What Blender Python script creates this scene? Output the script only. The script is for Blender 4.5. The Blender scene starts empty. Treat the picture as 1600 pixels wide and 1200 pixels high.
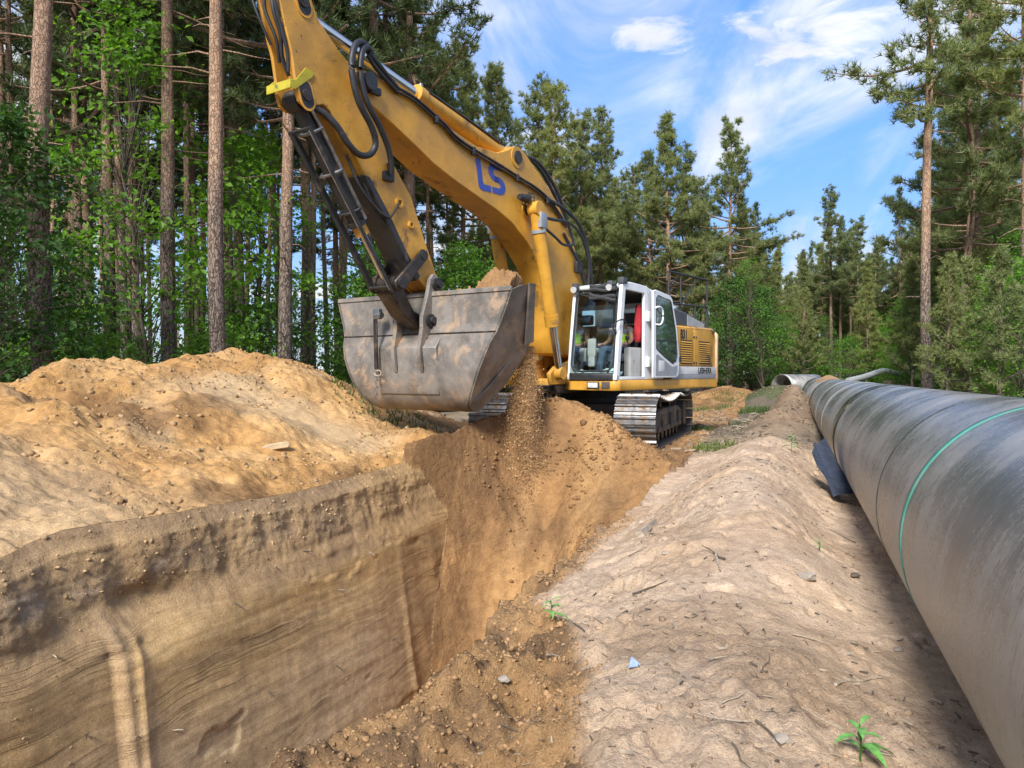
import bpy, bmesh, math, random
import numpy as np
from mathutils import Vector, Matrix

# ------------------------------------------------------------------ camera, sky, sun, exposure
SC = bpy.context.scene
COL = SC.collection
F_PX = 1200.0                                  # focal length for a 1600 px wide frame
cam_d = bpy.data.cameras.new('camera'); cam = bpy.data.objects.new('camera', cam_d); COL.objects.link(cam)
cam_d.sensor_width = 36.0; cam_d.lens = 36.0 * F_PX / 1600.0; cam_d.clip_start = 0.05; cam_d.clip_end = 3000
cam.location = (0, 0, 1.6)
cam.rotation_euler = (math.radians(90) - math.atan(15 / F_PX), 0, 0)
SC.camera = cam

SUN_AZ = math.radians(200)                     # compass-like: clockwise from +Y; from behind the camera, a little to its left
SUN_EL = math.radians(38)
SUN_DIR = Vector((math.sin(SUN_AZ) * math.cos(SUN_EL), math.cos(SUN_AZ) * math.cos(SUN_EL), math.sin(SUN_EL)))
SKY_STRENGTH = 0.15
sun_d = bpy.data.lights.new('sun', 'SUN'); sun = bpy.data.objects.new('sun', sun_d); COL.objects.link(sun)
sun_d.energy = 2.3; sun_d.angle = math.radians(15)              # seen through thin cirrus; sun_d.color = (1.0, 0.86, 0.68)
sun.rotation_euler = SUN_DIR.to_track_quat('Z', 'Y').to_euler()
SC.view_settings.view_transform = 'Standard'; SC.view_settings.look = 'None'
SC.view_settings.gamma = 1.0; SC.view_settings.use_curve_mapping = False
SC.view_settings.exposure = 1.52
SC.cycles.max_bounces = 6; SC.cycles.diffuse_bounces = 4; SC.cycles.glossy_bounces = 3
SC.cycles.transmission_bounces = 4; SC.cycles.transparent_max_bounces = 8
SC.cycles.use_denoising = True

world = bpy.data.worlds.new('World'); SC.world = world; world.use_nodes = True


class NT:
    """tiny helper to wire node trees"""
    def __init__(self, tree):
        self.t = tree
    def n(self, typ, props=None, **ins):
        nd = self.t.nodes.new(typ)
        for k, v in (props or {}).items():
            setattr(nd, k, v)
        for k, v in ins.items():
            key = int(k[1:]) if k[0] == 'i' and k[1:].isdigit() else k.replace('_', ' ')
            s = nd.inputs[key]
            if isinstance(v, bpy.types.NodeSocket):
                self.t.links.new(v, s)
            else:
                s.default_value = v
        return nd
    def math(self, op, a, b=0.0, c=0.0, clamp=False):
        nd = self.n('ShaderNodeMath', {'operation': op, 'use_clamp': clamp}, i0=a, i1=b, i2=c)
        return nd.outputs[0]
    def mix(self, f, a, b, blend='MIX'):
        nd = self.n('ShaderNodeMix', {'data_type': 'RGBA', 'blend_type': blend})
        for i, v in ((0, f), (6, a), (7, b)):
            if isinstance(v, bpy.types.NodeSocket):
                self.t.links.new(v, nd.inputs[i])
            else:
                nd.inputs[i].default_value = (*v, 1) if isinstance(v, tuple) and len(v) == 3 else v
        return nd.outputs[2]
    def noise(self, vec, scale, detail=4, rough=0.55, dist=0.0):
        return self.n('ShaderNodeTexNoise', None, Vector=vec, Scale=scale, Detail=detail, Roughness=rough, Distortion=dist).outputs[0]
    def ramp(self, v, lo, hi, to0=0.0, to1=1.0):
        nd = self.n('ShaderNodeMapRange', {'interpolation_type': 'SMOOTHSTEP'})
        self.t.links.new(v, nd.inputs[0])
        for i, x in ((1, lo), (2, hi), (3, to0), (4, to1)):
            nd.inputs[i].default_value = x
        return nd.outputs[0]
    def mapping(self, vec, scale=(1, 1, 1), rot=(0, 0, 0)):
        return self.n('ShaderNodeMapping', None, Vector=vec, Scale=scale, Rotation=rot).outputs[0]
    def link(self, a, b):
        self.t.links.new(a, b)


def build_sky():
    nt = world.node_tree; nt.nodes.clear(); T = NT(nt)
    sky = T.n('ShaderNodeTexSky', {'sky_type': 'NISHITA', 'sun_disc': False, 'sun_elevation': SUN_EL, 'sun_rotation': SUN_AZ,
                                   'air_density': 1.0, 'dust_density': 0.6, 'ozone_density': 2.0})
    tc = T.n('ShaderNodeTexCoord').outputs['Generated']
    sep = T.n('ShaderNodeSeparateXYZ', None, Vector=tc)
    zz = T.math('ADD', T.math('MAXIMUM', sep.outputs[2], 0.0), 0.16)
    px = T.math('DIVIDE', sep.outputs[0], zz); py = T.math('DIVIDE', sep.outputs[1], zz)
    p = T.n('ShaderNodeCombineXYZ', None, X=px, Y=py, Z=0.0).outputs[0]
    # thin cirrus, drawn out along one wind direction
    r = T.mapping(p, (1.55, 0.40, 1), (0, 0, math.radians(-10)))
    wisps = T.noise(r, 1.15, 9, 0.60, 0.9)
    body = T.noise(T.mapping(p, (1.0, 1.0, 1), (0, 0, 0.4)), 0.85, 4, 0.55, 0.3)
    ci = T.math('MULTIPLY', T.ramp(wisps, 0.38, 0.62), T.ramp(body, 0.34, 0.56))
    # a few small cumulus puffs
    puff = T.noise(T.mapping(p, (1.0, 1.35, 1), (0, 0, 0.9)), 1.9, 8, 0.58, 0.25)
    gate = T.noise(T.mapping(p, (1, 1, 1), (0, 0, 1.3)), 0.7, 2, 0.5)
    cu = T.math('MULTIPLY', T.ramp(puff, 0.56, 0.66), T.ramp(gate, 0.46, 0.56))
    def bank(cx_, cy_, rx, ry, tilt):
        q = T.mapping(T.n('ShaderNodeVectorMath', {'operation': 'SUBTRACT'}, i0=p, i1=(cx_, cy_, 0)).outputs[0], (1 / rx, 1 / ry, 1), (0, 0, tilt))
        d = T.n('ShaderNodeVectorMath', {'operation': 'LENGTH'}, i0=q).outputs['Value']
        n = T.noise(T.mapping(p, (1, 1.2, 1), (0, 0, .5)), 5.5, 9, 0.62, 0.5)
        return T.ramp(T.math('SUBTRACT', T.math('ADD', T.math('SUBTRACT', 1.0, d), T.math('MULTIPLY', n, 3.0)), 1.55), 0.0, 0.8)
    cu = T.math('MAXIMUM', cu, T.math('MAXIMUM', bank(.30, 1.62, .13, .10, .35), T.math('MAXIMUM', bank(.64, 1.58, .26, .16, .2), bank(-.02, 2.55, .16, .22, .0))))
    low = T.ramp(sep.outputs[2], 0.02, 0.26, 0.30, 0.0)          # veil towards the horizon
    m = T.math('MAXIMUM', T.math('MAXIMUM', T.math('MULTIPLY', ci, 0.92), cu), low)
    shade = T.ramp(T.noise(p, 3.0, 4), 0.35, 0.65)
    white = T.mix(shade, (1.95, 2.05, 2.25), (2.55, 2.6, 2.65))
    lum = T.n('ShaderNodeRGBToBW', None, Color=sky.outputs[0]).outputs[0]
    soft = T.math('DIVIDE', 1.0, T.math('ADD', 0.62, T.math('MULTIPLY', lum, 0.30)))   # keeps the horizon from burning out
    sc3 = T.n('ShaderNodeCombineColor', None, Red=T.math('MULTIPLY', soft, 0.45), Green=T.math('MULTIPLY', soft, 0.61), Blue=T.math('MULTIPLY', soft, 0.85)).outputs[0]
    blue = T.mix(1.0, sky.outputs[0], sc3, 'MULTIPLY')
    bg = T.n('ShaderNodeBackground', None, Color=T.mix(m, blue, white), Strength=SKY_STRENGTH)
    out = T.n('ShaderNodeOutputWorld'); T.link(bg.outputs[0], out.inputs[0])


build_sky()

# ------------------------------------------------------------------ helpers
AZ = math.radians(19.85)                       # the trench and the pipe run along this azimuth
CA, SA = math.cos(AZ), math.sin(AZ)


def W(a, s, z=0.0):
    """trench coordinates (a: metres right of the camera line, s: metres along) to world"""
    return Vector((a * CA + s * SA, -a * SA + s * CA, z))


def smooth(lo, hi, x):
    t = np.clip((x - lo) / (hi - lo), 0, 1)
    return t * t * (3 - 2 * t)


def _hash(ix, iy, iz, seed):
    h = (ix.astype(np.uint32) * np.uint32(374761393) + iy.astype(np.uint32) * np.uint32(668265263)
         + iz.astype(np.uint32) * np.uint32(2147483647) + np.uint32(seed * 144269 + 13))
    h = (h ^ (h >> np.uint32(13))) * np.uint32(1274126177)
    h = h ^ (h >> np.uint32(16))
    return h.astype(np.float64) / 4294967295.0


def vnoise(x, y, z=None, seed=0):
    """smooth value noise in -1..1"""
    if z is None:
        z = np.zeros_like(x)
    xi, yi, zi = np.floor(x), np.floor(y), np.floor(z)
    fx, fy, fz = x - xi, y - yi, z - zi
    fx = fx * fx * fx * (fx * (fx * 6 - 15) + 10); fy = fy * fy * fy * (fy * (fy * 6 - 15) + 10); fz = fz * fz * (3 - 2 * fz)
    xi = xi.astype(np.int64); yi = yi.astype(np.int64); zi = zi.astype(np.int64)
    flat = not np.any(z)
    def plane(k):
        a = _hash(xi, yi, k, seed); b = _hash(xi + 1, yi, k, seed); c = _hash(xi, yi + 1, k, seed); d = _hash(xi + 1, yi + 1, k, seed)
        return (a * (1 - fx) + b * fx) * (1 - fy) + (c * (1 - fx) + d * fx) * fy
    r = plane(zi)
    if not flat:
        r = r * (1 - fz) + plane(zi + 1) * fz
    return r * 2 - 1


def fbm(x, y, z=None, octv=4, seed=0, gain=0.5):
    r = np.zeros_like(x); amp = 1.0; tot = 0
    for o in range(octv):
        k = 2.03 ** o
        r += amp * vnoise(x * k + 7.3 * o, y * k - 3.1 * o, None if z is None else z * k, seed + o)
        tot += amp; amp *= gain
    return r / tot


def np_mesh(name, V, Fq, mats, mat_idx=None, smooth_shade=True, attrs=None):
    """V (n,3), Fq list of (m,k) int arrays; attrs {name: (n,) or (n,3)}"""
    me = bpy.data.meshes.new(name)
    V = np.asarray(V, np.float32)
    Fq = [np.asarray(f, np.int32) for f in (Fq if isinstance(Fq, list) else [Fq]) if len(f)]
    me.vertices.add(len(V)); me.vertices.foreach_set('co', V.ravel())
    nl = sum(f.size for f in Fq); nf = sum(len(f) for f in Fq)
    me.loops.add(nl); me.polygons.add(nf)
    me.loops.foreach_set('vertex_index', np.concatenate([f.ravel() for f in Fq]))
    cnt = np.concatenate([np.full(len(f), f.shape[1], np.int32) for f in Fq])
    st = np.zeros(nf, np.int32); st[1:] = np.cumsum(cnt)[:-1]
    me.polygons.foreach_set('loop_start', st); me.polygons.foreach_set('loop_total', cnt)
    if mat_idx is not None:
        me.polygons.foreach_set('material_index', np.asarray(mat_idx, np.int32))
    me.polygons.foreach_set('use_smooth', np.full(nf, smooth_shade))
    for m in (mats if isinstance(mats, (list, tuple)) else [mats]):
        me.materials.append(m)
    for k, v in (attrs or {}).items():
        v = np.asarray(v, np.float32)
        if v.ndim == 1:
            at = me.attributes.new(k, 'FLOAT', 'POINT'); at.data.foreach_set('value', v)
        else:
            at = me.attributes.new(k, 'FLOAT_COLOR', 'POINT')
            at.data.foreach_set('color', np.concatenate([v, np.ones((len(v), 1), np.float32)], 1).ravel())
    me.update(calc_edges=True)
    return me


def link(name, me, parent=None, loc=None, rot=None):
    o = bpy.data.objects.new(name, me); COL.objects.link(o)
    if parent is not None:
        o.parent = parent
    if loc is not None:
        o.location = loc
    if rot is not None:
        o.rotation_euler = rot
    return o


def tag(o, label=None, cat=None, group=None, kind=None):
    for k, v in (('label', label), ('category', cat), ('group', group), ('kind', kind)):
        if v:
            o[k] = v
    return o


def empty(name, loc=(0, 0, 0), rz=0.0):
    o = bpy.data.objects.new(name, None); COL.objects.link(o)
    o.location = loc; o.rotation_euler = (0, 0, rz); o.empty_display_size = 0.3
    return o


def spline(pts, n):
    """Catmull-Rom through the points, n samples per span"""
    P = [Vector(p) for p in pts]; P = [2 * P[0] - P[1]] + P + [2 * P[-1] - P[-2]]
    out = []
    for i in range(1, len(P) - 2):
        for k in range(n):
            t = k / n; a, b, c, d = P[i - 1:i + 3]
            out.append(0.5 * (2 * b + (c - a) * t + (2 * a - 5 * b + 4 * c - d) * t * t + (3 * b - a - 3 * c + d) * t ** 3))
    out.append(P[-2])
    return out


def tube_arrays(pts, radii, sides, base=0):
    P = np.array([tuple(p) for p in pts], float); n = len(P)
    T = np.gradient(P, axis=0); T /= np.linalg.norm(T, axis=1)[:, None] + 1e-9
    ref = np.array([0, 0, 1.0]) if abs(T[0][2]) < 0.9 else np.array([1.0, 0, 0])
    N = np.cross(T, ref); N /= np.linalg.norm(N, axis=1)[:, None] + 1e-9
    B = np.cross(T, N)
    ang = np.arange(sides) * 2 * np.pi / sides
    R = np.broadcast_to(np.asarray(radii, float), (n,))
    V = P[:, None, :] + R[:, None, None] * (np.cos(ang)[None, :, None] * N[:, None, :] + np.sin(ang)[None, :, None] * B[:, None, :])
    i = np.arange(n - 1)[:, None] * sides; j = np.arange(sides)[None, :]; j2 = (j + 1) % sides
    Fq = np.stack([i + j, i + j2, i + sides + j2, i + sides + j], -1).reshape(-1, 4) + base
    return V.reshape(-1, 3), Fq


class MB:
    """collects solids in a bmesh and links them as one object"""
    def __init__(self):
        self.bm = bmesh.new()
    def box(self, x0, x1, y0, y1, z0, z1, bev=0.0, M=None):
        r = bmesh.ops.create_cube(self.bm, size=1.0)
        vs = r['verts']
        for v in vs:
            v.co = Vector(((x0 + x1) / 2 + v.co.x * (x1 - x0), (y0 + y1) / 2 + v.co.y * (y1 - y0), (z0 + z1) / 2 + v.co.z * (z1 - z0)))
        return self._fin(vs, bev, M)
    def _fin(self, vs, bev, M, seg=2):
        if bev > 0:
            es = list({e for v in vs for e in v.link_edges})
            sharp = [e for e in es if len(e.link_faces) == 2 and e.calc_face_angle(0) > 0.6]
            r = bmesh.ops.bevel(self.bm, geom=sharp, offset=bev, segments=seg, profile=0.6, affect='EDGES', clamp_overlap=True)
            vs = list({v for f in r['faces'] for v in f.verts} | {v for v in vs if v.is_valid})
        if M is not None:
            for v in vs:
                v.co = M @ v.co
        return vs
    def prism(self, pts, y0, y1, bev=0.0, M=None, axis='y'):
        """outline in the (x,z) plane extruded along y (axis 'y'); (x,y) along z; (y,z) along x"""
        def mk(p, t):
            return (p[0], t, p[1]) if axis == 'y' else ((p[0], p[1], t) if axis == 'z' else (t, p[0], p[1]))
        t0 = y0 if isinstance(y0, (list, tuple)) else [y0] * len(pts)
        t1 = y1 if isinstance(y1, (list, tuple)) else [y1] * len(pts)
        a = [self.bm.verts.new(mk(p, t)) for p, t in zip(pts, t0)]; b = [self.bm.verts.new(mk(p, t)) for p, t in zip(pts, t1)]
        fs = [self.bm.faces.new(a), self.bm.faces.new(list(reversed(b)))]
        n = len(pts)
        for i in range(n):
            fs.append(self.bm.faces.new((a[(i + 1) % n], a[i], b[i], b[(i + 1) % n])))
        bmesh.ops.recalc_face_normals(self.bm, faces=fs)
        return self._fin(a + b, bev, M, 1)
    def loft(self, A, B):
        """ruled strip between two polylines of equal length"""
        a = [self.bm.verts.new(p) for p in A]; b = [self.bm.verts.new(p) for p in B]
        for i in range(len(a) - 1):
            self.bm.faces.new((a[i], a[i + 1], b[i + 1], b[i]))
        return a, b
    def tube(self, pts, r, sides=10, cap=True, M=None):
        V, Fq = tube_arrays(pts, r, sides)
        vs = [self.bm.verts.new(v if M is None else M @ Vector(v)) for v in V]
        fs = [self.bm.faces.new([vs[i] for i in f]) for f in Fq]
        if cap:
            fs.append(self.bm.faces.new(list(reversed(vs[:sides])))); fs.append(self.bm.faces.new(vs[-sides:]))
        bmesh.ops.recalc_face_normals(self.bm, faces=fs)
        return vs
    def rod(self, p, q, r, sides=12, r2=None):
        return self.tube([p, q], [r, r if r2 is None else r2], sides)
    def disc_y(self, u, z, r, y0, y1, sides=18, hole=0.0):
        if hole <= 0:
            return self.rod((u, y0, z), (u, y1, z), r, sides)
        n = sides; vs = []
        for y in (y0, y1):
            for rr in (r, hole):
                vs.append([self.bm.verts.new((u + rr * math.cos(2 * math.pi * k / n), y, z + rr * math.sin(2 * math.pi * k / n))) for k in range(n)])
        fs = []
        for k in range(n):
            j = (k + 1) % n
            for A, B in ((0, 2), (1, 3), (0, 1), (2, 3)):
                fs.append(self.bm.faces.new((vs[A][k], vs[A][j], vs[B][j], vs[B][k])))
        bmesh.ops.recalc_face_normals(self.bm, faces=fs)
    def ball(self, c, r, sub=2, sc=(1, 1, 1)):
        rr = bmesh.ops.create_icosphere(self.bm, subdivisions=sub, radius=r)
        for v in rr['verts']:
            v.co = Vector((c[0] + v.co.x * sc[0], c[1] + v.co.y * sc[1], c[2] + v.co.z * sc[2]))
        return rr['verts']
    def mesh(self, name, mats, smooth_angle=40):
        me = bpy.data.meshes.new(name)
        self.bm.normal_update()
        for f in self.bm.faces:
            f.smooth = True
        ca = math.radians(smooth_angle)
        for e in self.bm.edges:
            if len(e.link_faces) == 2:
                e.smooth = e.calc_face_angle(0) < ca
        self.bm.to_mesh(me); self.bm.free()
        for m in (mats if isinstance(mats, (list, tuple)) else [mats]):
            me.materials.append(m)
        return me
    def obj(self, name, mats, parent=None, smooth_angle=40):
        return link(name, self.mesh(name, mats, smooth_angle), parent)


# ------------------------------------------------------------------ materials
def new_mat(name):
    m = bpy.data.materials.new(name); m.use_nodes = True
    m.node_tree.nodes.clear()
    return m, NT(m.node_tree)


def finish(T, surf, disp=None):
    out = T.n('ShaderNodeOutputMaterial'); T.link(surf, out.inputs[0])


def M(name, col, rough=0.55, metal=0.0, var=0.18, vs=5.0, dirt=None, amt=0.0, ds=2.5, bump=0.0, bs=40.0, spec=0.5, scratch=None, scr=0.0):
    m, T = new_mat(name)
    tc = T.n('ShaderNodeTexCoord').outputs['Object']
    n1 = T.noise(tc, vs, 5, 0.6)
    lo = tuple(c * (1 - var) for c in col); hi = tuple(min(1, c * (1 + var)) for c in col)
    c = T.mix(T.ramp(n1, 0.3, 0.7), lo, hi)
    rg = T.ramp(n1, 0.3, 0.7, max(0.02, rough - 0.08), min(1, rough + 0.1))
    if dirt is not None:
        n2 = T.noise(tc, ds, 7, 0.68, 0.5)
        f = T.ramp(n2, 0.66 - amt * 0.5, 0.80 - amt * 0.35)
        c = T.mix(f, c, dirt)
        rg = T.math('MAXIMUM', rg, T.math('MULTIPLY', f, 0.85))
    if scratch is not None:
        st = T.noise(T.mapping(tc, (3.0, 3.0, 22.0), (0.5, 0.9, 0.3)), 3.0, 4, 0.6, 1.2)
        sp = T.noise(tc, 26.0, 3, 0.6)
        f = T.math('MAXIMUM', T.ramp(st, 0.72 - scr, 0.76 - scr), T.ramp(sp, 0.74 - scr, 0.77 - scr))
        c = T.mix(f, c, scratch)
    b = T.n('ShaderNodeBsdfPrincipled', None, Base_Color=c, Roughness=rg, Metallic=metal)
    b.inputs['Specular IOR Level'].default_value = spec
    if bump > 0:
        h = T.noise(tc, bs, 5, 0.6)
        T.link(T.n('ShaderNodeBump', None, Strength=min(1, bump), Distance=0.01, Height=h).outputs[0], b.inputs['Normal'])
    finish(T, b.outputs[0])
    return m


AZ_TRENCH = math.radians(19.85)


def sand_mat(name):
    """base colour from the soil-zone attribute; grain, lumps and small stones by noise"""
    m, T = new_mat(name)
    tc = T.n('ShaderNodeTexCoord').outputs['Object']
    soil = T.n('ShaderNodeAttribute', {'attribute_name': 'soil'}).outputs['Color']
    n1 = T.noise(tc, 9.0, 6, 0.65); n2 = T.noise(tc, 75.0, 4, 0.7); n3 = T.noise(tc, 1.7, 5, 0.6)
    c = T.mix(1.0, soil, T.mix(T.ramp(n1, 0.25, 0.75), (0.80, 0.78, 0.76), (1.16, 1.16, 1.15)), 'MULTIPLY')
    c = T.mix(1.0, c, T.mix(T.ramp(n3, 0.3, 0.7), (0.90, 0.90, 0.92), (1.09, 1.07, 1.03)), 'MULTIPLY')
    c = T.mix(1.0, c, T.mix(T.ramp(n2, 0.2, 0.8), (0.72, 0.71, 0.70), (1.22, 1.22, 1.22)), 'MULTIPLY')
    bits = T.n('ShaderNodeTexVoronoi', {'feature': 'F1'}, Vector=tc, Scale=38.0)
    spot = T.math('MULTIPLY', T.ramp(bits.outputs['Distance'], 0.10, 0.20, 1.0, 0.0), T.ramp(T.noise(tc, 6.0, 2), 0.5, 0.62))
    c = T.mix(T.math('MULTIPLY', spot, 0.55), c, (0.10, 0.075, 0.055))
    b = T.n('ShaderNodeBsdfPrincipled', None, Base_Color=c, Roughness=0.96)
    b.inputs['Specular IOR Level'].default_value = 0.15
    cut = T.n('ShaderNodeAttribute', {'attribute_name': 'cut'}).outputs['Fac']
    tr_ = T.mapping(tc, (1, 1, 1), (0, 0, AZ_TRENCH))            # x across, y along the trench
    wav = T.n('ShaderNodeVectorMath', {'operation': 'ADD'}, i0=tr_, i1=T.n('ShaderNodeCombineXYZ', None, X=0.0, Y=0.0, Z=T.math('MULTIPLY', T.noise(tr_, 0.7, 2), 0.30)).outputs[0]).outputs[0]
    lam = T.noise(T.mapping(wav, (1.0, 0.26, 22.0)), 1.0, 3, 0.55)
    lam2 = T.noise(T.mapping(wav, (2.0, 0.45, 80.0)), 1.0, 4, 0.7)
    gate = T.noise(T.mapping(wav, (1, 0.5, 2.2)), 1.0, 3)
    crack = T.math('MULTIPLY', T.ramp(T.math('ABSOLUTE', T.math('SUBTRACT', lam, 0.5)), 0.0, 0.018, 1.0, 0.0), T.ramp(gate, 0.52, 0.60))
    layer = T.mix(T.ramp(lam, 0.34, 0.66), (0.96, 0.93, 0.88), (1.20, 1.19, 1.17))
    layer = T.mix(1.0, layer, T.mix(T.ramp(lam2, 0.3, 0.7), (0.90, 0.89, 0.88), (1.08, 1.08, 1.08)), 'MULTIPLY')
    layer = T.mix(T.math('MULTIPLY', crack, 0.55), layer, (0.42, 0.36, 0.30))
    c = T.mix(1.0, c, T.mix(cut, (1.0, 1.0, 1.0), layer), 'MULTIPLY')
    T.link(c, b.inputs['Base Color'])
    lump = T.n('ShaderNodeAttribute', {'attribute_name': 'rough'}).outputs['Fac']
    h1 = T.noise(tc, 14.0, 8, 0.72); h2 = T.noise(tc, 110.0, 3, 0.7)
    h = T.math('ADD', T.math('MULTIPLY', h1, 0.9), T.math('MULTIPLY', h2, 0.16))
    hc = T.math('ADD', T.math('MULTIPLY', lam2, 0.03), T.math('SUBTRACT', T.math('MULTIPLY', h2, 0.30), T.math('MULTIPLY', crack, 0.22)))
    h = T.math('ADD', T.math('MULTIPLY', h, T.math('SUBTRACT', 1.0, T.math('MULTIPLY', cut, 0.75))), T.math('MULTIPLY', hc, cut))
    bp = T.n('ShaderNodeBump', None, Strength=1.0, Distance=T.math('MULTIPLY', lump, 0.06), Height=h)
    T.link(bp.outputs[0], b.inputs['Normal'])
    finish(T, b.outputs[0])
    return m


def bark_mat():
    m, T = new_mat('pine_bark')
    tc = T.n('ShaderNodeTexCoord').outputs['Object']
    z = T.n('ShaderNodeSeparateXYZ', None, Vector=tc).outputs[2]
    nz = T.noise(tc, 1.3, 3)
    up = T.ramp(T.math('ADD', z, T.math('MULTIPLY', nz, 4.0)), 5.0, 10.5)
    st = T.mapping(tc, (9, 9, 2.6))
    n1 = T.noise(st, 2.2, 6, 0.7, 0.4)
    wob = T.n('ShaderNodeVectorMath', {'operation': 'ADD'}, i0=T.mapping(tc, (15, 15, 4.0)), i1=T.n('ShaderNodeVectorMath', {'operation': 'SCALE'}, i0=T.n('ShaderNodeTexNoise', None, Vector=tc, Scale=7.0, Detail=4.0).outputs['Color'], Scale=2.6).outputs[0]).outputs[0]
    vo = T.n('ShaderNodeTexVoronoi', {'feature': 'DISTANCE_TO_EDGE'}, Vector=wob, Scale=1.0)
    crack = T.ramp(vo.outputs['Distance'], 0.0, 0.13)
    grey = T.mix(T.ramp(n1, 0.3, 0.7), (0.13, 0.10, 0.08), (0.29, 0.23, 0.185))
    orange = T.mix(T.ramp(n1, 0.3, 0.7), (0.35, 0.205, 0.125), (0.50, 0.34, 0.225))
    c = T.mix(up, grey, orange)
    c = T.mix(T.math('MULTIPLY', T.math('SUBTRACT', 1.0, crack), T.math('SUBTRACT', 0.85, T.math('MULTIPLY', up, 0.55))), c, (0.035, 0.026, 0.020))
    ti = T.n('ShaderNodeObjectInfo').outputs['Random']
    c = T.mix(1.0, c, T.mix(ti, (0.72, 0.72, 0.74), (1.15, 1.1, 1.05)), 'MULTIPLY')
    b = T.n('ShaderNodeBsdfPrincipled', None, Base_Color=c, Roughness=0.92)
    b.inputs['Specular IOR Level'].default_value = 0.2
    h = T.math('ADD', crack, T.math('MULTIPLY', n1, 0.8))
    T.link(T.n('ShaderNodeBump', None, Strength=0.9, Distance=0.03, Height=h).outputs[0], b.inputs['Normal'])
    finish(T, b.outputs[0])
    return m


def leaf_mat(name, lo, hi, trans=0.35, tcol=(1.2, 1.35, 0.5)):
    m, T = new_mat(name)
    tint = T.n('ShaderNodeAttribute', {'attribute_name': 'tint'}).outputs['Fac']
    rnd = T.n('ShaderNodeObjectInfo').outputs['Random']
    c = T.mix(tint, lo, hi)
    c = T.mix(1.0, c, T.mix(rnd, (0.82, 0.86, 0.9), (1.18, 1.12, 0.95)), 'MULTIPLY')
    d = T.n('ShaderNodeBsdfPrincipled', None, Base_Color=c, Roughness=0.55)
    d.inputs['Specular IOR Level'].default_value = 0.3
    tr = T.n('ShaderNodeBsdfTranslucent', None, Color=T.mix(1.0, c, tcol, 'MULTIPLY'))
    mx = T.n('ShaderNodeMixShader', None, Fac=trans)
    T.link(d.outputs[0], mx.inputs[1]); T.link(tr.outputs[0], mx.inputs[2])
    finish(T, mx.outputs[0])
    return m


def glass_mat(name, tint=(0.80, 0.88, 0.86), refl=1.0):
    m, T = new_mat(name)
    fr = T.n('ShaderNodeFresnel', None, IOR=1.38).outputs[0]
    tr = T.n('ShaderNodeBsdfTransparent', None, Color=(*tint, 1))
    gl = T.n('ShaderNodeBsdfGlossy', None, Color=(0.9, 0.95, 0.95, 1), Roughness=0.03)
    mx = T.n('ShaderNodeMixShader', None, Fac=T.math('MULTIPLY', T.math('ADD', fr, 0.05), refl, clamp=True))
    T.link(tr.outputs[0], mx.inputs[1]); T.link(gl.outputs[0], mx.inputs[2])
    finish(T, mx.outputs[0])
    return m


def pipe_mat():
    """black polyethylene coat, dulled by dust in streaks that run round the pipe"""
    m, T = new_mat('pipe_coating')
    tc = T.n('ShaderNodeTexCoord').outputs['Object']            # local x runs along the pipe
    sp = T.n('ShaderNodeSeparateXYZ', None, Vector=tc)
    ang = T.math('ARCTAN2', sp.outputs[2], sp.outputs[1])
    cyl = T.n('ShaderNodeCombineXYZ', None, X=sp.outputs[0], Y=ang, Z=0.0).outputs[0]
    fine = T.noise(T.mapping(cyl, (95, 3.2, 1)), 1.0, 6, 0.75)
    mid = T.noise(T.mapping(cyl, (7, 0.7, 1)), 1.0, 6, 0.65, 0.15)
    dab = T.noise(tc, 38.0, 4, 0.7)
    blot = T.noise(tc, 1.5, 5, 0.6)
    dust = T.math('ADD', T.math('MULTIPLY', fine, 0.34), T.math('ADD', T.math('MULTIPLY', mid, 0.20), T.math('ADD', T.math('MULTIPLY', dab, 0.16), T.math('MULTIPLY', blot, 0.52))))
    f = T.ramp(dust, 0.50, 0.76)
    c = T.mix(f, (0.085, 0.086, 0.085), (0.32, 0.295, 0.26))
    low = T.ramp(sp.outputs[2], -0.68, -0.15, 0.65, 0.0)          # sand splashed up its lower flank
    c = T.mix(T.math('MULTIPLY', low, T.ramp(mid, 0.35, 0.6)), c, (0.25, 0.19, 0.135))
    line = T.math('MULTIPLY', T.ramp(T.noise(T.mapping(cyl, (260, 0.25, 1)), 1.0, 2), 0.62, 0.70), 0.35)
    c = T.mix(line, c, (0.30, 0.29, 0.27))
    rg = T.ramp(f, 0, 1, 0.24, 0.42)
    b = T.n('ShaderNodeBsdfPrincipled', None, Base_Color=c, Roughness=rg)
    b.inputs['Specular IOR Level'].default_value = 0.6
    T.link(T.n('ShaderNodeBump', None, Strength=0.35, Distance=0.004, Height=fine).outputs[0], b.inputs['Normal'])
    finish(T, b.outputs[0])
    return m


MT = {}
MT['sand'] = sand_mat('sandy_soil')
MT['yellow'] = M('yellow_paint', (0.56, 0.275, 0.030), 0.45, 0, 0.20, 1.6, (0.16, 0.085, 0.030), 0.24, 1.9, 0.2, 60, scratch=(0.07, 0.045, 0.03), scr=0.05)
MT['yellow_worn'] = M('yellow_paint_worn', (0.53, 0.26, 0.034), 0.52, 0, 0.22, 2.4, (0.075, 0.048, 0.030), 0.28, 1.9, 0.3, 50, scratch=(0.06, 0.045, 0.035), scr=0.06)
MT['yellow_guard'] = M('lime_guard_paint', (0.40, 0.33, 0.02), 0.6, 0, 0.2, 5, (0.12, 0.10, 0.03), 0.2, 6)
MT['sunlit_weight'] = M('sunlit_counterweight_paint', (0.62, 0.38, 0.20), 0.6, 0, 0.12, 4, (0.25, 0.14, 0.07), 0.12, 5)  # pinkish pale tone puts sunlight on the tail into the paint colour
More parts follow.
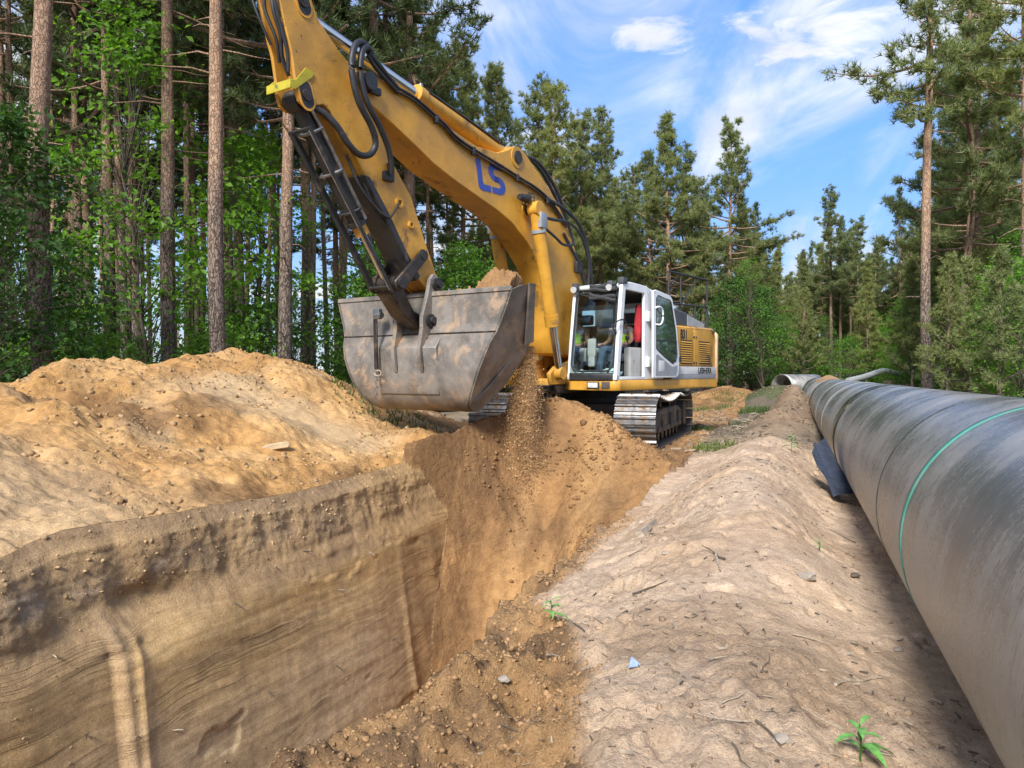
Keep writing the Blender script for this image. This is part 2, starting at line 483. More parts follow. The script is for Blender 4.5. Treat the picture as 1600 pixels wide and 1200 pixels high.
MT['black'] = M('black_metal', (0.022, 0.021, 0.020), 0.5, 0.0, 0.3, 6, (0.10, 0.075, 0.05), 0.22, 4, 0.2, 50)
MT['rubber'] = M('hose_rubber', (0.020, 0.020, 0.021), 0.55, 0, 0.2, 10, (0.10, 0.08, 0.06), 0.12, 6)
MT['grease'] = M('greasy_steel', (0.050, 0.038, 0.030), 0.38, 0.5, 0.4, 7, (0.14, 0.09, 0.055), 0.3, 5, 0.4, 40)
MT['steel'] = M('worn_steel', (0.30, 0.29, 0.28), 0.38, 0.8, 0.25, 8, (0.16, 0.10, 0.06), 0.2, 6, 0.2, 60)
MT['chrome'] = M('chrome_rod', (0.62, 0.60, 0.57), 0.12, 1.0, 0.05, 3)
MT['shoe'] = M('track_shoe_steel', (0.20, 0.195, 0.19), 0.36, 0.75, 0.25, 9, (0.24, 0.16, 0.09), 0.42, 5, 0.2, 60)
MT['track'] = M('track_frame_steel', (0.085, 0.075, 0.062), 0.65, 0.2, 0.25, 4, (0.26, 0.175, 0.10), 0.34, 2.5, 0.3, 40)
MT['white'] = M('white_cab_paint', (0.72, 0.72, 0.71), 0.4, 0, 0.05, 3, (0.33, 0.27, 0.20), 0.16, 3.2)
MT['grey_panel'] = M('grey_panel_paint', (0.27, 0.28, 0.29), 0.5, 0, 0.1, 3, (0.2, 0.16, 0.12), 0.14, 4)
MT['dark_grey'] = M('dark_grey_plastic', (0.055, 0.058, 0.063), 0.55, 0, 0.15, 5, (0.14, 0.12, 0.10), 0.1, 5)
MT['seat_grey'] = M('seat_cloth', (0.30, 0.29, 0.27), 0.85, 0, 0.12, 12)
MT['console'] = M('console_plastic', (0.40, 0.38, 0.34), 0.6, 0, 0.1, 5, (0.2, 0.16, 0.11), 0.15, 6)
MT['liner'] = M('cab_liner', (0.035, 0.035, 0.036), 0.8, 0, 0.1, 5)
MT['glass'] = glass_mat('cab_glass')
MT['door_glass'] = glass_mat('tinted_door_glass', (0.34, 0.44, 0.40), 1.6)
MT['lamp'] = M('lamp_lens', (0.75, 0.75, 0.72), 0.15, 0.3, 0.1, 20)
MT['blue'] = M('blue_lettering', (0.035, 0.065, 0.30), 0.5, 0, 0.15, 12, (0.45, 0.26, 0.06), 0.06, 14)
MT['red'] = M('red_accent', (0.55, 0.05, 0.03), 0.5, 0, 0.1, 10)
MT['ink'] = M('black_lettering', (0.02, 0.02, 0.02), 0.55, 0, 0.1, 10)
MT['strip'] = M('white_name_strip', (0.62, 0.60, 0.56), 0.5, 0, 0.08, 5, (0.30, 0.22, 0.14), 0.16, 5)
MT['slat'] = M('grille_slat', (0.16, 0.085, 0.02), 0.6, 0, 0.2, 8)
MT['bucket'] = M('bucket_steel', (0.190, 0.165, 0.138), 0.50, 0.25, 0.36, 2.4, (0.38, 0.26, 0.165), 0.34, 3.2, 0.35, 30, scratch=(0.06, 0.052, 0.05), scr=0.05)
MT['bark'] = bark_mat()
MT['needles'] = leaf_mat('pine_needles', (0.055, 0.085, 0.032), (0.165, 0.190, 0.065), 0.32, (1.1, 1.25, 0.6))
MT['needles_sunlit'] = leaf_mat('sunny_pine_needles', (0.140, 0.180, 0.066), (0.350, 0.360, 0.145), 0.42, (1.1, 1.2, 0.6))  # brighter copy of the needles, sunlight on the crowns put into the colour
MT['leaf'] = leaf_mat('broad_leaves', (0.080, 0.185, 0.022), (0.215, 0.390, 0.050), 0.50)
MT['leaf_dark'] = leaf_mat('dark_broad_leaves', (0.030, 0.080, 0.018), (0.085, 0.165, 0.032), 0.40)
MT['grass'] = leaf_mat('grass_blades', (0.060, 0.100, 0.025), (0.16, 0.20, 0.055), 0.35)
MT['twig'] = M('twig_wood', (0.095, 0.072, 0.050), 0.85, 0, 0.3, 12, bump=0.3)
MT['deadwood'] = M('pale_dead_wood', (0.33, 0.26, 0.18), 0.85, 0, 0.3, 18, bump=0.4)
MT['jeans'] = M('denim', (0.055, 0.085, 0.125), 0.9, 0, 0.2, 20)
MT['shirt'] = M('grey_tshirt', (0.26, 0.255, 0.25), 0.9, 0, 0.1, 15)
MT['vest'] = M('hi_vis_yellow', (0.55, 0.85, 0.04), 0.7, 0, 0.06, 10)
MT['skin'] = M('skin', (0.42, 0.23, 0.15), 0.55, 0, 0.08, 15)
MT['jacket'] = M('red_cloth', (0.42, 0.018, 0.022), 0.8, 0, 0.25, 9)
MT['rag'] = M('mint_rag', (0.50, 0.64, 0.60), 0.85, 0, 0.12, 12)
MT['pipe'] = pipe_mat()
MT['sleeve'] = M('shrink_sleeve', (0.022, 0.026, 0.020), 0.20, 0, 0.35, 8, (0.20, 0.17, 0.11), 0.34, 3.5)
MT['green_band'] = M('green_tape', (0.07, 0.30, 0.215), 0.5, 0, 0.2, 6, (0.22, 0.22, 0.19), 0.34, 12)
MT['sheet'] = M('black_plastic_sheet', (0.085, 0.10, 0.135), 0.24, 0, 0.2, 5, (0.16, 0.14, 0.12), 0.16, 4, 0.4, 9)
MT['timber'] = M('tan_sandbag', (0.46, 0.33, 0.19), 0.85, 0, 0.2, 6)
MT['old_pipe'] = M('pale_pipe', (0.50, 0.50, 0.46), 0.5, 0, 0.12, 3)
MT['scrap'] = M('blue_plastic', (0.28, 0.36, 0.50), 0.45, 0, 0.2, 30)
MT['stone'] = M('pale_stone', (0.29, 0.24, 0.185), 0.8, 0, 0.2, 20)

# ------------------------------------------------------------------ terrain: one warped grid (cross-sections swept along the trench)
def build_terrain():
    # --- rows along s
    rows = [np.array([-300, -150, -80, -45, -28, -18, -12, -8, -5, -3, -1.5, -0.5]), np.linspace(0, 1.5, 14)[:-1], np.arange(1.5, 7.5, 0.0225), np.arange(7.5, 13.6, 0.028),
            np.arange(13.6, 22, 0.075), np.arange(22, 45, 0.22), np.arange(45, 90, 1.0), 90 * 1.09 ** np.arange(0, 26)]
    S1 = np.concatenate(rows); ns = len(S1)
    # --- trench outline as functions of s
    lipn = 0.07 * fbm(S1 * 1.3, S1 * 0, octv=3, seed=5)
    a_e = -5.05 + np.interp(S1, [2, 3.6, 4.2, 4.8, 5.6, 7, 9, 11], [0.0, 0.0, -0.10, -0.06, -0.02, 0.0, 0.0, 0.0]) + 0.07 * fbm(S1 * .9, S1 * 0 + 3, octv=3, seed=9) + 0.022 * fbm(S1 * 4.5, S1 * 0 + 5, octv=3, seed=10)
    z_e = np.interp(S1, [0, 3.4, 4.3, 5.5, 7, 9, 10.5, 12.5, 20], [0.30, 0.28, 0.42, 0.38, 0.33, 0.36, 0.42, 0.32, 0.18])
    a_r = np.interp(S1, [1.5, 2.56, 3.3, 3.62, 4.27, 4.98, 5.84, 7.9, 10, 12], [-2.0, -1.83, -1.68, -1.50, -1.68, -1.86, -1.79, -1.75, -1.68, -1.60]) + .5 * lipn + 0.035 * vnoise(S1 * 6, S1 * 0, seed=8)
    step = .62 * smooth(4.31, 4.38, S1)                     # the wall is stepped where two bites of the bucket met
    ridge = np.exp(-((S1 - 8.60) / 0.07) ** 2)
    # --- columns
    left_far = np.array([-420, -250, -150, -90, -60, -40, -30, -24, -20, -17, -15])
    nL, nW, nF, nR, nB = 250, 190, 46, 40, 215
    tL = np.linspace(0, 1, nL + 1)[:-1]; tW = np.linspace(0, 1, nW + 1)[:-1]; tF = np.linspace(0, 1, nF + 1)[:-1]; tR = np.linspace(0, 1, nR + 1)[:-1]
    tB = np.linspace(0, 1, nB + 1)[:-1]
    right = np.concatenate([np.arange(1.25, 3.0, 0.05), np.arange(3.0, 8, 0.2), np.array([8, 9, 10, 12, 14, 17, 20, 25, 32, 45, 70, 110, 180, 300, 450])])
    o = lambda v: np.ones((ns, 1)) * v[None, :]
    c = lambda v: v[:, None]
    A = []; Zb = []; reg = []
    # left strip
    A.append(o(left_far)); reg += [0] * len(left_far)
    A.append(-13.5 + (c(a_e) + 13.5) * o(1 - (1 - tL) ** 1.12)); reg += [1] * nL
    aL = np.concatenate(A, 1)
    # wall polyline in (da, z): edge, overhang of topsoil, face, foot
    wt = np.array([0, .10, .20, .26, 1.0])
    wall_a = np.interp(tW, wt, [0.0, 0.17, 0.22, 0.28, 0.0])
    foot = -4.42 + 0.17 * step + 0.05 * ridge
    depth_foot = -2.85
    t = tW[None, :]
    top_a = c(a_e)
    aW = np.where(t < .26, top_a + np.interp(t, wt[:4], [0.0, 0.14, 0.20, 0.25]) * np.ones((ns, 1)), 0)
    a26 = top_a + 0.25
    mid = c(-4.78 + 0.12 * step)                       # wall face just under the topsoil
    k = (t - .26) / .74
    md = .5 * (mid + a26 + .02 + np.sqrt((mid - a26 - .02) ** 2 + .12 ** 2))
    aW = np.where(t >= .26, a26 + (md - a26) * smooth(0, .14, k) + (c(foot) - md) * np.clip(k, 0, 1) ** 1.1, aW)
    zW = np.where(t < .26, c(z_e) + np.interp(t, wt[:4], [0, -.14, -.34, -.50]) * np.ones((ns, 1)), 0)
    zW = np.where(t >= .26, (c(z_e) - .50) + (depth_foot - (c(z_e) - .50)) * np.clip(k, 0, 1), zW)
    aF = c(foot) + (-2.15 - c(foot)) * tF[None, :]; zF = np.full_like(aF, depth_foot)
    aR = -2.15 + (c(a_r) + 2.15) * tR[None, :] ** 1.0
    zlip = 0.03 + 0.06 * fbm(S1 * 2.2, S1 * 0, octv=3, seed=21)
    zR = depth_foot + (c(zlip) - depth_foot) * tR[None, :] ** 0.8
    aB = c(a_r) + (1.25 - c(a_r)) * tB[None, :] ** 1.0
    aQ = o(right)
    Aall = np.concatenate([aL, aW, aF, aR, aB, aQ], 1)
    reg = np.array(reg + [2] * nW + [3] * nF + [4] * nR + [5] * nB + [6] * len(right))
    S = np.repeat(c(S1), Aall.shape[1], 1)

    # --- ground level away from the trench
    def ground(a, s):
        z = 0.06 + 0.14 * smooth(8, 14, s) + 0.10 * fbm(a * .22, s * .22, octv=3, seed=31) * smooth(10, 18, np.abs(s) + np.abs(a))
        z = z + 0.05 * fbm(a * .9, s * .9, octv=4, seed=33) * smooth(9, 15, s)
        # tracked-over ruts and low banks behind the machine
        z = z + 0.12 * smooth(14, 20, s) * np.maximum(0, fbm(a * .7, s * .28, octv=4, seed=35))
        z = z + 0.75 * np.exp(-((a + 3.1) / 2.2) ** 2 - ((s - 41) / 2.0) ** 2) + 0.95 * np.exp(-((a + 0.4) / 1.5) ** 2 - ((s - 33) / 2.6) ** 2)
        return z
    def heap(a, s):
        cs = np.interp(s, [-4, 0, 3, 5, 7.1, 7.6, 8.1, 8.55, 9.1, 9.9, 10.5, 11.3, 12.2, 13, 14.8, 16.1, 17.7, 19], [0.1, .7, 1.2, 1.35, 1.42, 1.58, 1.83, 1.97, 1.94, 1.83, 1.92, 2.03, 1.86, 1.78, 1.36, .74, .05, 0])
        ac = -9.6 + 0.35 * np.sin(s * .9) * 0
        d = a - ac
        right_w = (-5.3 - ac)
        sh = np.where(d < 0, 1 - smooth(0, 3.1, -d), 1 - np.clip(d / right_w, 0, 1.25) ** 1.12)
        z0 = np.interp(s, [0, 8, 12, 20], [.30, .34, .30, .18])
        h = np.where(d < 0, cs * sh, z0 + (cs - z0) * sh)
        # the smooth chute and the hollow beside it on the front flank
        chute = np.exp(-((s - (9.4 + (a + 9.5) * 0.22)) / .9) ** 2) * smooth(.25, .6, d / right_w) * (1 - smooth(.86, 1.0, d / right_w))
        hol = np.exp(-((s - 8.0) / 1.0) ** 2 - ((a + 8.6) / .8) ** 2)
        bulge = np.exp(-((s - 11.2) / 1.3) ** 2 - ((a + 7.9) / 1.0) ** 2)
        near = np.exp(-((s - 5.2) / 1.6) ** 2 - ((a + 6.9) / 1.1) ** 2)
        h = h + (-0.10 * chute - 0.20 * hol + 0.22 * bulge + 0.12 * near) * smooth(0, .6, cs)
        w = smooth(-13.4, -12.4, a) * smooth(-4, 0, s) * (1 - smooth(17.5, 19, s))
        return h, w, cs
    G = ground(Aall, S)
    H, wgt, cs = heap(Aall, S)
    left = np.isin(reg, [0, 1])[None, :] & (Aall < -3.0)
    leftmask = np.isin(reg, [0, 1])[None, :] * np.ones((ns, 1))
    Zl = np.where(Aall < -9.6, np.maximum(G, H * wgt), G + (H - G) * wgt * (1 - smooth(12.3, 17.8, S) * (1 - smooth(-9.6, -7.4, -(-Aall) * 1)) * 0))
    # right of the trench: the berm, then the pipe bed
    u = (Aall - c(a_r))
    lipz = c(zlip)
    hB = np.interp(S, [2, 4, 5.5, 7, 10, 14], [.13, .19, .33, .41, .42, .30])
    berm = 0.05 + hB * smooth(0.10, 1.35, u) * (1 - 0.72 * smooth(1.5, 2.35, u)) + 0.10 * np.exp(-((S - 6.3) / .8) ** 2 - ((Aall + .25) / .35) ** 2) + 0.16 * np.exp(-((S - 9.5) / 2.4) ** 2 - ((Aall + .55) / .55) ** 2)
    bw = np.interp(S, [2.3, 3.0, 3.5, 4.3, 5.1, 7], [1.12, .88, .58, .36, .22, .14])
    berm = lipz + (berm - lipz) * (.25 * smooth(0.0, .3, u) + .75 * smooth(bw - .10, bw + .22, u))
    mound = 1.12 * np.exp(-((S - 24.5) / 3.6) ** 2 - ((Aall - .12) / .62) ** 2) + 0.5 * np.exp(-((S - 18.5) / 2.4) ** 2 - ((Aall + .15) / .75) ** 2) + 0.24 * np.exp(-((S - 13.5) / 2.5) ** 2 - ((Aall + .3) / .6) ** 2)
    kb = (1 - smooth(11.5, 15, S)) * smooth(-6, -1, S)
    Zr = (G + (berm - G) * kb * (1 - smooth(1.2, 3.0, Aall))) + mound
    Zt = np.zeros_like(Aall)
    i0 = 0
    nl = aL.shape[1]
    Zt[:, :nl] = Zl[:, :nl]
    zmid = np.concatenate([zW, zF, zR], 1); nm = zmid.shape[1]
    am = Aall[:, nl:nl + nm]; sm = S[:, nl:nl + nm]
    # the head of the trench: a dug slope rising to a heaped lip in front of the tracks
    lip = np.interp(am, [-6.5, -5.6, -5.0, -4.5, -4.05, -3.7, -3.2, -2.6, -2.1, -1.6, -1.2], [.30, .42, .58, .86, 1.10, 1.22, 1.12, .80, .50, .20, .12])
    lip = lip + 0.08 * fbm(am * 1.6, sm * 1.6, octv=3, seed=41)
    sb = np.interp(am, [-6, -5, -4.5, -4.2, -3.6, -3.2, -2.6], [8.2, 8.35, 8.55, 9.05, 9.55, 9.5, 9.0]) + 0.14 * fbm(am * 3.2, am * 0, octv=3, seed=46) + 0.16 * fbm(am * .8, am * 0, octv=2, seed=43) - 1.15 * np.maximum(0, am + 3.3)
    st = np.interp(am, [-6, -5.2, -4.95, -4.6, -4.2, -3.7, -3.2, -2.2, -1.2], [9.2, 9.35, 9.7, 10.9, 11.75, 12.05, 12.0, 11.75, 11.5]) + 0.12 * fbm(am * 1.1, am * 0 + 4, octv=3, seed=44)
    kk = np.clip((sm - sb) / (st - sb), 0, 1)
    face = depth_foot + (lip - depth_foot) * (0.25 * kk + 0.75 * kk ** 0.88) + (0.34 * fbm(am * 1.3, sm * 1.5, octv=4, seed=45) - .22 * np.exp(-((am + 3.3) / .6) ** 2)) * np.sin(kk * math.pi)
    gm = G[:, nl:nl + nm]
    back = gm + (lip - gm) * (1 - smooth(0.0, 1.7, sm - st - 0.15))
    ramp_z = np.where(sm < st + .15, face, back)
    Zm = np.where(sm < sb, zmid, np.maximum(zmid, ramp_z))
    Zm = np.where(sm >= st + .15, back, Zm)
    near_end = smooth(1.2, 0.2, sm)                    # the trench runs on behind the camera, closed off far back
    Zt[:, nl:nl + nm] = Zm
    ramped = np.zeros_like(Aall); ramped[:, nl:nl + nm] = ((sm > sb) & (ramp_z > zmid + .02)) * 1.0
    lipzone = np.zeros_like(Aall); lipzone[:, nl:nl + nm] = smooth(.82, .95, kk) * (sm > sb)
    Zt[:, nl + nm:] = Zr[:, nl + nm:]
    # spoil thrown over the left edge by the head of the trench blends into the lip
    zl_add = 0.38 * np.exp(-((S - 11.0) / .95) ** 2) * smooth(-6.6, -5.0, Aall) * leftmask
    Zt = Zt + zl_add
    # right of the lip the heap runs out over the berm
    runout = np.exp(-((S - 11.3) / 1.3) ** 2) * (1 - smooth(-1.75, -1.0, Aall)) * (np.isin(reg, [5])[None, :]) * 0.16
    Zt = Zt + runout
    # far ends of the trench: fill
    fill = 1 - smooth(-9, -6, S)
    mmask = np.zeros_like(Aall); mmask[:, nl:nl + nm] = 1
    Zt = np.where((mmask > 0), Zt * (1 - fill) + G * fill, Zt)

    # --- relief
    X0 = Aall; Y0 = S
    isW = np.zeros_like(Aall); isW[:, nl:nl + nW] = 1; isW = isW * (1 - ramped)
    isH = leftmask * np.clip(wgt, 0, 1) * smooth(.05, .3, cs)
    isB = (reg == 5)[None, :] * np.ones((ns, 1))
    clod = fbm(X0 * 2.6, Y0 * 2.6, octv=5, seed=51, gain=.55)
    fine = fbm(X0 * 11, Y0 * 11, octv=3, seed=52, gain=.6)
    ridged = 1 - np.abs(fbm(X0 * 1.5, Y0 * 1.5, octv=4, seed=53))
    big = fbm(X0 * .75, Y0 * .75, octv=3, seed=54)
    inview = smooth(45, 25, np.abs(S)) * smooth(25, 14, np.abs(Aall))
    cloddy = np.clip(fbm(X0 * .9, Y0 * .9, octv=3, seed=55) * 1.8 + .35, 0, 1)
    lw0 = np.interp(S, [2.3, 3.0, 3.5, 4.3, 5.1, 7], [1.12, .88, .58, .34, .17, .08]) + .10 * fbm(X0 * 0, S * 2.2, octv=3, seed=58); lw1 = lw0 + .16
    lipr = isB * (1 - smooth(lw0, lw1, u))             # crumbly rim by the trench
    lipr = lipr * smooth(9.5, 6.0, S)
    smoothc = np.exp(-((S - (9.2 + (X0 + 9.5) * 0.28)) / .75) ** 2) * smooth(-9.2, -8.4, X0) * (1 - smooth(-5.9, -5.4, X0))
    dz = isH * (0.14 * clod * (1 - .75 * smoothc) + 0.030 * fine * cloddy * (1 - .6 * smoothc) + 0.20 * big * (1 - smooth(-6.4, -5.4, X0)) + .07 * (ridged - .8) * cloddy)
    tracks = 0.5 + 0.5 * np.sin((S * .6 + X0 * .25) * 5)
    crust = np.clip(fbm(X0 * 5, Y0 * 5, octv=4, seed=56, gain=.6) * 2.2, -.2, 1)
    brk = np.clip((fbm(X0 * 1.25 + 2, Y0 * 1.05, octv=5, seed=57, gain=.58) - .02) * 7, 0, 1)       # broken edges of dried crust
    pit = np.clip(fbm(X0 * 7, Y0 * 7, octv=2, seed=59) - .45, 0, 1) * 3
    mass = .09 * np.exp(-((X0 - .15) / .30) ** 2 - ((Y0 - 5.6) / .75) ** 2) + .07 * np.exp(-((X0 + .35) / .35) ** 2 - ((Y0 - 7.6) / .9) ** 2) + .06 * np.exp(-((X0 + .1) / .3) ** 2 - ((Y0 - 3.7) / .4) ** 2)
    dz = dz + isB * (0.014 * clod + 0.020 * fine * (.35 + cloddy) + 0.030 * crust * cloddy + .03 * big + .032 * brk - .03 * pit + mass) * (1 - .3 * lipr)
    dz = dz + lipr * (0.115 * clod + 0.060 * fine + .05 * (ridged - .75) + .10 * np.exp(-((u - .22) / .2) ** 2) * smooth(4.6, 3.2, S))
    dz = dz + ramped * (0.085 * clod + 0.028 * fine * (0.4 + cloddy) + .06 * (ridged - .8))
    other = (1 - isH) * (1 - isB) * (1 - ramped) * (1 - isW)
    dz = dz + other * inview * (0.05 * clod + 0.012 * fine)
    dz = np.where(mmask * (1 - ramped) * (1 - isW) > 0, 0.04 * clod, dz)
    Zt = Zt + dz
    # wall: scraped strata, slumps and tooth marks push the face in and out
    zz = Zt
    strata = fbm(S * .55 + 3, zz * 5.5 + .25 * S, octv=4, seed=61)
    tooth = fbm(S * .35, (zz + S * .27) * 14, octv=2, seed=62)
    slump = fbm(S * 1.6, zz * 1.6, octv=4, seed=63)
    crumble = fbm(S * 6, zz * 6, octv=4, seed=64, gain=.6)
    deep = smooth(-.1, -.55, zz)
    da = isW * (0.008 * strata + 0.0025 * tooth * deep + 0.022 * slump * (1.08 - deep) + (0.022 * (1 - deep) + .003) * crumble + .02 * (1 - deep) * np.abs(strata))
    # a slab scooped out beside the step, grooves down the corner
    rib = np.exp(-((S - (4.50 + .05 * (zz + 1))) / .035) ** 2) * smooth(-.15, -.5, zz)
    scar = smooth(.35, .45, fbm(S * .9 + 4, zz * 2.2, octv=4, seed=66))
    scoop = np.exp(-((S - 4.85) / .42) ** 2 - ((zz + .28) / .22) ** 2)
    groove = np.sin(S * 9 + zz * 2.2) * smooth(7.8, 8.9, S) * smooth(.2, -.8, zz) * .008
    da = da + isW * (.022 * rib - .02 * scar * deep) - isW * (.16 * scoop - groove)
    Afin = Aall + da

    # --- soil colours (what the soil is: dry, moist, topsoil, litter; the step face has shade added)
    mixc = lambda c0, c1, f: c0 * (1 - f[..., None]) + c1 * f[..., None]
    f3 = lambda *x: np.array(x, float)
    col = np.zeros(Aall.shape + (3,)) + f3(.150, .122, .085)                       # trampled ground
    n_a = fbm(X0 * .5, Y0 * .5, octv=4, seed=71); n_b = fbm(X0 * 1.7, Y0 * 1.7, octv=4, seed=72); n_c = fbm(X0 * .28, Y0 * .28, octv=3, seed=73)
    col = mixc(col, f3(.30, .225, .145), smooth(-.05, .35, n_a) * smooth(11, 14, S))
    col = mixc(col, f3(.070, .090, .032), smooth(.10, .32, n_c + .35 * n_b) * smooth(15, 19, S) * .85)
    forest = np.clip(smooth(-12.0, -13.6, X0) + smooth(5.5, 8.5, X0) * smooth(4, 10, S) + smooth(62, 74, S), 0, 1)
    col = mixc(col, mixc(np.zeros(Aall.shape + (3,)) + f3(.045, .040, .024), f3(.040, .060, .020), smooth(-.2, .3, n_b)), forest)
    heapc = mixc(mixc(np.zeros_like(col) + f3(.46, .255, .095), f3(.56, .335, .140), smooth(-.1, .35, n_b)), f3(.42, .275, .140), smooth(.0, .35, n_a + .3 * n_b))
    heapc = mixc(heapc, f3(.205, .110, .046), smooth(.10, .34, fbm(X0 * .8, Y0 * .8, octv=4, seed=75)) * .8)
    heapc = mixc(heapc, f3(.52, .365, .205), np.clip(smoothc * .8 + smooth(6.8, 4.6, S) * smooth(-8.5, -6.5, X0) * .75, 0, 1))
    col = mixc(col, heapc, np.clip(isH * 1.2, 0, 1))
    bermc = mixc(np.zeros_like(col) + f3(.57, .415, .280), f3(.49, .345, .225), smooth(-.15, .3, n_b))
    bermc = mixc(bermc, f3(.38, .265, .17), smooth(.15, .45, n_a + .4 * n_b) * .6)
    bermc = mixc(bermc, mixc(np.zeros_like(col) + f3(.45, .265, .120), f3(.27, .165, .085), smooth(-.1, .25, fbm(X0 * 4, Y0 * 4, octv=4, seed=76))), np.clip(lipr * 1.25, 0, 1))
    bermw = isB * (1 - smooth(12, 17, S)) + (reg == 6)[None, :] * (1 - smooth(1.6, 3.2, X0)) * (1 - smooth(12, 20, S))
    col = mixc(col, bermc, np.clip(bermw, 0, 1))
    col = mixc(col, f3(.285, .195, .120), np.clip(smooth(.1, .45, mound) * smooth(12, 16, S), 0, 1))
    endc = mixc(np.zeros_like(col) + f3(.37, .205, .085), f3(.26, .145, .065), smooth(-.15, .3, fbm(X0 * 1.1, (Zt + S) * .8, octv=4, seed=77)))
    endc = mixc(endc, f3(.47, .275, .120), smooth(.05, .4, fbm(X0 * 1.5 + 9, (Zt - S) * .9, octv=4, seed=78)) * .75)
    col = mixc(col, endc, np.clip(ramped, 0, 1))
    # cut face, from the grass roots down
    dpt = c(np.interp(S1, S1, z_e)) - Zt
    lay = fbm(S * .35, zz * 2.6 + .1 * S, octv=4, seed=81)
    thin = fbm(S * .5, (zz + S * .05) * 12, octv=3, seed=82)
    wallc = mixc(np.zeros_like(col) + f3(.70, .470, .220), f3(.63, .395, .165), smooth(-.05, .35, lay))
    wallc = mixc(wallc, f3(.71, .53, .315), smooth(1.0, 2.2, dpt + .5 * lay) * .85)
    wallc = mixc(wallc, f3(.38, .25, .14), smooth(.20, .40, thin) * .4)
    wallc = mixc(wallc, f3(.27, .165, .085), smooth(2.55, 2.75, dpt + .22 * lay) * (1 - smooth(2.95, 3.05, dpt)) * .8)
    ob = smooth(.95, .70, dpt + .25 * lay + .1 * slump)
    wallc = mixc(wallc, mixc(np.zeros_like(col) + f3(.47, .305, .155), f3(.36, .235, .125), smooth(-.1, .3, slump)), ob * .85)
    tsd = .36 + .12 * fbm(S * .8, S * 0, octv=3, seed=83)
    ts = np.exp(-((dpt - tsd) / .11) ** 4) * smooth(-.05, .3, fbm(S * 1.9, zz * 2.5, octv=4, seed=85)) * .38
    wallc = mixc(wallc, mixc(np.zeros_like(col) + f3(.31, .225, .150), f3(.44, .375, .31), smooth(.15, .45, fbm(S * 1.3, zz * 4, octv=4, seed=84))), ts * .85)
    wallc = mixc(wallc, f3(.36, .235, .125), smooth(.16, .05, dpt))
    step_shade = np.exp(-((S - 4.36) / .07) ** 2) * smooth(.45, .8, dpt)
    wallc = mixc(wallc, f3(.40, .275, .16), step_shade * .85)  # shade painted on the step face, which would catch the sun
    wallc = mixc(wallc, f3(.44, .315, .190), ridge[:, None] * smooth(.9, 1.2, dpt) * .6)
    cornr = smooth(7.6, 8.9, S + .5 * fbm(S * 1.5, zz * 1.5, octv=4, seed=86))
    wallc = mixc(wallc, f3(.44, .275, .125), cornr * .75)
    col = mixc(col, wallc, np.clip(isW * (1 - smooth(11.2, 12.4, S)), 0, 1))
    fl = mmask * (1 - isW) * (1 - ramped)
    col = mixc(col, f3(.24, .145, .070), fl * (S < 12))
    # tufts of green that have sprouted on the open ground
    rough = 0.55 + 0.35 * cloddy + .5 * lipr + .25 * ramped - .22 * isW * deep - .3 * smoothc * isH
    rough = np.clip(rough, .2, 1.3)
    cutf = np.clip(isW * deep * (1 - smooth(10.6, 11.4, S)), 0, 1) * .95

    # --- assemble and split into the pieces of the setting
    XX = Afin * CA + S * SA; YY = -Afin * SA + S * CA
    V = np.stack([XX, YY, Zt], -1)
    nc = V.shape[1]
    dA = np.gradient(V, axis=1); dS = np.gradient(V, axis=0)
    Nn = np.cross(dA, dS); Nn /= np.linalg.norm(Nn, axis=-1)[..., None] + 1e-12
    idx = np.arange(ns * nc).reshape(ns, nc)
    quads = np.stack([idx[:-1, :-1], idx[:-1, 1:], idx[1:, 1:], idx[1:, :-1]], -1)
    rc = reg[:-1][None, :] * np.ones((ns - 1, 1)); sc_ = S[:-1, :-1]; ac_ = Aall[:-1, :-1]
    reg_id = np.zeros((ns - 1, nc - 1), int)
    reg_id[(rc == 1) & (sc_ > -2) & (sc_ < 18.5) & (ac_ > -13.0)] = 1
    reg_id[np.isin(rc, [2, 3, 4]) & (sc_ > -9) & (sc_ < 11.6)] = 2
    reg_id[np.isin(rc, [2, 3, 4]) & (sc_ >= 11.6) & (sc_ < 14.2)] = 3
    reg_id[((rc == 5) | ((rc == 6) & (ac_ < 2.6))) & (sc_ > -3) & (sc_ < 31)] = 4
    names = {0: ('ground', 'structure', None, None), 1: ('spoil_heap', None, 'long heap of orange sand thrown up left of the trench in front of the pines', 'sand heap'),
             2: ('trench', 'structure', None, None), 3: ('heaped_lip', None, 'moist brown sand heap at the trench head right under the bucket', 'sand heap'),
             4: ('sand_berm', 'structure', None, None)}
    Vf = V.reshape(-1, 3); Nf = Nn.reshape(-1, 3); Cf = col.reshape(-1, 3); Rf = rough.reshape(-1); Kf = cutf.reshape(-1)
    for rid, (nm_, kind, lab, cat) in names.items():
        q = quads[reg_id == rid]
        used, inv = np.unique(q.ravel(), return_inverse=True)
        me = np_mesh(nm_, Vf[used], inv.reshape(-1, 4), MT['sand'], attrs={'soil': np.clip(Cf[used], .01, .9), 'rough': Rf[used], 'cut': Kf[used]})
        me.normals_split_custom_set_from_vertices(Nf[used].astype(np.float32))
        ob_ = link(nm_, me)
        tag(ob_, lab, cat, None, kind)
    return S1, Afin, Zt, reg


T_S, T_A, T_Z, T_REG = build_terrain()
_ok = (T_REG != 2)


def gz(a, s):
    """height of the terrain surface at trench coordinates"""
    i = int(np.clip(np.searchsorted(T_S, s), 1, len(T_S) - 1))
    if abs(T_S[i - 1] - s) < abs(T_S[i] - s):
        i -= 1
    r = T_A[i]
    o = np.maximum.accumulate(r)
    return float(np.interp(a, o, T_Z[i]))


def world_to_as(x, y):
    return x * CA - y * SA, x * SA + y * CA


def gzw(x, y):
    return gz(*world_to_as(x, y))

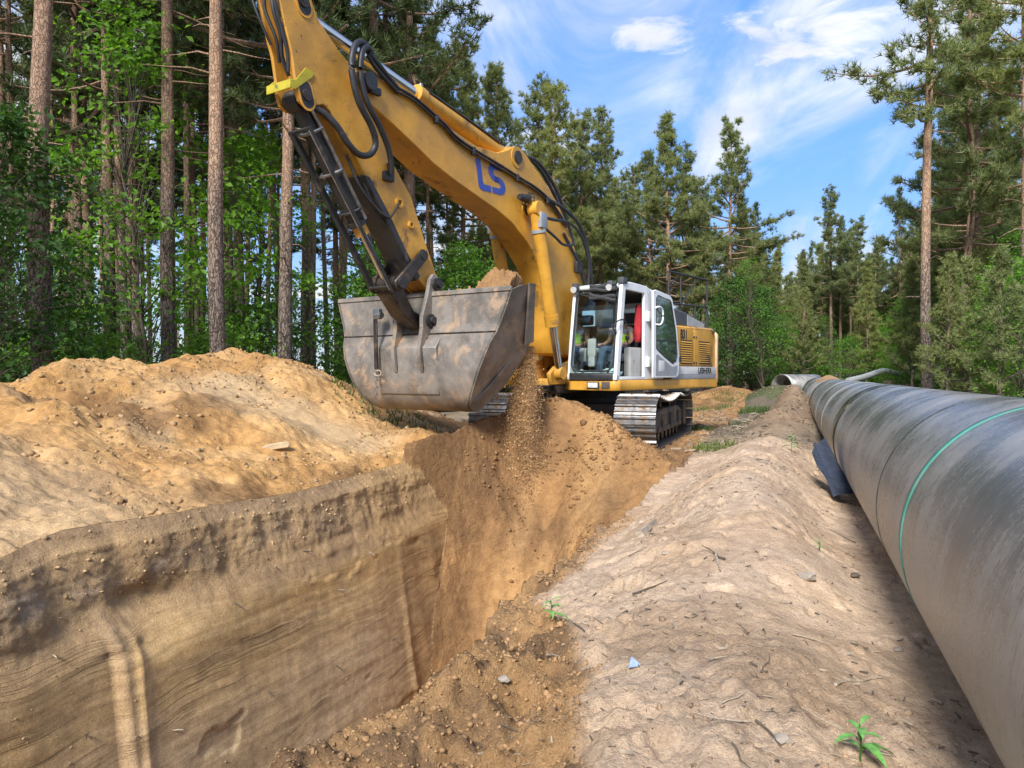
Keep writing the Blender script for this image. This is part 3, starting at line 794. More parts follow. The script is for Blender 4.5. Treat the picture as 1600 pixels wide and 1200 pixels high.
# ------------------------------------------------------------------ the excavator (local x forward, y to its left, z up)
EX, EY, EH = 1.733, 16.521, 0.6027
EROT = math.atan2(-math.cos(EH), -math.sin(EH))
EXM = Matrix.Translation((EX, EY, 0)) @ Matrix.Rotation(EROT, 4, 'Z')
ZG = 0.22                                        # ground under the tracks


def build_excavator():
    root = empty('excavator', (EX, EY, 0), EROT)
    tag(root, 'large yellow crawler excavator with white cab lifting its bucket over the trench', 'excavator')

    def sub(o, **k):
        return tag(o, **k)

    def copy_child(o, parent, M_=None):
        c_ = o.copy(); COL.objects.link(c_); c_.parent = parent
        if M_ is not None:
            c_.matrix_local = M_
        return c_

    # ---------------- undercarriage, turned with the trench
    RT = Matrix.Rotation(math.radians(14.0), 4, 'Z')
    b = MB()
    b.box(-1.2, 1.2, -.75, .75, .62, 1.02, .06, RT)
    b.box(-.95, -.45, -1.2, 1.2, .55, .95, .05, RT); b.box(.45, .95, -1.2, 1.2, .55, .95, .05, RT)
    b.obj('carbody', MT['track'], root)
    b = MB(); b.tube([(0, 0, 1.0), (0, 0, 1.12), (0, 0, 1.12), (0, 0, 1.30)], [.82, .82, .70, .70], 40); b.obj('slewing_ring', MT['black'], root)

    # path of the shoes round idler, sagging top run, sprocket
    r_i, r_s, x_i, x_s, zc = .47, .45, 2.05, -2.05, ZG + .03 + .47
    path = []
    for k in range(13):
        t_ = -math.pi / 2 + math.pi * k / 12; path.append((x_i + r_i * math.cos(t_), zc + r_i * math.sin(t_)))
    for k in range(1, 24):
        f = k / 24
        sag = -.11 * math.sin(math.pi * min(1, f / .62)) ** 1 if f < .62 else -.05 * math.sin(math.pi * (f - .62) / .38)
        path.append((x_i + (x_s - x_i) * f, zc + r_i + (r_s - r_i) * f + sag))
    for k in range(13):
        t_ = math.pi / 2 + math.pi * k / 12; path.append((x_s + r_s * math.cos(t_), zc + r_s * math.sin(t_)))
    for k in range(1, 24):
        f = k / 24; path.append((x_s + (x_i - x_s) * f, zc - r_s + (r_s - r_i) * f))
    P = np.array(path + [path[0]]); seg = np.linalg.norm(np.diff(P, axis=0), axis=1); cum = np.concatenate([[0], np.cumsum(seg)])
    NS = 50; L = cum[-1]
    b = MB()
    pitch = L / NS
    # one grouser shoe: plate with three bars, its outer side up
    b.prism([(-pitch * .46, -.012), (pitch * .46, -.012), (pitch * .46, .008), (pitch * .40, .010), (pitch * .36, .050), (pitch * .24, .050), (pitch * .18, .010),
             (-pitch * .10, .010), (-pitch * .14, .036), (-pitch * .24, .036), (-pitch * .30, .010), (-pitch * .46, .004)], -.375, .375)
    shoe_me = b.mesh('track_shoe', MT['shoe'], 30)
    for side in (1, -1):
        yc = side * 1.42
        b = MB()
        b.prism([(-1.75, zc - .25), (1.65, zc - .25), (1.75, zc - .05), (1.6, zc + .16), (.5, zc + .20), (-1.3, zc + .20), (-1.75, zc + .1)], yc - .22, yc + .22, .03, RT)
        b.box(-1.5, 1.45, yc + .20 * side - .03, yc + .20 * side + .05, zc - .24, zc - .14, .015, RT)
        for x_ in (-1.05, .0, 1.0):
            b.box(x_ - .04, x_ + .04, yc + side * .2 - .02, yc + side * .27, zc - .2, zc + .1, .01, RT)
        tr = b.obj('crawler_track', MT['track'], root)
        b = MB()
        vs = b.disc_y(x_i, zc, r_i - .07, yc - .12, yc + .12, 26); b.disc_y(x_i, zc, .12, yc - .2, yc + .2, 14)
        o_ = b.obj('idler_wheel', MT['track'], tr); o_.data.transform(RT)
        b = MB(); n = 20
        b.prism([(x_s + (r_s - (.03 if k % 2 else .10)) * math.cos(2 * math.pi * k / (2 * n)), zc + (r_s - (.03 if k % 2 else .10)) * math.sin(2 * math.pi * k / (2 * n))) for k in range(2 * n)], yc - .07, yc + .07)
        b.disc_y(x_s, zc, .28, yc - .25, yc + .25, 20)
        o_ = b.obj('drive_sprocket', MT['track'], tr); o_.data.transform(RT)
        for k in range(7):
            b = MB(); b.disc_y(-1.4 + k * .47, ZG + .17, .11, yc - .16, yc + .16, 14); o_ = b.obj('track_roller', MT['grease'], tr); o_.data.transform(RT)
        for k in range(2):
            b = MB(); b.disc_y(-.55 + k * 1.15, zc + .28, .07, yc - .14, yc + .14, 12); o_ = b.obj('carrier_roller', MT['grease'], tr); o_.data.transform(RT)
        for k in range(NS):
            d = (k + .5) * pitch; i = int(np.searchsorted(cum, d) - 1); t_ = (d - cum[i]) / seg[i]
            p = P[i] * (1 - t_) + P[i + 1] * t_
            d0 = (d - .06) % L; d1 = (d + .06) % L
            pa = np.array([np.interp(d0, cum, P[:, 0]), np.interp(d0, cum, P[:, 1])]); pb = np.array([np.interp(d1, cum, P[:, 0]), np.interp(d1, cum, P[:, 1])])
            ang = math.atan2(pb[1] - pa[1], pb[0] - pa[0])
            o_ = link('track_shoe', shoe_me, tr)
            # outer side of the shoe looks away from the loop
            o_.matrix_local = RT @ Matrix.Translation((p[0], yc, p[1])) @ Matrix.Rotation(-ang, 4, 'Y') @ Matrix.Rotation(math.pi, 4, 'X')

    # ---------------- upper structure
    b = MB()
    b.box(-3.30, 1.25, -1.42, 1.38, 1.30, 1.49, .02)
    b.box(-.5, 1.3, -.42, .40, 1.49, 1.75, .02)
    b.obj('revolving_deck', MT['black'], root)
    b = MB()
    b.prism([(1.83, .40), (1.83, 1.44), (1.75, 1.535), (-3.42, 1.535), (-3.42, 1.40), (1.30, 1.40), (1.30, .40)], 1.295, 1.492, .015, axis='z')
    sk = b.obj('side_skirt', MT['yellow'], root)
    b = MB(); b.box(1.825, 1.85, .60 + .28, .60 + .28 + .26, 1.33, 1.46, .01); lf = b.obj('lamp_housing', MT['black'], sk)
    b = MB(); b.box(1.845, 1.862, .905, 1.115, 1.35, 1.445, .008); b.obj('lamp_lens', MT['lamp'], sk)
    b = MB(); b.box(1.826, 1.845, 1.19, 1.36, 1.33, 1.46, .01); b.obj('step_recess', MT['track'], sk)
    b = MB()
    b.box(-1.2, 1.25, -1.50, -.58, 1.30, 2.10, .07); b.box(-1.2, .35, -1.50, -.60, 2.10, 2.42, .06)
    tb = b.obj('tool_box', MT['yellow'], root)
    b = MB()
    b.tube(spline([(1.15, -.60, 2.10), (1.15, -.60, 2.75), (1.05, -.6, 2.9), (.3, -.6, 2.95), (.2, -.6, 2.42)], 5), .022, 8)
    b.tube(spline([(1.15, -1.42, 2.10), (1.15, -1.42, 2.75), (1.05, -1.42, 2.9), (.3, -1.42, 2.95), (.2, -1.42, 2.42)], 5), .022, 8)
    b.obj('hand_rail', MT['black'], tb)
    b = MB()   # brackets that carry the boom foot
    for y0, y1 in ((-.44, -.34), (.33, .42)):
        b.prism([(-.4, 1.45), (2.35, 1.40), (2.42, 1.62), (2.2, 1.75), (1.5, 1.9), (1.0, 2.35), (.65, 2.35), (.1, 1.8), (-.4, 1.7)], y0, y1, .015)
    b.box(1.4, 2.2, -.34, .33, 1.36, 1.52, .02)
    b.obj('boom_bracket', MT['yellow_worn'], root)
    b = MB()
    b.prism([(1.25, 1.24), (2.15, 1.24), (2.25, 1.4), (1.25, 1.4)], -.5, .41, .02)
    b.obj('slew_guard', MT['black'], root)

    # ---------------- counterweight, engine housing
    b = MB()
    b.prism([(-3.42, 1.52), (-3.62, 1.50), (-3.80, 1.25), (-3.92, .6), (-3.95, 0), (-3.92, -.6), (-3.80, -1.25), (-3.62, -1.50), (-3.42, -1.52)], 1.36, 2.62, .06, axis='z')
    b.obj('counterweight', MT['sunlit_weight'], root)
    b = MB()
    b.prism([(-.70, 1.49), (-3.40, 1.49), (-3.40, 2.62), (-3.28, 2.70), (-1.0, 2.66), (-.70, 2.60)], .30, 1.49, .04)
    b.prism([(-.95, 1.49), (-3.40, 1.49), (-3.40, 2.60), (-.95, 2.60)], -1.49, .28, .05)
    hs = b.obj('engine_housing', MT['yellow'], root)
    for u0, u1 in ((-.98, -1.94), (-1.98, -3.16)):
        b = MB(); b.box(u1, u0, 1.488, 1.512, 1.80, 2.60, .008); b.obj('service_door', MT['yellow'], hs)
    for (u0, u1, z0, z1, n) in ((-1.20, -1.80, 1.85, 2.34, 10), (-2.28, -2.95, 1.86, 2.34, 10)):
        b = MB(); b.box(u1 - .02, u0 + .02, 1.508, 1.516, z0 - .02, z1 + .02); b.obj('grille_backing', MT['ink'], hs)
        for k in range(n):
            z = z0 + (k + .5) * (z1 - z0) / n
            b = MB(); b.prism([(1.516, z - .012), (1.532, z - .020), (1.535, z - .014), (1.518, z + .012)], u1, u0, axis='x'); b.obj('grille_slat', MT['yellow'], hs)
    for u, z in ((-1.98, 2.44), (-2.10, 2.44), (-1.98, 1.86), (-2.10, 1.86)):
        b = MB(); b.rod((u, 1.50, z), (u, 1.525, z), .022, 10); b.obj('door_latch', MT['black'], hs)
    b = MB(); b.box(-3.38, -.70, 1.488, 1.508, 1.50, 1.60, .004); b.obj('sill_strip', MT['grey_panel'], hs)
    b = MB(); b.box(-3.38, -.70, 1.488, 1.510, 1.604, 1.775, .004); ns_ = b.obj('name_strip', MT['strip'], hs)
    b = MB(); b.box(-3.22, -3.12, 1.49, 1.55, 2.56, 2.66, .03); b.obj('lifting_eye', MT['grease'], hs)
    # upper hood with cooling slots
    b = MB()
    b.prism([(-.85, 2.66), (-3.25, 2.66), (-3.05, 2.83), (-1.9, 3.0), (-.85, 3.08)], .20, 1.36, .04)
    hd = b.obj('engine_hood', MT['dark_grey'], root)
    for k in range(16):
        u = -1.95 - k * .068
        zt = np.interp(-u, [.85, 1.9, 3.05], [3.08, 3.0, 2.83])
        b = MB(); b.box(u - .02, u + .012, 1.355, 1.372, 2.70, zt - .05); b.obj('hood_slot', MT['grey_panel'], hd)
    # walkway railing on the roof
    b = MB()
    up = [(-1.02, 1.30), (-1.70, 1.30), (-3.34, 1.30)]
    for u, v in up:
        b.rod((u, v, 2.64), (u, v, 3.83 + (-u - 1.0) * .018), .026, 8)
    b.tube([(-1.02, 1.30, 3.83), (-3.34, 1.30, 3.87)], .026, 8); b.tube([(-1.02, 1.30, 3.14), (-3.34, 1.30, 3.22)], .020, 8)
    b.tube([(-1.15, 1.30, 2.78), (-2.75, 1.30, 3.86)], .020, 8)
    b.rod((-2.55, 1.30, 2.66), (-2.55, 1.30, 3.19), .030, 8)
    b.obj('roof_railing', MT['ink'], root)

    # ---------------- cab
    cabw = MT['white']
    y0, y1 = .44, 1.50
    cab = None
    b = MB()
    # left side frame with the open doorway
    b.prism([(1.84, 1.50), (1.72, 1.50), (1.60, 2.25), (1.46, 3.20), (.62, 3.20), (.62, 1.50), (.36, 1.50), (.36, 3.30), (.50, 3.345), (1.20, 3.36), (1.50, 3.345), (1.60, 3.28), (1.76, 2.2)], y1 - .07, y1, .012)
    b.box(.60, 1.74, y1 - .075, y1 - .001, 1.50, 1.56, .008)
    b.prism([(-.30, 1.50), (.37, 1.50), (.37, 3.30), (-.05, 3.27), (-.30, 3.20)], y1 - .065, y1 - .004, .012)
    # right side frame
    b.prism([(1.84, 1.50), (1.72, 1.50), (1.60, 2.25), (1.46, 3.17), (-.15, 3.12), (-.15, 1.50), (-.30, 1.50), (-.30, 3.18), (.50, 3.30), (1.20, 3.31), (1.50, 3.29), (1.60, 3.22), (1.76, 2.2)], y0, y0 + .06, .012)
    # roof, header, sill, back
    b.prism([(1.56, 3.22), (1.58, 3.29), (1.25, 3.36), (.5, 3.35), (-.30, 3.24), (-.30, 3.14), (.5, 3.22)], y0 + .03, y1 - .03, .02)
    b.box(1.74, 1.84, y0, y1, 1.495, 1.60, .012)
    b.box(-.30, -.24, y0 + .06, y1 - .06, 1.50, 2.25, .01); b.box(-.30, -.24, y0 + .05, y1 - .05, 3.0, 3.16, .01)
    b.box(-.30, -.25, y0 + .05, y0 + .14, 2.25, 3.0); b.box(-.30, -.25, y1 - .14, y1 - .05, 2.25, 3.0)
    cab = b.obj('cab', cabw, root)
    b = MB(); b.box(-.25, 1.74, y0 + .06, y1 - .08, 1.495, 1.53, .005); b.obj('cab_floor', MT['liner'], cab)
    b = MB(); b.prism([(1.46, 3.17), (.5, 3.19), (-.24, 3.10), (-.24, 3.13), (.5, 3.215), (1.5, 3.21)], y0 + .07, y1 - .08); b.obj('roof_liner', MT['liner'], cab)
    # windscreen with its black surround
    fr = [(1.86, 1.60), (1.775, 2.2), (1.60, 3.24)]
    b = MB()
    A_ = [(u - .03, y0 + .06, z) for u, z in fr]; B_ = [(u - .03, y1 - .06, z) for u, z in fr]
    b.loft(A_, B_); ws = b.obj('windscreen', MT['glass'], cab)
    def on_front(v, z):
        return (float(np.interp(z, [1.6, 2.2, 3.24], [1.86, 1.775, 1.60])) - .022, v, z)
    b = MB()
    rim = []
    v_a, v_b, z_a, z_b = y0 + .085, y1 - .085, 1.66, 3.16
    for cx_, cz_, a0 in ((v_b - .1, z_b - .1, 0), (v_a + .1, z_b - .1, 90), (v_a + .16, z_a + .16, 180), (v_b - .16, z_a + .16, 270)):
        for k in range(5):
            t_ = math.radians(a0 + k * 22.5); rr = .1 if a0 < 180 else .16
            rim.append(on_front(cx_ + rr * math.cos(t_), cz_ + rr * math.sin(t_)))
    b.tube(rim + [rim[0]], .020, 6, cap=False); b.obj('windscreen_seal', MT['rubber'], ws)
    b = MB(); b.prism([(1.845, 1.50), (1.87, 1.50), (1.875, 1.60), (1.852, 1.63), (1.84, 1.63)], y0 + .07, y1 - .07, .004); b.obj('lower_front_panel', MT['ink'], cab)
    b = MB(); b.tube([on_front(.75, 1.69), on_front(.80, 2.3)], .007, 6); b.obj('wiper', MT['ink'], ws)
    # side and rear glass on the far side
    b = MB(); b.loft([(1.70, y0 + .03, 1.52), (1.58, y0 + .03, 2.25), (1.45, y0 + .03, 3.17)], [(-.15, y0 + .03, 1.52), (-.15, y0 + .03, 2.25), (-.15, y0 + .03, 3.12)]); b.obj('side_window', MT['glass'], cab)
    b = MB(); b.loft([(-.27, y0 + .14, 2.25), (-.27, y0 + .14, 3.0)], [(-.27, y1 - .14, 2.25), (-.27, y1 - .14, 3.0)]); b.obj('rear_window', MT['glass'], cab)
    # sun blind bundled under the roof edge, work lights, mirror arm
    b = MB()
    for k in range(5):
        z = 3.285 - .045 * k
        pts = [(1.66 - .018 * abs(math.sin(v * 7 + k)) + .01 * k, v, z + .02 * math.sin(v * 11 + k * 2) - .10 * smooth(.5, 1.4, np.array(v)) * (k > 2)) for v in np.linspace(.85, 1.40, 10)]
        b.tube(pts, .036, 8)
    b.obj('bundled_sunblind', MT['liner'], cab)
    for v in (.52, 1.28):
        b = MB(); b.box(1.58, 1.70, v - .055, v + .055, 3.23, 3.36, .02); wl = b.obj('work_light', MT['dark_grey'], cab)
        b = MB(); b.tube([(1.70, v, 3.235), (1.735, v, 3.225)], [.055, .062], 16); b.obj('light_lens', MT['lamp'], wl)
    b = MB(); b.box(1.44, 1.62, y1 - .10, y1 + .03, 3.30, 3.42, .02); b.obj('roof_corner_cap', MT['dark_grey'], cab)
    b = MB(); b.tube(spline([(1.78, 1.46, 2.42), (1.90, 1.46, 2.44), (1.92, 1.50, 2.52), (1.80, 1.54, 2.60), (1.62, 1.56, 2.60), (1.55, 1.56, 2.45)], 5), .014, 8); b.obj('grab_bracket', MT['ink'], cab)
    b = MB(); b.box(1.80, 1.84, 1.34, 1.48, 2.41, 2.46, .01); b.obj('windscreen_latch', MT['steel'], cab)
    for z in (1.85, 2.75):
        b = MB(); b.box(.47, .57, y1 - .002, y1 + .060, z - .10, z + .10, .01); b.obj('door_hinge', cabw, cab)
    # the door, folded back flat against the side
    DY = 1.575
    dm = lambda u: .47 + (u - .26) * 1.10                      # folded back from the door post
    outline = [(.26, 1.53), (.26, 3.26), (.14, 3.29), (-.50, 3.23), (-.60, 3.17), (-.84, 2.55), (-.96, 1.90), (-.95, 1.86), (-.90, 1.58), (-.80, 1.535)]
    b = MB(); b.prism([(dm(x), z) for x, z in outline], DY, DY + .045, .012)
    dr = b.obj('open_door', cabw, cab)
    win = [(.14, 2.12), (.14, 3.12), (.06, 3.18), (-.47, 3.13), (-.53, 3.08), (-.73, 2.52), (-.82, 2.02), (-.76, 1.88), (-.62, 1.83), (-.22, 1.97)]
    b = MB(); b.prism([(dm(x), z) for x, z in win], DY + .040, DY + .049); b.obj('door_window', MT['door_glass'], dr)
    ring = [(dm(x), DY + .048, z) for x, z in win]
    b = MB(); b.tube(ring + [ring[0]], .014, 6, cap=False); b.obj('window_seal', MT['rubber'], dr)
    b = MB(); b.box(dm(-.80), dm(.13), DY + .046, DY + .060, 2.27, 2.295); b.obj('window_bar', MT['rubber'], dr)
    b = MB(); b.prism([(dm(x), z) for x, z in ((.17, 1.58), (.17, 1.98), (.10, 2.01), (-.20, 1.90), (-.60, 1.76), (-.84, 1.80), (-.84, 1.66), (-.78, 1.58))], DY + .043, DY + .053, .003); lp = b.obj('lower_door_panel', MT['grey_panel'], dr)
    b = MB(); b.box(dm(-.22), dm(.04), DY + .052, DY + .056, 1.66, 1.88, .01); b.obj('worn_sticker', MT['strip'], dr)
    b = MB(); b.tube(spline([(dm(x), y, z) for x, y, z in ((.18, DY + .04, 2.92), (.10, DY + .09, 2.95), (-.02, DY + .10, 2.90), (-.04, DY + .10, 2.72), (.06, DY + .10, 2.60), (.16, DY + .04, 2.60))], 5), .018, 8); b.obj('door_handle', cabw, dr)
    b = MB(); b.box(dm(-1.0), dm(-.92), DY + .0, DY + .07, 1.86, 1.98, .012); b.obj('door_lock', MT['ink'], dr)
    # seat, consoles, monitor, controls
    b = MB()
    b.box(.30, .92, .72, 1.22, 1.85, 2.02, .05)
    seat = b.obj('operator_seat', MT['dark_grey'], cab)
    b = MB(); b.box(.15, .30, .72, 1.22, 2.02, 2.62, .05); b.obj('seat_back', MT['dark_grey'], seat)
    b = MB(); b.box(.14, .25, .82, 1.12, 2.64, 2.86, .05); b.obj('headrest', MT['dark_grey'], seat)
    b = MB(); b.box(.40, .85, .80, 1.15, 1.53, 1.85, .03); b.obj('seat_base', MT['liner'], seat)
    b = MB(); b.box(.35, 1.05, 1.25, 1.41, 1.53, 2.13, .05); b.obj('left_console', MT['console'], cab)
    b = MB(); b.box(.30, 1.05, .52, .68, 1.85, 2.13, .04); b.obj('right_console', MT['console'], cab)
    for v in (.60, 1.33):
        b = MB(); b.tube([(.98, v, 2.12), (1.05, v, 2.28)], .012, 8); b.ball((1.06, v, 2.31), .035, 2, (1, 1, 1.4)); b.obj('joystick', MT['ink'], cab)
    b = MB(); b.box(1.30, 1.36, .62, .80, 1.95, 2.30, .04); b.box(1.30, 1.37, .64, .78, 1.75, 1.96, .03); b.obj('monitor_pod', MT['console'], cab)
    for v in (.86, 1.06):
        b = MB(); b.tube([(1.40, v, 1.53), (1.44, v, 1.72), (1.40, v, 1.95)], .012, 6); b.box(1.33, 1.50, v - .05, v + .05, 1.55, 1.57, .005); b.obj('travel_pedal', MT['ink'], cab)

    # ---------------- boom
    top = [(7.10, 5.74), (6.92, 5.762), (6.50, 5.745), (6.04, 5.662), (5.557, 5.556), (5.04, 5.445), (4.466, 5.352), (3.90, 5.385), (3.60, 5.50), (3.40, 5.615), (3.20, 5.64), (3.03, 5.58),
           (2.80, 5.44), (2.355, 5.20), (1.95, 4.92), (1.60, 4.60), (1.222, 4.08), (.962, 3.468), (.83, 2.71), (.80, 2.25), (.72, 2.10)]
    bot = [(.80, 1.95), (.98, 1.86), (1.16, 1.95), (2.0, 2.0), (2.17, 2.40), (2.15, 2.694), (2.241, 3.087), (2.512, 3.612), (2.967, 4.0), (3.479, 4.276), (3.866, 4.399), (4.466, 4.537), (5.04, 4.672),
           (5.557, 4.82), (6.04, 5.02), (6.502, 5.20), (6.90, 5.34), (7.06, 5.37), (7.19, 5.46), (7.24, 5.60), (7.20, 5.69)]
    b = MB(); b.prism(top + bot, -.275, .275, .012)
    boom = b.obj('boom', MT['yellow'], root)
    # raised flange plates along the sides' edges
    for sgn in (1, -1):
        ya, yb = (.276, .292) if sgn > 0 else (-.292, -.276)
        for u, z, r in ((3.30, 5.44, .19), (7.02, 5.60, .155), (2.99, 4.56, .16)):
            b = MB(); b.disc_y(u, z, r, ya, yb, 24); b.obj('pin_boss', MT['yellow'], boom)
    for u, z, r in ((3.30, 5.44, .115), (7.02, 5.60, .085), (2.99, 4.56, .09)):
        b = MB(); b.rod((u, -.40 if r < .1 else -.31, z), (u, .385 if r < .1 else .315, z), r, 20); b.obj('pivot_pin', MT['grease'], boom)
    for sgn in (1, -1):
        b = MB(); b.rod((7.02, .30 * sgn, 5.60), (7.02, .41 * sgn, 5.60), .12, 20)
        b.box(6.80, 7.0, .35 * sgn - .04, .35 * sgn + .03, 5.46, 5.56, .01)
        b.obj('pin_cap', MT['black'], boom)
    # steel pipes and hoses running down the boom's left side
    for k, (off, r) in enumerate(((.06, .024), (.115, .020))):
        pts = [(6.40, .315, 5.77 - off), (6.02, .315, 5.73 - off), (5.39, .315, 5.545 - off), (5.07, .315, 5.41 - off), (4.62, .315, 5.325 - off), (3.9, .315, 5.235 - off), (3.315, .315, 5.15 - off), (2.68, .315, 5.06 - off), (2.2, .315, 4.90 - off), (1.64, .315, 4.58 - off)]
        b = MB(); b.tube(spline(pts, 6), r, 8); b.obj('hydraulic_pipe', MT['grease'], boom)
    for u, z in ((5.55, 5.50), (4.62, 5.235), (3.35, 5.07), (2.35, 4.86)):
        b = MB(); b.box(u - .035, u + .035, .285, .340, z - .065, z + .065, .01); b.obj('pipe_clamp', MT['black'], boom)
    # boom work lamp with a wire cage
    b = MB(); b.rod((3.20, .29, 4.72), (3.20, .42, 4.72), .03, 8); b.tube([(3.42, .40, 4.71), (3.16, .40, 4.72)], [.05, .085], 14)
    wl = b.obj('boom_lamp', MT['ink'], boom)
    b = MB()
    for k in range(4):
        b.rod((3.08, .30 + k * .065, 4.62), (3.08, .30 + k * .065, 4.82), .007, 5); b.rod((3.08, .29, 4.625 + k * .065), (3.08, .50, 4.625 + k * .065), .007, 5)
    for z in (4.62, 4.82):
        b.rod((3.08, .30, z), (3.2, .31, z), .007, 5); b.rod((3.08, .49, z), (3.2, .44, z), .007, 5)
    b.obj('lamp_cage', MT['ink'], wl)
    # lettering on the boom's left face
    def strokes(polys, mat_, name, u0, z0, ux, uz, wx, wz, y=.2775, th=.0035):
        b_ = MB()
        for poly in polys:
            pts = [(u0 + p[0] * ux + p[1] * wx, z0 + p[0] * uz + p[1] * wz) for p in poly]
            b_.prism(pts, y, y + th)
        return b_.obj(name, mat_, boom)
    def arc(cx_, cy_, r, a0, a1, n=6):
        return [(cx_ + r * math.cos(math.radians(a0 + (a1 - a0) * k / n)), cy_ + r * math.sin(math.radians(a0 + (a1 - a0) * k / n))) for k in range(n + 1)]
    Lp = [(0, 1.0), (.20, 1.0), (.20, .27)] + [(.25, .21)] + [(.52, .21), (.52, 0), (.16, 0)] + arc(.14, .14, .14, 270, 180, 4)
    # S as three bars and two bends
    sb_ = [[(.58, .0), (.90, .0)] + arc(.90, .29, .29, -90, 90, 8) + [(.74, .58), (.74, .39), (.88, .39)] + arc(.88, .29, .09, 90, -90, 6) + [(.58, .20)],
           [(1.10, 1.0), (.80, 1.0)] + arc(.80, .695, .305, 90, 270, 8) + [(.92, .39), (.92, .58), (.82, .58)] + arc(.82, .69, .11, 270, 90, 6) + [(1.10, .80)]]
    # the letters follow the boom's slope
    du, dz = Vector((-.97, .04)), Vector((.0, 1.0))
    EXT = dict(u0=4.42, z0=4.655, ux=-.66, uz=.03, wx=.10, wz=.50)
    strokes([Lp], MT['blue'], 'letter_l', **EXT)
    strokes(sb_, MT['blue'], 'letter_s', **EXT)
    strokes([[(.98, 1.02), (1.20, 1.06), (1.06, .86)]], MT['red'], 'red_accent', **dict(EXT))

    # hoist cylinders on both flanks
    for sgn in (1, -1):
        v = .47 * sgn
        p0 = Vector((2.99, v, 4.56)); p1 = Vector((2.16, v, 1.62)); d = (p1 - p0).normalized()
        b = MB()
        b.disc_y(2.99, 4.56, .14, v - .10, v + .10, 20)
        b.rod(p0 + d * .05, p0 + d * 1.95, .118, 22); b.rod(p0 + d * 1.93, p0 + d * 2.14, .137, 22); b.rod(p0 + d * .30, p0 + d * .36, .128, 22)
        hc = b.obj('hoist_cylinder', MT['yellow'], root)
        b = MB(); b.rod(p0 + d * 2.1, p1, .070, 18); b.obj('hoist_piston', MT['chrome'], hc)
        b = MB(); b.disc_y(p1.x, p1.z, .12, v - .09, v + .09, 18); b.obj('piston_eye', MT['yellow_worn'], hc)
        b = MB(); b.box(2.80, 3.02, v + .09 * sgn - .03, v + .09 * sgn + .05, 4.22, 4.50, .02); b.tube([p0 + d * .36 + Vector((0, 0, 0)), p0 + d * .42], .135, 20); b.obj('cylinder_clamp', MT['grey_panel'], hc)

    # crowd cylinder along the top of the boom
    p0 = Vector((3.30, 0, 5.50)); p1 = Vector((8.03, 0, 6.30)); d = (p1 - p0).normalized()
    b = MB(); b.disc_y(p0.x, p0.z, .16, -.13, .13, 20); b.rod(p0 + d * .1, p0 + d * 2.30, .135, 24); b.rod(p0 + d * 2.26, p0 + d * 2.42, .155, 24)
    cc = b.obj('crowd_cylinder', MT['yellow'], root)
    b = MB(); b.rod(p0 + d * 2.3, p1, .085, 20); b.obj('crowd_piston', MT['chrome'], cc)
    b = MB(); b.disc_y(p1.x, p1.z, .15, -.12, .12, 18); b.obj('piston_eye', MT['grease'], cc)
    b = MB(); b.tube([p0 + d * 2.30 + Vector((0, .10, .10)), p0 + d * 1.2 + Vector((0, .10, .11)), p0 + d * .3 + Vector((0, .12, .10))], .026, 8); b.tube([p0 + d * 2.34 + Vector((0, -.1, .1)), p0 + d * .4 + Vector((0, -.12, .10))], .026, 8); b.obj('oil_pipe', MT['grease'], cc)
    b = MB(); b.rod(p0 + d * 2.28 + Vector((0, 0, .12)), p0 + d * 2.28 + Vector((0, 0, .22)), .035, 10); b.obj('hose_union', MT['steel'], cc)

    # ---------------- stick
    left = [(8.47, 6.55), (8.46, 6.392), (8.378, 6.171), (8.31, 5.927), (8.21, 5.634), (8.16, 5.353), (8.15, 5.179), (8.099, 5.048), (7.975, 5.002), (7.838, 5.066), (7.687, 5.126), (7.577, 5.073), (7.453, 4.911), (7.35, 4.775),
            (7.198, 4.673), (6.994, 4.421), (6.834, 4.25), (6.617, 3.992), (6.407, 3.715), (6.079, 3.281), (5.823, 3.03), (5.60, 2.87), (5.45, 2.83)]
    right = [(5.32, 2.90), (5.30, 3.03), (5.45, 3.189), (5.572, 3.422), (5.735, 3.713), (5.852, 3.956), (5.995, 4.238), (6.354, 4.626), (6.43, 4.846), (6.617, 5.051), (6.80, 5.20), (6.86, 5.55), (6.98, 5.74),
             (7.20, 5.80), (7.373, 5.888), (7.599, 6.056), (7.785, 6.206), (7.88, 6.40), (7.95, 6.55), (8.08, 6.64), (8.30, 6.66)]
    b = MB()
    for ya, yb in ((.155, .205), (-.205, -.155)):
        b.prism(left + right, ya, yb, .010)
    core = [(8.12, 6.20), (8.05, 5.75), (7.90, 5.25), (7.50, 5.04), (7.28, 4.70), (6.92, 4.36), (6.53, 3.90), (6.33, 3.64), (6.0, 3.22), (5.74, 2.98), (5.50, 2.86), (5.36, 2.92), (5.48, 3.19), (5.60, 3.422), (5.76, 3.713), (5.875, 3.956), (6.02, 4.238), (6.375, 4.626), (6.45, 4.846),
            (6.64, 5.05), (6.82, 5.2), (6.88, 5.54), (7.0, 5.72), (7.373, 5.86), (7.58, 6.02), (7.76, 6.18), (7.85, 6.40)]
    b.prism(core, -.154, .154)
    stick = b.obj('stick', MT['yellow_worn'], root)
    def slot(u, z, ang, l, w, y, th, name, mat_, par):
        b_ = MB(); ca_, sa_ = math.cos(ang), math.sin(ang)
        pts = [(l / 2 + w * math.cos(t), w * math.sin(t)) for t in np.linspace(-math.pi / 2, math.pi / 2, 9)] + [(-l / 2 + w * math.cos(t), w * math.sin(t)) for t in np.linspace(math.pi / 2, 1.5 * math.pi, 9)]
        b_.prism([(u + p[0] * ca_ - p[1] * sa_, z + p[0] * sa_ + p[1] * ca_) for p in pts], y, y + th)
        return b_.obj(name, mat_, par)
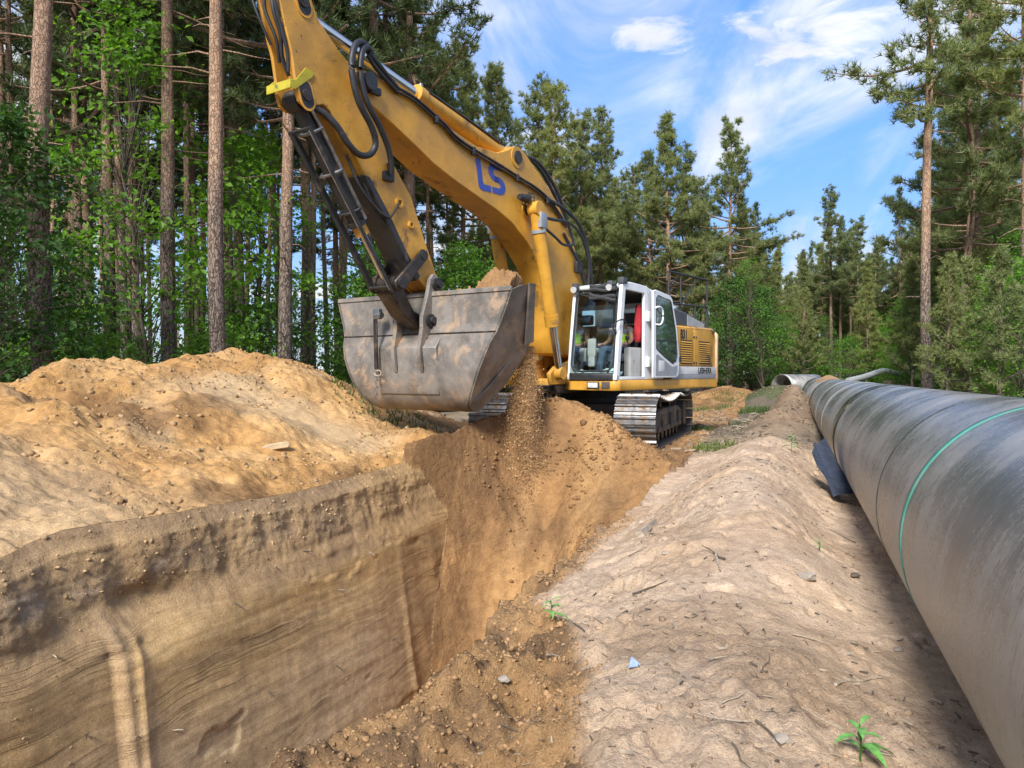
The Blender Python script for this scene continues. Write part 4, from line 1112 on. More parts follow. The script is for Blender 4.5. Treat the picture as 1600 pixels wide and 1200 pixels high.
    for (u, z, a_) in ((7.985, 5.165, -1.9), (8.03, 6.33, -1.9)):
        slot(u, z, a_, .16, .125, .2055, .012, 'bearing_boss', MT['yellow'], stick)
        slot(u, z, a_, .15, .098, .2125, .008, 'bearing_recess', MT['ink'], stick)
        b = MB(); b.rod((u, -.21, z - .01), (u, .245, z - .01), .072, 18); b.rod((u, .245, z - .01), (u, .25, z - .01), .03, 10); b.obj('pivot_pin', MT['grease'], stick)
    # black wear plate over the lower front, dirt inside the fork
    b = MB(); b.prism([(6.98, 4.36), (6.86, 4.36), (6.50, 3.95), (6.10, 3.42), (5.80, 3.08), (5.90, 3.00), (6.22, 3.40), (6.62, 3.92)], -.215, .215, .012); b.obj('wear_plate', MT['black'], stick)
    for (u, z, r) in ((6.28, 4.10, .075), (6.03, 3.82, .055)):
        b = MB(); b.disc_y(u, z, r, .205, .245, 18, hole=r * .55); b.obj('hose_ring', MT['yellow_worn'], stick)
    b = MB(); b.box(6.42, 6.62, .2, .27, 4.36, 4.50, .02); b.rod((6.5, .24, 4.5), (6.52, .24, 4.62), .03, 10); b.obj('valve_block', MT['black'], stick)
    # lime guard bar over the lower bearing
    b = MB()
    b.prism([(8.00, 5.50), (7.86, 5.47), (7.90, 5.40), (8.09, 5.24), (8.17, 5.17), (8.235, 5.17), (8.235, 5.28), (8.16, 5.30)], .212, .226, .004)
    b.prism([(8.236, 5.17), (8.236, 5.28), (8.252, 5.28), (8.252, 5.17)], -.235, .226, .003)
    b.prism([(8.06, 5.31), (8.12, 5.39), (8.235, 5.28), (8.235, 5.17)], -.235, -.212, .003)
    b.obj('lime_guard', MT['yellow_guard'], stick)

    # ---------------- bucket cylinder with its guard
    p0 = Vector((7.95, 0, 5.13)); p1 = Vector((6.30, 0, 2.93)); d = (p1 - p0).normalized(); nrm = Vector((-d.z, 0, d.x)) * -1
    if nrm.x < 0: nrm = -nrm
    b = MB(); b.disc_y(p0.x, p0.z, .15, -.12, .12, 18); b.rod(p0 + d * .08, p0 + d * 1.78, .115, 22); b.rod(p0 + d * 1.70, p0 + d * 1.78, .14, 22)
    for t_ in (.42, .98, 1.5):
        b.rod(p0 + d * t_, p0 + d * (t_ + .07), .128, 20)
    bc = b.obj('bucket_cylinder', MT['black'], root)
    b = MB(); b.rod(p0 + d * 1.78, p0 + d * 1.93, .105, 20); b.obj('cylinder_gland', MT['yellow_worn'], bc)
    b = MB(); b.rod(p0 + d * 1.9, p1, .058, 18); b.obj('bucket_piston', MT['chrome'], bc)
    b = MB(); b.disc_y(p1.x, p1.z, .12, -.10, .10, 18); b.obj('piston_eye', MT['grease'], bc)
    for sgn in (1, -1):
        b = MB(); b.tube([p0 + d * .12 + Vector((0, .15 * sgn, 0)) - nrm * .02, p0 + d * .5 + Vector((0, .16 * sgn, 0)) - nrm * .03, p0 + d * 1.72 + Vector((0, .16 * sgn, 0)) - nrm * .03], .024, 8); b.obj('oil_pipe', MT['steel'] if sgn > 0 else MT['grease'], bc)
    for t_ in (.40, .98, 1.55):
        q = p0 + d * t_
        b = MB(); b.tube([q + Vector((0, y, 0)) + nrm * zz for y, zz in ((-.17, .03), (-.10, .135), (.10, .135), (.17, .03), (.17, -.03))], .022, 6); b.obj('cylinder_band', MT['steel'] if t_ < 1 else MT['black'], bc)
    b = MB()
    for sgn in (1, -1):
        y = .19 * sgn
        b.tube([p0 + d * .30 + nrm * .185 + Vector((0, y, 0)), p1 + nrm * .15 + Vector((0, y, 0)) + d * .05], .030, 8)
        A_ = p0 + d * .30 + nrm * .18 + Vector((0, y, 0)); B_ = p1 + nrm * .145 + Vector((0, y, 0)) + d * .02
        C_ = p1 + nrm * .06 + Vector((0, y, 0)); D_ = p0 + d * .30 + nrm * .10 + Vector((0, y, 0))
        for e_ in ((-.008, .008) if sgn < 0 else ()):
            vs = [b.bm.verts.new(p + Vector((0, e_, 0))) for p in (A_, B_, C_, D_)]; b.bm.faces.new(vs)
    for t_ in (.32, 2.7):
        q = p0 + d * t_ + nrm * .175
        b.tube([q + Vector((0, -.19, 0)), q + Vector((0, .19, 0))], .022, 6)
    b.obj('cylinder_guard', MT['black'], bc)
    b = MB(); b.tube([p0 + d * .34 + nrm * .22 + Vector((0, .19, 0)), p1 + nrm * .185 + Vector((0, .19, 0))], .010, 6); b.obj('worn_guard_edge', MT['steel'], bc)

    # ---------------- linkage
    K = Vector((6.30, 0, 2.93)); Spin = Vector((5.80, 0, 3.39)); B1 = Vector((5.55, 0, 2.98)); B2 = Vector((5.70, 0, 2.42))
    for sgn in (1, -1):
        b = MB(); v = .255 * sgn
        dd = (Spin - K).normalized(); n2 = Vector((-dd.z, 0, dd.x))
        pts = [K + n2 * .11 - dd * .08, Spin + n2 * .085 + dd * .05, Spin + dd * .11, Spin - n2 * .085 + dd * .05, K - n2 * .10 - dd * .08, K - dd * .13]
        b.prism([(p.x, p.z) for p in pts], v - .03, v + .03, .012)
        lk = b.obj('rocker_link', MT['grease'], root)
        b = MB(); b.rod((K.x, v - .05, K.z), (K.x, v + .08 * sgn, K.z), .085, 18); b.rod((Spin.x, v - .04, Spin.z), (Spin.x, v + .05, Spin.z), .07, 16); b.obj('link_pin', MT['black'], lk)
    b = MB()
    for k in range(5):
        b.rod((K.x, -.21 + k * .09, K.z), (K.x, -.14 + k * .09, K.z), .11 if k % 2 == 0 else .095, 20)
    b.obj('link_bushing', MT['grease'], root)
    b = MB()
    b.prism([(6.40, 2.95), (6.30, 3.05), (6.14, 2.92), (5.86, 2.56), (5.58, 2.46), (5.60, 2.30), (5.78, 2.30), (6.10, 2.48), (6.38, 2.78)], -.145, .145, .02)
    b.obj('bucket_link', MT['grease'], root)

    # ---------------- bucket: wide profile bucket, flaring towards its mouth
    prof = [(5.627, 2.805, 1.760), (5.640, 2.62, 1.695), (5.655, 2.375, 1.60), (5.69, 2.22, 1.545), (5.775, 2.05, 1.485), (5.815, 1.85, 1.41), (5.825, 1.64, 1.315), (5.800, 1.45, 1.225), (5.740, 1.27, 1.115), (5.62, 1.12, 1.00), (5.45, 1.04, .935),
            (5.27, 1.06, .94), (5.10, 1.24, 1.04), (4.95, 1.42, 1.15), (4.84, 1.66, 1.29), (4.76, 1.92, 1.42), (4.73, 2.14, 1.50)]
    th = .035
    b = MB()
    P_ = np.array(prof); dP = np.gradient(P_[:, :2], axis=0); dP /= np.linalg.norm(dP, axis=1)[:, None]
    nin = np.stack([dP[:, 1], -dP[:, 0]], 1)           # towards the inside (machine side)
    nin *= np.sign(((np.array([5.2, 2.0]) - P_[:, :2]) * nin).sum(1))[:, None]
    NV = 9
    def ring_pt(i, f, inner):
        u, z, w = P_[i]; off = th if inner else 0
        return Vector((u + nin[i, 0] * off, (w - off) * f, z + nin[i, 1] * off))
    fsv = np.linspace(-1, 1, NV)
    grid = {}
    for inner in (0, 1):
        for i in range(len(P_)):
            for j, f in enumerate(fsv):
                grid[inner, i, j] = b.bm.verts.new(ring_pt(i, f, inner))
    fcs = []
    for inner in (0, 1):
        for i in range(len(P_) - 1):
            for j in range(NV - 1):
                q = [grid[inner, i, j], grid[inner, i + 1, j], grid[inner, i + 1, j + 1], grid[inner, i, j + 1]]
                fcs.append(b.bm.faces.new(q if not inner else q[::-1]))
    for i in (0, len(P_) - 1):
        for j in range(NV - 1):
            fcs.append(b.bm.faces.new((grid[0, i, j], grid[0, i, j + 1], grid[1, i, j + 1], grid[1, i, j])))
    for j in (0, NV - 1):
        for i in range(len(P_) - 1):
            fcs.append(b.bm.faces.new((grid[0, i, j], grid[0, i + 1, j], grid[1, i + 1, j], grid[1, i, j])))
    bmesh.ops.recalc_face_normals(b.bm, faces=fcs)
    # side plates with a raised mouth edge
    mouth = [(5.10, 2.92, 1.60), (4.75, 2.90, 1.60)]
    for sgn in (1, -1):
        outl = [(u, z, w) for u, z, w in prof] + [(4.86, 2.34, 1.58), (4.97, 2.55, 1.66), (5.10, 2.92, 1.765), (5.34, 2.90, 1.77)]
        po = [b.bm.verts.new((u, sgn * (w + .012), z)) for u, z, w in outl]; pi = [b.bm.verts.new((u, sgn * (w - .035), z)) for u, z, w in outl]
        n = len(outl); cc_o = b.bm.verts.new((5.28, sgn * 1.425, 1.98)); cc_i = b.bm.verts.new((5.28, sgn * 1.38, 1.98)); fs = []
        for i in range(n):
            j = (i + 1) % n
            fs.append(b.bm.faces.new((po[i], po[j], cc_o))); fs.append(b.bm.faces.new((pi[j], pi[i], cc_i))); fs.append(b.bm.faces.new((po[j], po[i], pi[i], pi[j])))
        bmesh.ops.recalc_face_normals(b.bm, faces=fs)
    bk = b.obj('bucket', MT['bucket'], root, 50)
    # side cutter strips, lower wear rib and the weld along the back
    for sgn in (1, -1):
        b = MB()
        o1 = [(4.72, 2.10, 1.50), (4.955, 2.56, 1.665), (5.085, 2.93, 1.77)]; o2 = [(4.90, 2.04, 1.475), (5.11, 2.53, 1.655), (5.24, 2.93, 1.77)]
        A_ = [(u, sgn * (w + .016), z) for u, z, w in o1]; B_ = [(u, sgn * (w + .016), z) for u, z, w in o2]
        A2 = [(u, sgn * (w + .050), z) for u, z, w in o1]; B2_ = [(u, sgn * (w + .050), z) for u, z, w in o2]
        b.loft(A2, B2_); b.loft(A_, A2); b.loft(B_, B2_); b.loft([A_[0], B_[0]], [A2[0], B2_[0]]); b.loft([A_[2], B_[2]], [A2[2], B2_[2]])
        b.obj('side_cutter', MT['bucket'], bk)
        b = MB(); b.tube([(5.60, sgn * 1.02, 1.16), (5.34, sgn * 1.16, 1.42), (5.05, sgn * 1.34, 1.80)], .022, 6); b.obj('wear_rib', MT['bucket'], bk)
    b = MB(); b.tube([(5.70, v, 2.215) for v in np.linspace(-1.535, 1.535, 24)], .012, 6); b.obj('weld_seam', MT['grease'], bk)
    b = MB(); b.prism([(5.61, 2.79), (5.65, 2.79), (5.64, 2.86), (5.60, 2.86)], -1.76, 1.76, .006); b.obj('rim_bar', MT['bucket'], bk)
    b = MB(); b.box(4.66, 4.80, -1.48, 1.48, 2.10, 2.16, .01); b.obj('cutting_edge', MT['steel'], bk)
    for v in (.265, -.265):
        b = MB()
        b.prism([(5.60, 3.14), (5.48, 3.10), (5.43, 2.98), (5.48, 2.86), (5.62, 2.70), (5.66, 2.3), (5.74, 2.1), (5.84, 1.85), (5.83, 1.62), (5.90, 1.72), (5.93, 1.98), (5.86, 2.3), (5.86, 2.48), (5.74, 2.80), (5.68, 3.05)], v - .035, v + .035, .012)
        er = b.obj('bucket_ear', MT['bucket'], bk)
        for pn in (B1, B2):
            b = MB(); b.rod((pn.x, v - .08, pn.z), (pn.x, v + .085 * (1 if v > 0 else -1), pn.z), .095, 20); b.rod((pn.x, v, pn.z), (pn.x, v + .14 * (1 if v > 0 else -1), pn.z), .055, 14); b.obj('ear_pin', MT['black'], er)
    b = MB(); b.prism([(5.86, 2.0), (5.80, 1.55), (5.78, 1.30), (5.70, 1.28), (5.70, 2.2)], -.62, .55, .01); b.obj('back_patch_plate', MT['bucket'], bk)
    # lifting eye with a chain and a loose strap hanging from it
    b = MB(); b.box(5.86, 5.94, -.66, -.52, 2.46, 2.62, .02); b.rod((5.90, -.64, 2.52), (5.90, -.50, 2.52), .05, 12); lug = b.obj('lifting_lug', MT['steel'], bk)
    b = MB(); b.prism([(5.93, 2.46), (5.96, 2.46), (5.94, 1.68), (5.91, 1.68)], -.63, -.56, .004); b.obj('hanging_strap', MT['grease'], bk)
    zc_ = 1.66
    for k in range(9):
        b = MB(); pts = []
        for t in np.linspace(0, 2 * math.pi, 11):
            a_, c_ = .018 * math.cos(t), .038 * math.sin(t)
            pts.append((5.93 + (a_ if k % 2 else 0), -.59 + (0 if k % 2 else a_), zc_ - .055 * k + c_))
        b.tube(pts, .007, 5, cap=False); b.obj('chain_link', MT['steel'], bk)
    b = MB(); b.tube(spline([(5.95, -.62, 1.62), (5.98, -.54, 1.58), (5.96, -.46, 1.60), (5.95, -.50, 1.66), (5.94, -.58, 1.65)], 5), .010, 6); b.obj('wire_loop', MT['deadwood'], bk)

    # ---------------- hoses
    def hose(pts, r, n=7, mat_='rubber', par=None):
        b_ = MB(); b_.tube(spline(pts, n), r, 10); b_.obj('hose', MT[mat_], par or root)
    # loops at the stick pivot
    hose([(6.95, .30, 6.02), (7.15, .36, 6.08), (7.33, .40, 5.95), (7.40, .42, 5.62), (7.28, .42, 5.25), (7.02, .40, 4.98), (6.90, .36, 4.78), (6.98, .33, 4.62), (7.16, .31, 4.58), (7.35, .30, 4.68), (7.52, .28, 4.86), (7.68, .22, 5.00), (7.82, .15, 5.06)], .045)
    hose([(6.88, .30, 5.98), (7.05, .36, 6.05), (7.20, .41, 5.92), (7.24, .42, 5.6), (7.12, .42, 5.28), (6.86, .40, 5.02), (6.66, .36, 4.80), (6.56, .33, 4.60), (6.52, .30, 4.45)], .042)
    hose([(6.80, .28, 5.96), (7.02, .30, 6.10), (7.22, .31, 6.02), (7.30, .31, 5.80), (7.22, .31, 5.5)], .030)
    hose([(6.4, .315, 5.70), (6.62, .33, 5.80), (6.85, .34, 5.92), (7.0, .33, 6.0)], .035); hose([(6.4, .315, 5.64), (6.66, .33, 5.74), (6.88, .34, 5.84), (7.02, .33, 5.96)], .030)
    # down the front of the stick, between its plates
    hose([(8.42, .08, 6.45), (8.40, .10, 6.1), (8.30, .10, 5.85), (8.22, .04, 5.6), (8.10, .02, 5.4)], .026); hose([(8.44, .00, 6.45), (8.42, -.04, 6.15), (8.30, .02, 5.8), (8.20, -.04, 5.55)], .022)
    hose([(8.47, .19, 6.55), (8.45, .18, 6.2), (8.34, .17, 5.9), (8.24, .16, 5.62), (8.2, .13, 5.4)], .024)
    hose([(8.47, -.12, 6.5), (8.52, -.16, 6.3), (8.44, -.10, 6.0), (8.30, -.08, 5.75)], .018)
    hose([(7.2, .10, 4.60), (7.0, .16, 4.20), (6.72, .19, 3.95), (6.52, .235, 3.85), (6.40, .24, 3.95), (6.32, .24, 4.08)], .020)
    hose([(6.95, .13, 4.38), (6.75, .15, 4.02), (6.6, .14, 3.84), (6.45, .16, 3.72)], .018)
    # over the boom's back down to the deck
    hose([(1.75, .315, 4.33), (1.45, .33, 4.05), (1.12, .34, 3.75), (.95, .34, 3.35), (.80, .32, 2.8), (.72, .3, 2.2)], .030)
    hose([(2.40, .30, 4.90), (1.85, .42, 4.75), (1.35, .46, 4.50), (.95, .42, 4.05), (.70, .36, 3.4), (.60, .30, 2.6)], .034)
    hose([(2.9, .10, 5.60), (2.4, .14, 5.58), (1.85, .16, 5.25), (1.35, .14, 4.70), (.90, .12, 3.9), (.66, .10, 3.0), (.55, .1, 2.2)], .034)
    hose([(2.9, -.05, 5.58), (2.3, -.02, 5.62), (1.70, 0, 5.25), (1.18, 0, 4.62), (.76, 0, 3.8), (.56, 0, 2.9)], .034)
    hose([(2.90, .57, 4.42), (2.55, .62, 4.42), (2.10, .62, 4.45), (1.55, .58, 4.30), (1.10, .50, 3.85), (1.02, .44, 3.2), (1.05, .42, 2.5)], .030)
    hose([(2.86, .57, 4.24), (2.6, .64, 4.10), (2.35, .66, 4.0), (1.95, .62, 4.05), (1.70, .50, 4.22)], .026)
    b = MB(); b.box(1.05, 1.30, .28, .36, 3.62, 3.85, .02); b.obj('hose_bracket', MT['black'], boom)

    # ---------------- lettering on the housing
    def text(body, size, name, par, u, y, z, bold=.012, sx=1.0):
        cu = bpy.data.curves.new('lettering', 'FONT'); cu.body = body; cu.size = size; cu.extrude = .002; cu.offset = bold; cu.resolution_u = 3
        tmp = bpy.data.objects.new('lettering_curve', cu); COL.objects.link(tmp)
        bpy.context.view_layer.update()
        me = bpy.data.meshes.new_from_object(tmp.evaluated_get(bpy.context.evaluated_depsgraph_get()))
        bpy.data.objects.remove(tmp)
        # text runs from the front of the machine to its tail, read from the left side
        me.transform(Matrix(((-sx, 0, 0, u), (0, 0, 1, y), (0, 1, 0, z), (0, 0, 0, 1))))
        me.materials.clear(); me.materials.append(MT['ink'])
        return link(name, me, par)
    text('B31', .27, 'fleet_number', hs, -1.16, 1.518, 2.39, .010, .95)
    text('LIEBHERR', .185, 'maker_lettering', hs, -2.22, 1.5135, 1.625, .004, 1.10)
    return root


excavator = build_excavator()

# ------------------------------------------------------------------ trees and shrubs
def needle_tufts(rs, pos, dirs, per, ln, wd):
    """thin triangles radiating from each shoot tip; returns V, F, tint"""
    n = len(pos)
    P = np.repeat(pos, per, 0); D = np.repeat(dirs, per, 0)
    R = rs.normal(size=P.shape); R /= np.linalg.norm(R, axis=1)[:, None]
    d = D * 0.75 + R * 0.85; d /= np.linalg.norm(d, axis=1)[:, None] + 1e-9
    sidev = np.cross(d, rs.normal(size=d.shape)); sidev /= np.linalg.norm(sidev, axis=1)[:, None] + 1e-9
    L = ln * rs.uniform(.65, 1.15, (len(P), 1)); Wd = wd * rs.uniform(.7, 1.2, (len(P), 1))
    base = P - D * ln * .25 * rs.uniform(0, 1, (len(P), 1))
    V = np.stack([base + sidev * Wd * .5, base - sidev * Wd * .5, base + d * L], 1).reshape(-1, 3)
    Fq = np.arange(len(V)).reshape(-1, 3)
    tint = np.repeat(np.repeat(rs.uniform(0, 1, n), per), 3) * .7 + np.tile([0, 0, .3], len(P))
    return V, Fq, tint


def make_pine(seed, H, cb, R, r0, nb, per=9, ln=.30, wd=.036, sides=12, bare=14, pale=False, top_flat=0.0, young=False, inner=.30):
    """Scots pine: bare lower trunk, dead stubs, loose crown of upswept limbs with needle tufts. Returns trunk mesh, crown mesh"""
    rs = np.random.RandomState(seed)
    n = 26
    h = np.linspace(0, 1, n)
    wob = np.stack([fbm(h * 2.2 + seed, h * 0, octv=2, seed=seed), fbm(h * 2.2 + seed + 9, h * 0, octv=2, seed=seed + 1)], 1) * .012 * H * np.sin(np.pi * np.clip(h * 1.2, 0, 1))[:, None]
    lean = rs.normal(0, .006, 2) * H
    P = np.stack([wob[:, 0] + lean[0] * h, wob[:, 1] + lean[1] * h, h * H], 1); P[0, 2] = -.4
    rad = r0 * (1 - h) ** .62 * .94 + .012; rad[0] *= 1.35; rad[1] *= 1.06
    Vt, Ft = tube_arrays(P, rad, sides)
    Vt = Vt + (vnoise(Vt[:, 0] * 9, Vt[:, 1] * 9, Vt[:, 2] * 2.5, seed)[:, None] * .05 * r0) * np.array([1, 1, 0])
    Vs, Fs = [Vt], [Ft]; base = len(Vt)
    at = lambda z: np.array([np.interp(z, h * H, P[:, 0]), np.interp(z, h * H, P[:, 1]), z])
    rat = lambda z: float(np.interp(z, h * H, rad))
    # dead stubs and thin dry limbs under the crown
    for k in range(bare):
        z = H * rs.uniform(.12, cb + .06); a = rs.uniform(0, 2 * np.pi); L = rs.uniform(.25, 1.0) ** 1.5 * (1.9 if z > .3 * H else .8)
        d = np.array([np.cos(a), np.sin(a), rs.uniform(-.25, .25)])
        pts = [at(z) + d * t * L + np.array([0, 0, -.12 * L * t * t + rs.normal(0, .03)]) for t in (0, .35, .7, 1)]
        v, f = tube_arrays(pts, [.030, .022, .014, .005], 4, base); Vs.append(v); Fs.append(f); base += len(v)
    trunk = np_mesh('pine_trunk', np.concatenate(Vs), np.concatenate(Fs), MT['bark'])
    # crown
    bv, bf, base = [], [], 0; tp, td = [], []
    for k in range(nb):
        f = ((k + rs.uniform(0, .9)) / nb) ** .92
        z = H * (cb + (0.985 - cb) * f)
        a = k * 2.39996 + rs.normal(0, .45)
        prof = (0.55 + .45 * np.sin(np.pi * min(1, f * 1.5 + .15))) * (1 - f * (0.90 - top_flat * .55)) if not young else (1 - f) * .95 + .06
        L = R * prof * rs.uniform(.45, 1.30) * (1 + .28 * math.sin(a * 2 + f * 9 + seed))
        if rs.uniform() < .10: L *= .5
        el = np.radians(rs.normal(2 if f < .35 else 22 + 30 * f, 11)) if not young else np.radians(rs.normal(22 + 30 * f, 7))
        d0 = np.array([np.cos(a) * np.cos(el), np.sin(a) * np.cos(el), np.sin(el)])
        curve = rs.uniform(.02, .30); side = np.array([-np.sin(a), np.cos(a), 0]) * rs.normal(0, .16)
        t = np.linspace(0, 1, 6)[:, None]
        pts = at(z) + d0 * t * L + np.array([0, 0, 1]) * (t ** 2) * L * curve - np.array([0, 0, 1]) * np.sin(t * np.pi) * L * .06 + side * t ** 2 * L
        rb = np.clip(.018 * L + .010, .012, min(.085, rat(z) * .7))
        v, fq = tube_arrays(pts, rb * (1 - t[:, 0] * .82), 4, base); bv.append(v); bf.append(fq); base += len(v)
        nt = max(3, int(3 + L * 3.0))
        for q in range(nt):
            ft = rs.uniform(inner, 1.0) ** .8
            p0 = np.array([np.interp(ft, t[:, 0], pts[:, i]) for i in range(3)])
            sg = 1 if q % 2 else -1
            sd = np.array([-np.sin(a), np.cos(a), 0]) * sg
            dd = d0 * rs.uniform(.35, .9) + sd * rs.uniform(.3, .95) + np.array([0, 0, rs.uniform(.0, .55)]); dd /= np.linalg.norm(dd)
            tl = (.22 + .30 * L * (1.1 - ft)) * rs.uniform(.6, 1.2)
            p1 = p0 + dd * tl
            v, fq = tube_arrays([p0, (p0 + p1) / 2 + np.array([0, 0, .02]), p1], [.012, .009, .005], 3, base); bv.append(v); bf.append(fq); base += len(v)
            m = 3 + int(tl * 7.0)
            for w in range(m):
                tt = .30 + .75 * (w + rs.uniform(0, 1)) / m
                dirv = dd * .6 + np.array([0, 0, .55]) + rs.normal(0, .35, 3); dirv /= np.linalg.norm(dirv)
                tp.append(p0 + dd * tl * tt + rs.normal(0, .10, 3)); td.append(dirv)
        tp.append(pts[-1]); td.append(d0 * .7 + np.array([0, 0, .6]))
    for k in range(5):
        tp.append(at(H * (.96 + .01 * k)) + rs.normal(0, .05, 3)); td.append(np.array([0, 0, 1.0]))
    vn, fn, tint = needle_tufts(rs, np.array(tp), np.array(td), per, ln, wd)
    B_ = np.concatenate(bv); BF = np.concatenate(bf)
    V = np.concatenate([B_, vn]); tints = np.concatenate([np.zeros(len(B_)), tint])
    mi = np.concatenate([np.zeros(len(BF), int), np.ones(len(fn), int)])
    crown = np_mesh('pine_crown', V, [BF, fn + len(B_)], [MT['bark'], MT['needles_sunlit' if pale else 'needles']], mi, False, {'tint': tints})
    return trunk, crown


def make_broadleaf(seed, H, R, nclump, per, size, lo=.12, r0=.05, dark=False, spread=.30, cone=False):
    """bush or young broad-leaved tree: stems, twigs to leafy sprays with gaps between them. Returns stem mesh, foliage mesh"""
    rs = np.random.RandomState(seed)
    n = 10; h = np.linspace(0, 1, n)
    P = np.stack([np.cumsum(rs.normal(0, .018 * H, n)), np.cumsum(rs.normal(0, .018 * H, n)), h * H * .93], 1); P[0] = (0, 0, -.25)
    Vs, Fs = [], []; v, f = tube_arrays(P, r0 * (1 - h * .85), 7); Vs.append(v); Fs.append(f); base = len(v)
    C = []; leafV, tint = [], []
    for k in range(nclump):
        zf = lo + (1 - lo) * rs.uniform(0, 1) ** .85
        prof = (np.sin(np.pi * np.clip((zf - lo) / (1 - lo) * .86 + .12, 0, 1)) ** .75) if not cone else (1.08 - zf)
        rr = R * prof * np.sqrt(rs.uniform(.08, 1)) * rs.uniform(.8, 1.15); a = rs.uniform(0, 2 * np.pi)
        c = np.array([rr * np.cos(a), rr * np.sin(a), zf * H]) + np.array([np.interp(zf, h, P[:, 0]), np.interp(zf, h, P[:, 1]), 0])
        zb = max(.05, zf - rs.uniform(.10, .30)); b0 = np.array([np.interp(zb, h, P[:, 0]), np.interp(zb, h, P[:, 1]), zb * H * .93])
        v, f = tube_arrays([b0, b0 * .45 + c * .55 + np.array([0, 0, .10 * rr]), c], [.010 + .005 * rr, .008, .003], 4, base); Vs.append(v); Fs.append(f); base += len(v)
        m = int(per * rs.uniform(.6, 1.4))
        s = spread * rs.uniform(.7, 1.3)
        p = c + rs.normal(0, 1, (m, 3)) * np.array([s, s, s * .45])
        nrm = rs.normal(0, .55, (m, 3)) + np.array([0, 0, .8]) + (c - np.array([0, 0, zf * H])) * .25; nrm /= np.linalg.norm(nrm, axis=1)[:, None]
        t1 = np.cross(nrm, rs.normal(size=(m, 3))); t1 /= np.linalg.norm(t1, axis=1)[:, None] + 1e-9; t2 = np.cross(nrm, t1)
        sz = size * rs.uniform(.6, 1.3, (m, 1))
        droop = nrm * sz * -.18
        q = np.stack([p, p + t1 * sz * .5 + t2 * sz * .36 + nrm * sz * .10, p + t1 * sz * 1.05 + droop, p + t1 * sz * .5 - t2 * sz * .36 + nrm * sz * .10], 1)
        leafV.append(q.reshape(-1, 3)); tint.append(np.repeat(np.clip(rs.uniform(.0, 1.0) * .45 + rs.uniform(0, .55, m), 0, 1), 4))
    stem = np_mesh('stem', np.concatenate(Vs), np.concatenate(Fs), MT['twig'])
    LV = np.concatenate(leafV); ix = np.arange(len(LV)).reshape(-1, 4)
    LF = np.concatenate([ix[:, [0, 1, 2]], ix[:, [0, 2, 3]]])
    fol = np_mesh('foliage', LV, LF, MT['leaf_dark' if dark else 'leaf'], None, False, {'tint': np.concatenate(tint)})
    return stem, fol


PINES = {
    'tall_a': make_pine(11, 21.0, .50, 3.3, .19, 62), 'tall_b': make_pine(12, 22.0, .56, 3.7, .21, 60), 'tall_c': make_pine(13, 19.0, .46, 3.0, .165, 58),
    'thin_a': make_pine(14, 19.5, .60, 2.6, .125, 46), 'thin_b': make_pine(15, 18.0, .55, 2.5, .11, 44),
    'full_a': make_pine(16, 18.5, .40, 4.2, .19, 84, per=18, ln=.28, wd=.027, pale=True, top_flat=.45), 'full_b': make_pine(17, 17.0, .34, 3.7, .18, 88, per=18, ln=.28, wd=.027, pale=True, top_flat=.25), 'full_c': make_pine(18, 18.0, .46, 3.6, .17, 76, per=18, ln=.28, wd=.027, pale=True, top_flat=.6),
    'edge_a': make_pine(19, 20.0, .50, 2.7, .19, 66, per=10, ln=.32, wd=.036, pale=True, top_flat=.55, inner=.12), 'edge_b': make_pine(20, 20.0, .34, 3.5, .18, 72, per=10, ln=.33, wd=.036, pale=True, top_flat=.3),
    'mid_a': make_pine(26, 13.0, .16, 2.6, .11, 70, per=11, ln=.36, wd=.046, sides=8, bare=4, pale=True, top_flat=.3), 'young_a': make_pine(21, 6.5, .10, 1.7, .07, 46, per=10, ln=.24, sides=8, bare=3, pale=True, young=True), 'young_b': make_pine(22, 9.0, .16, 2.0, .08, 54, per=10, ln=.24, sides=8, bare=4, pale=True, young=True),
    'big_a': make_pine(23, 23.0, .58, 3.6, .235, 64, sides=28, bare=22), 'big_b': make_pine(24, 22.0, .60, 3.2, .195, 60, sides=28, bare=20), 'big_c': make_pine(25, 21.0, .40, 3.4, .20, 72, sides=24, bare=26),
}
BROAD = {
    'maple_a': make_broadleaf(31, 9.5, 1.9, 92, 36, .155, .10, .06, spread=.36), 'maple_b': make_broadleaf(32, 7.0, 1.8, 78, 36, .15, .08, .05, spread=.36), 'oak': make_broadleaf(33, 6.5, 2.2, 125, 44, .15, .12, .07, dark=True, spread=.34),
    'bush_a': make_broadleaf(34, 2.6, 1.5, 70, 34, .105, .05, .03), 'bush_b': make_broadleaf(35, 3.4, 1.6, 80, 34, .11, .05, .035, dark=True), 'bush_c': make_broadleaf(36, 1.5, 1.2, 46, 34, .095, .04, .02, dark=True),
    'bush_d': make_broadleaf(37, 4.6, 2.0, 100, 36, .12, .06, .045), 'birch': make_broadleaf(38, 8.5, 1.5, 100, 30, .10, .18, .05),
}
RND = random.Random(5)


def place(kind, x, y, scale=1.0, rot=None, label=None, group=None, name=None, z=None, cat=None):
    tm, cm = (PINES.get(kind) or BROAD.get(kind))
    pine = kind in PINES
    nm = name or ('pine_tree' if pine else ('leafy_tree' if kind in ('maple_a', 'maple_b', 'oak', 'birch') else 'bush'))
    e = empty(nm, (x, y, (gzw(x, y) if z is None else z) - .05), RND.uniform(0, 6.28) if rot is None else rot)
    e.scale = (scale,) * 3
    tag(e, label, cat or ('bush' if nm == 'bush' else 'tree'), group)
    link('trunk' if nm != 'bush' else 'stem', tm, e); link('crown' if nm != 'bush' else 'foliage', cm, e)
    return e


def ray(px, y, z=None):
    """the spot at depth y that the photograph shows in column px of 1600"""
    return ((px - 800) / F_PX * y, y)


TAKEN = []


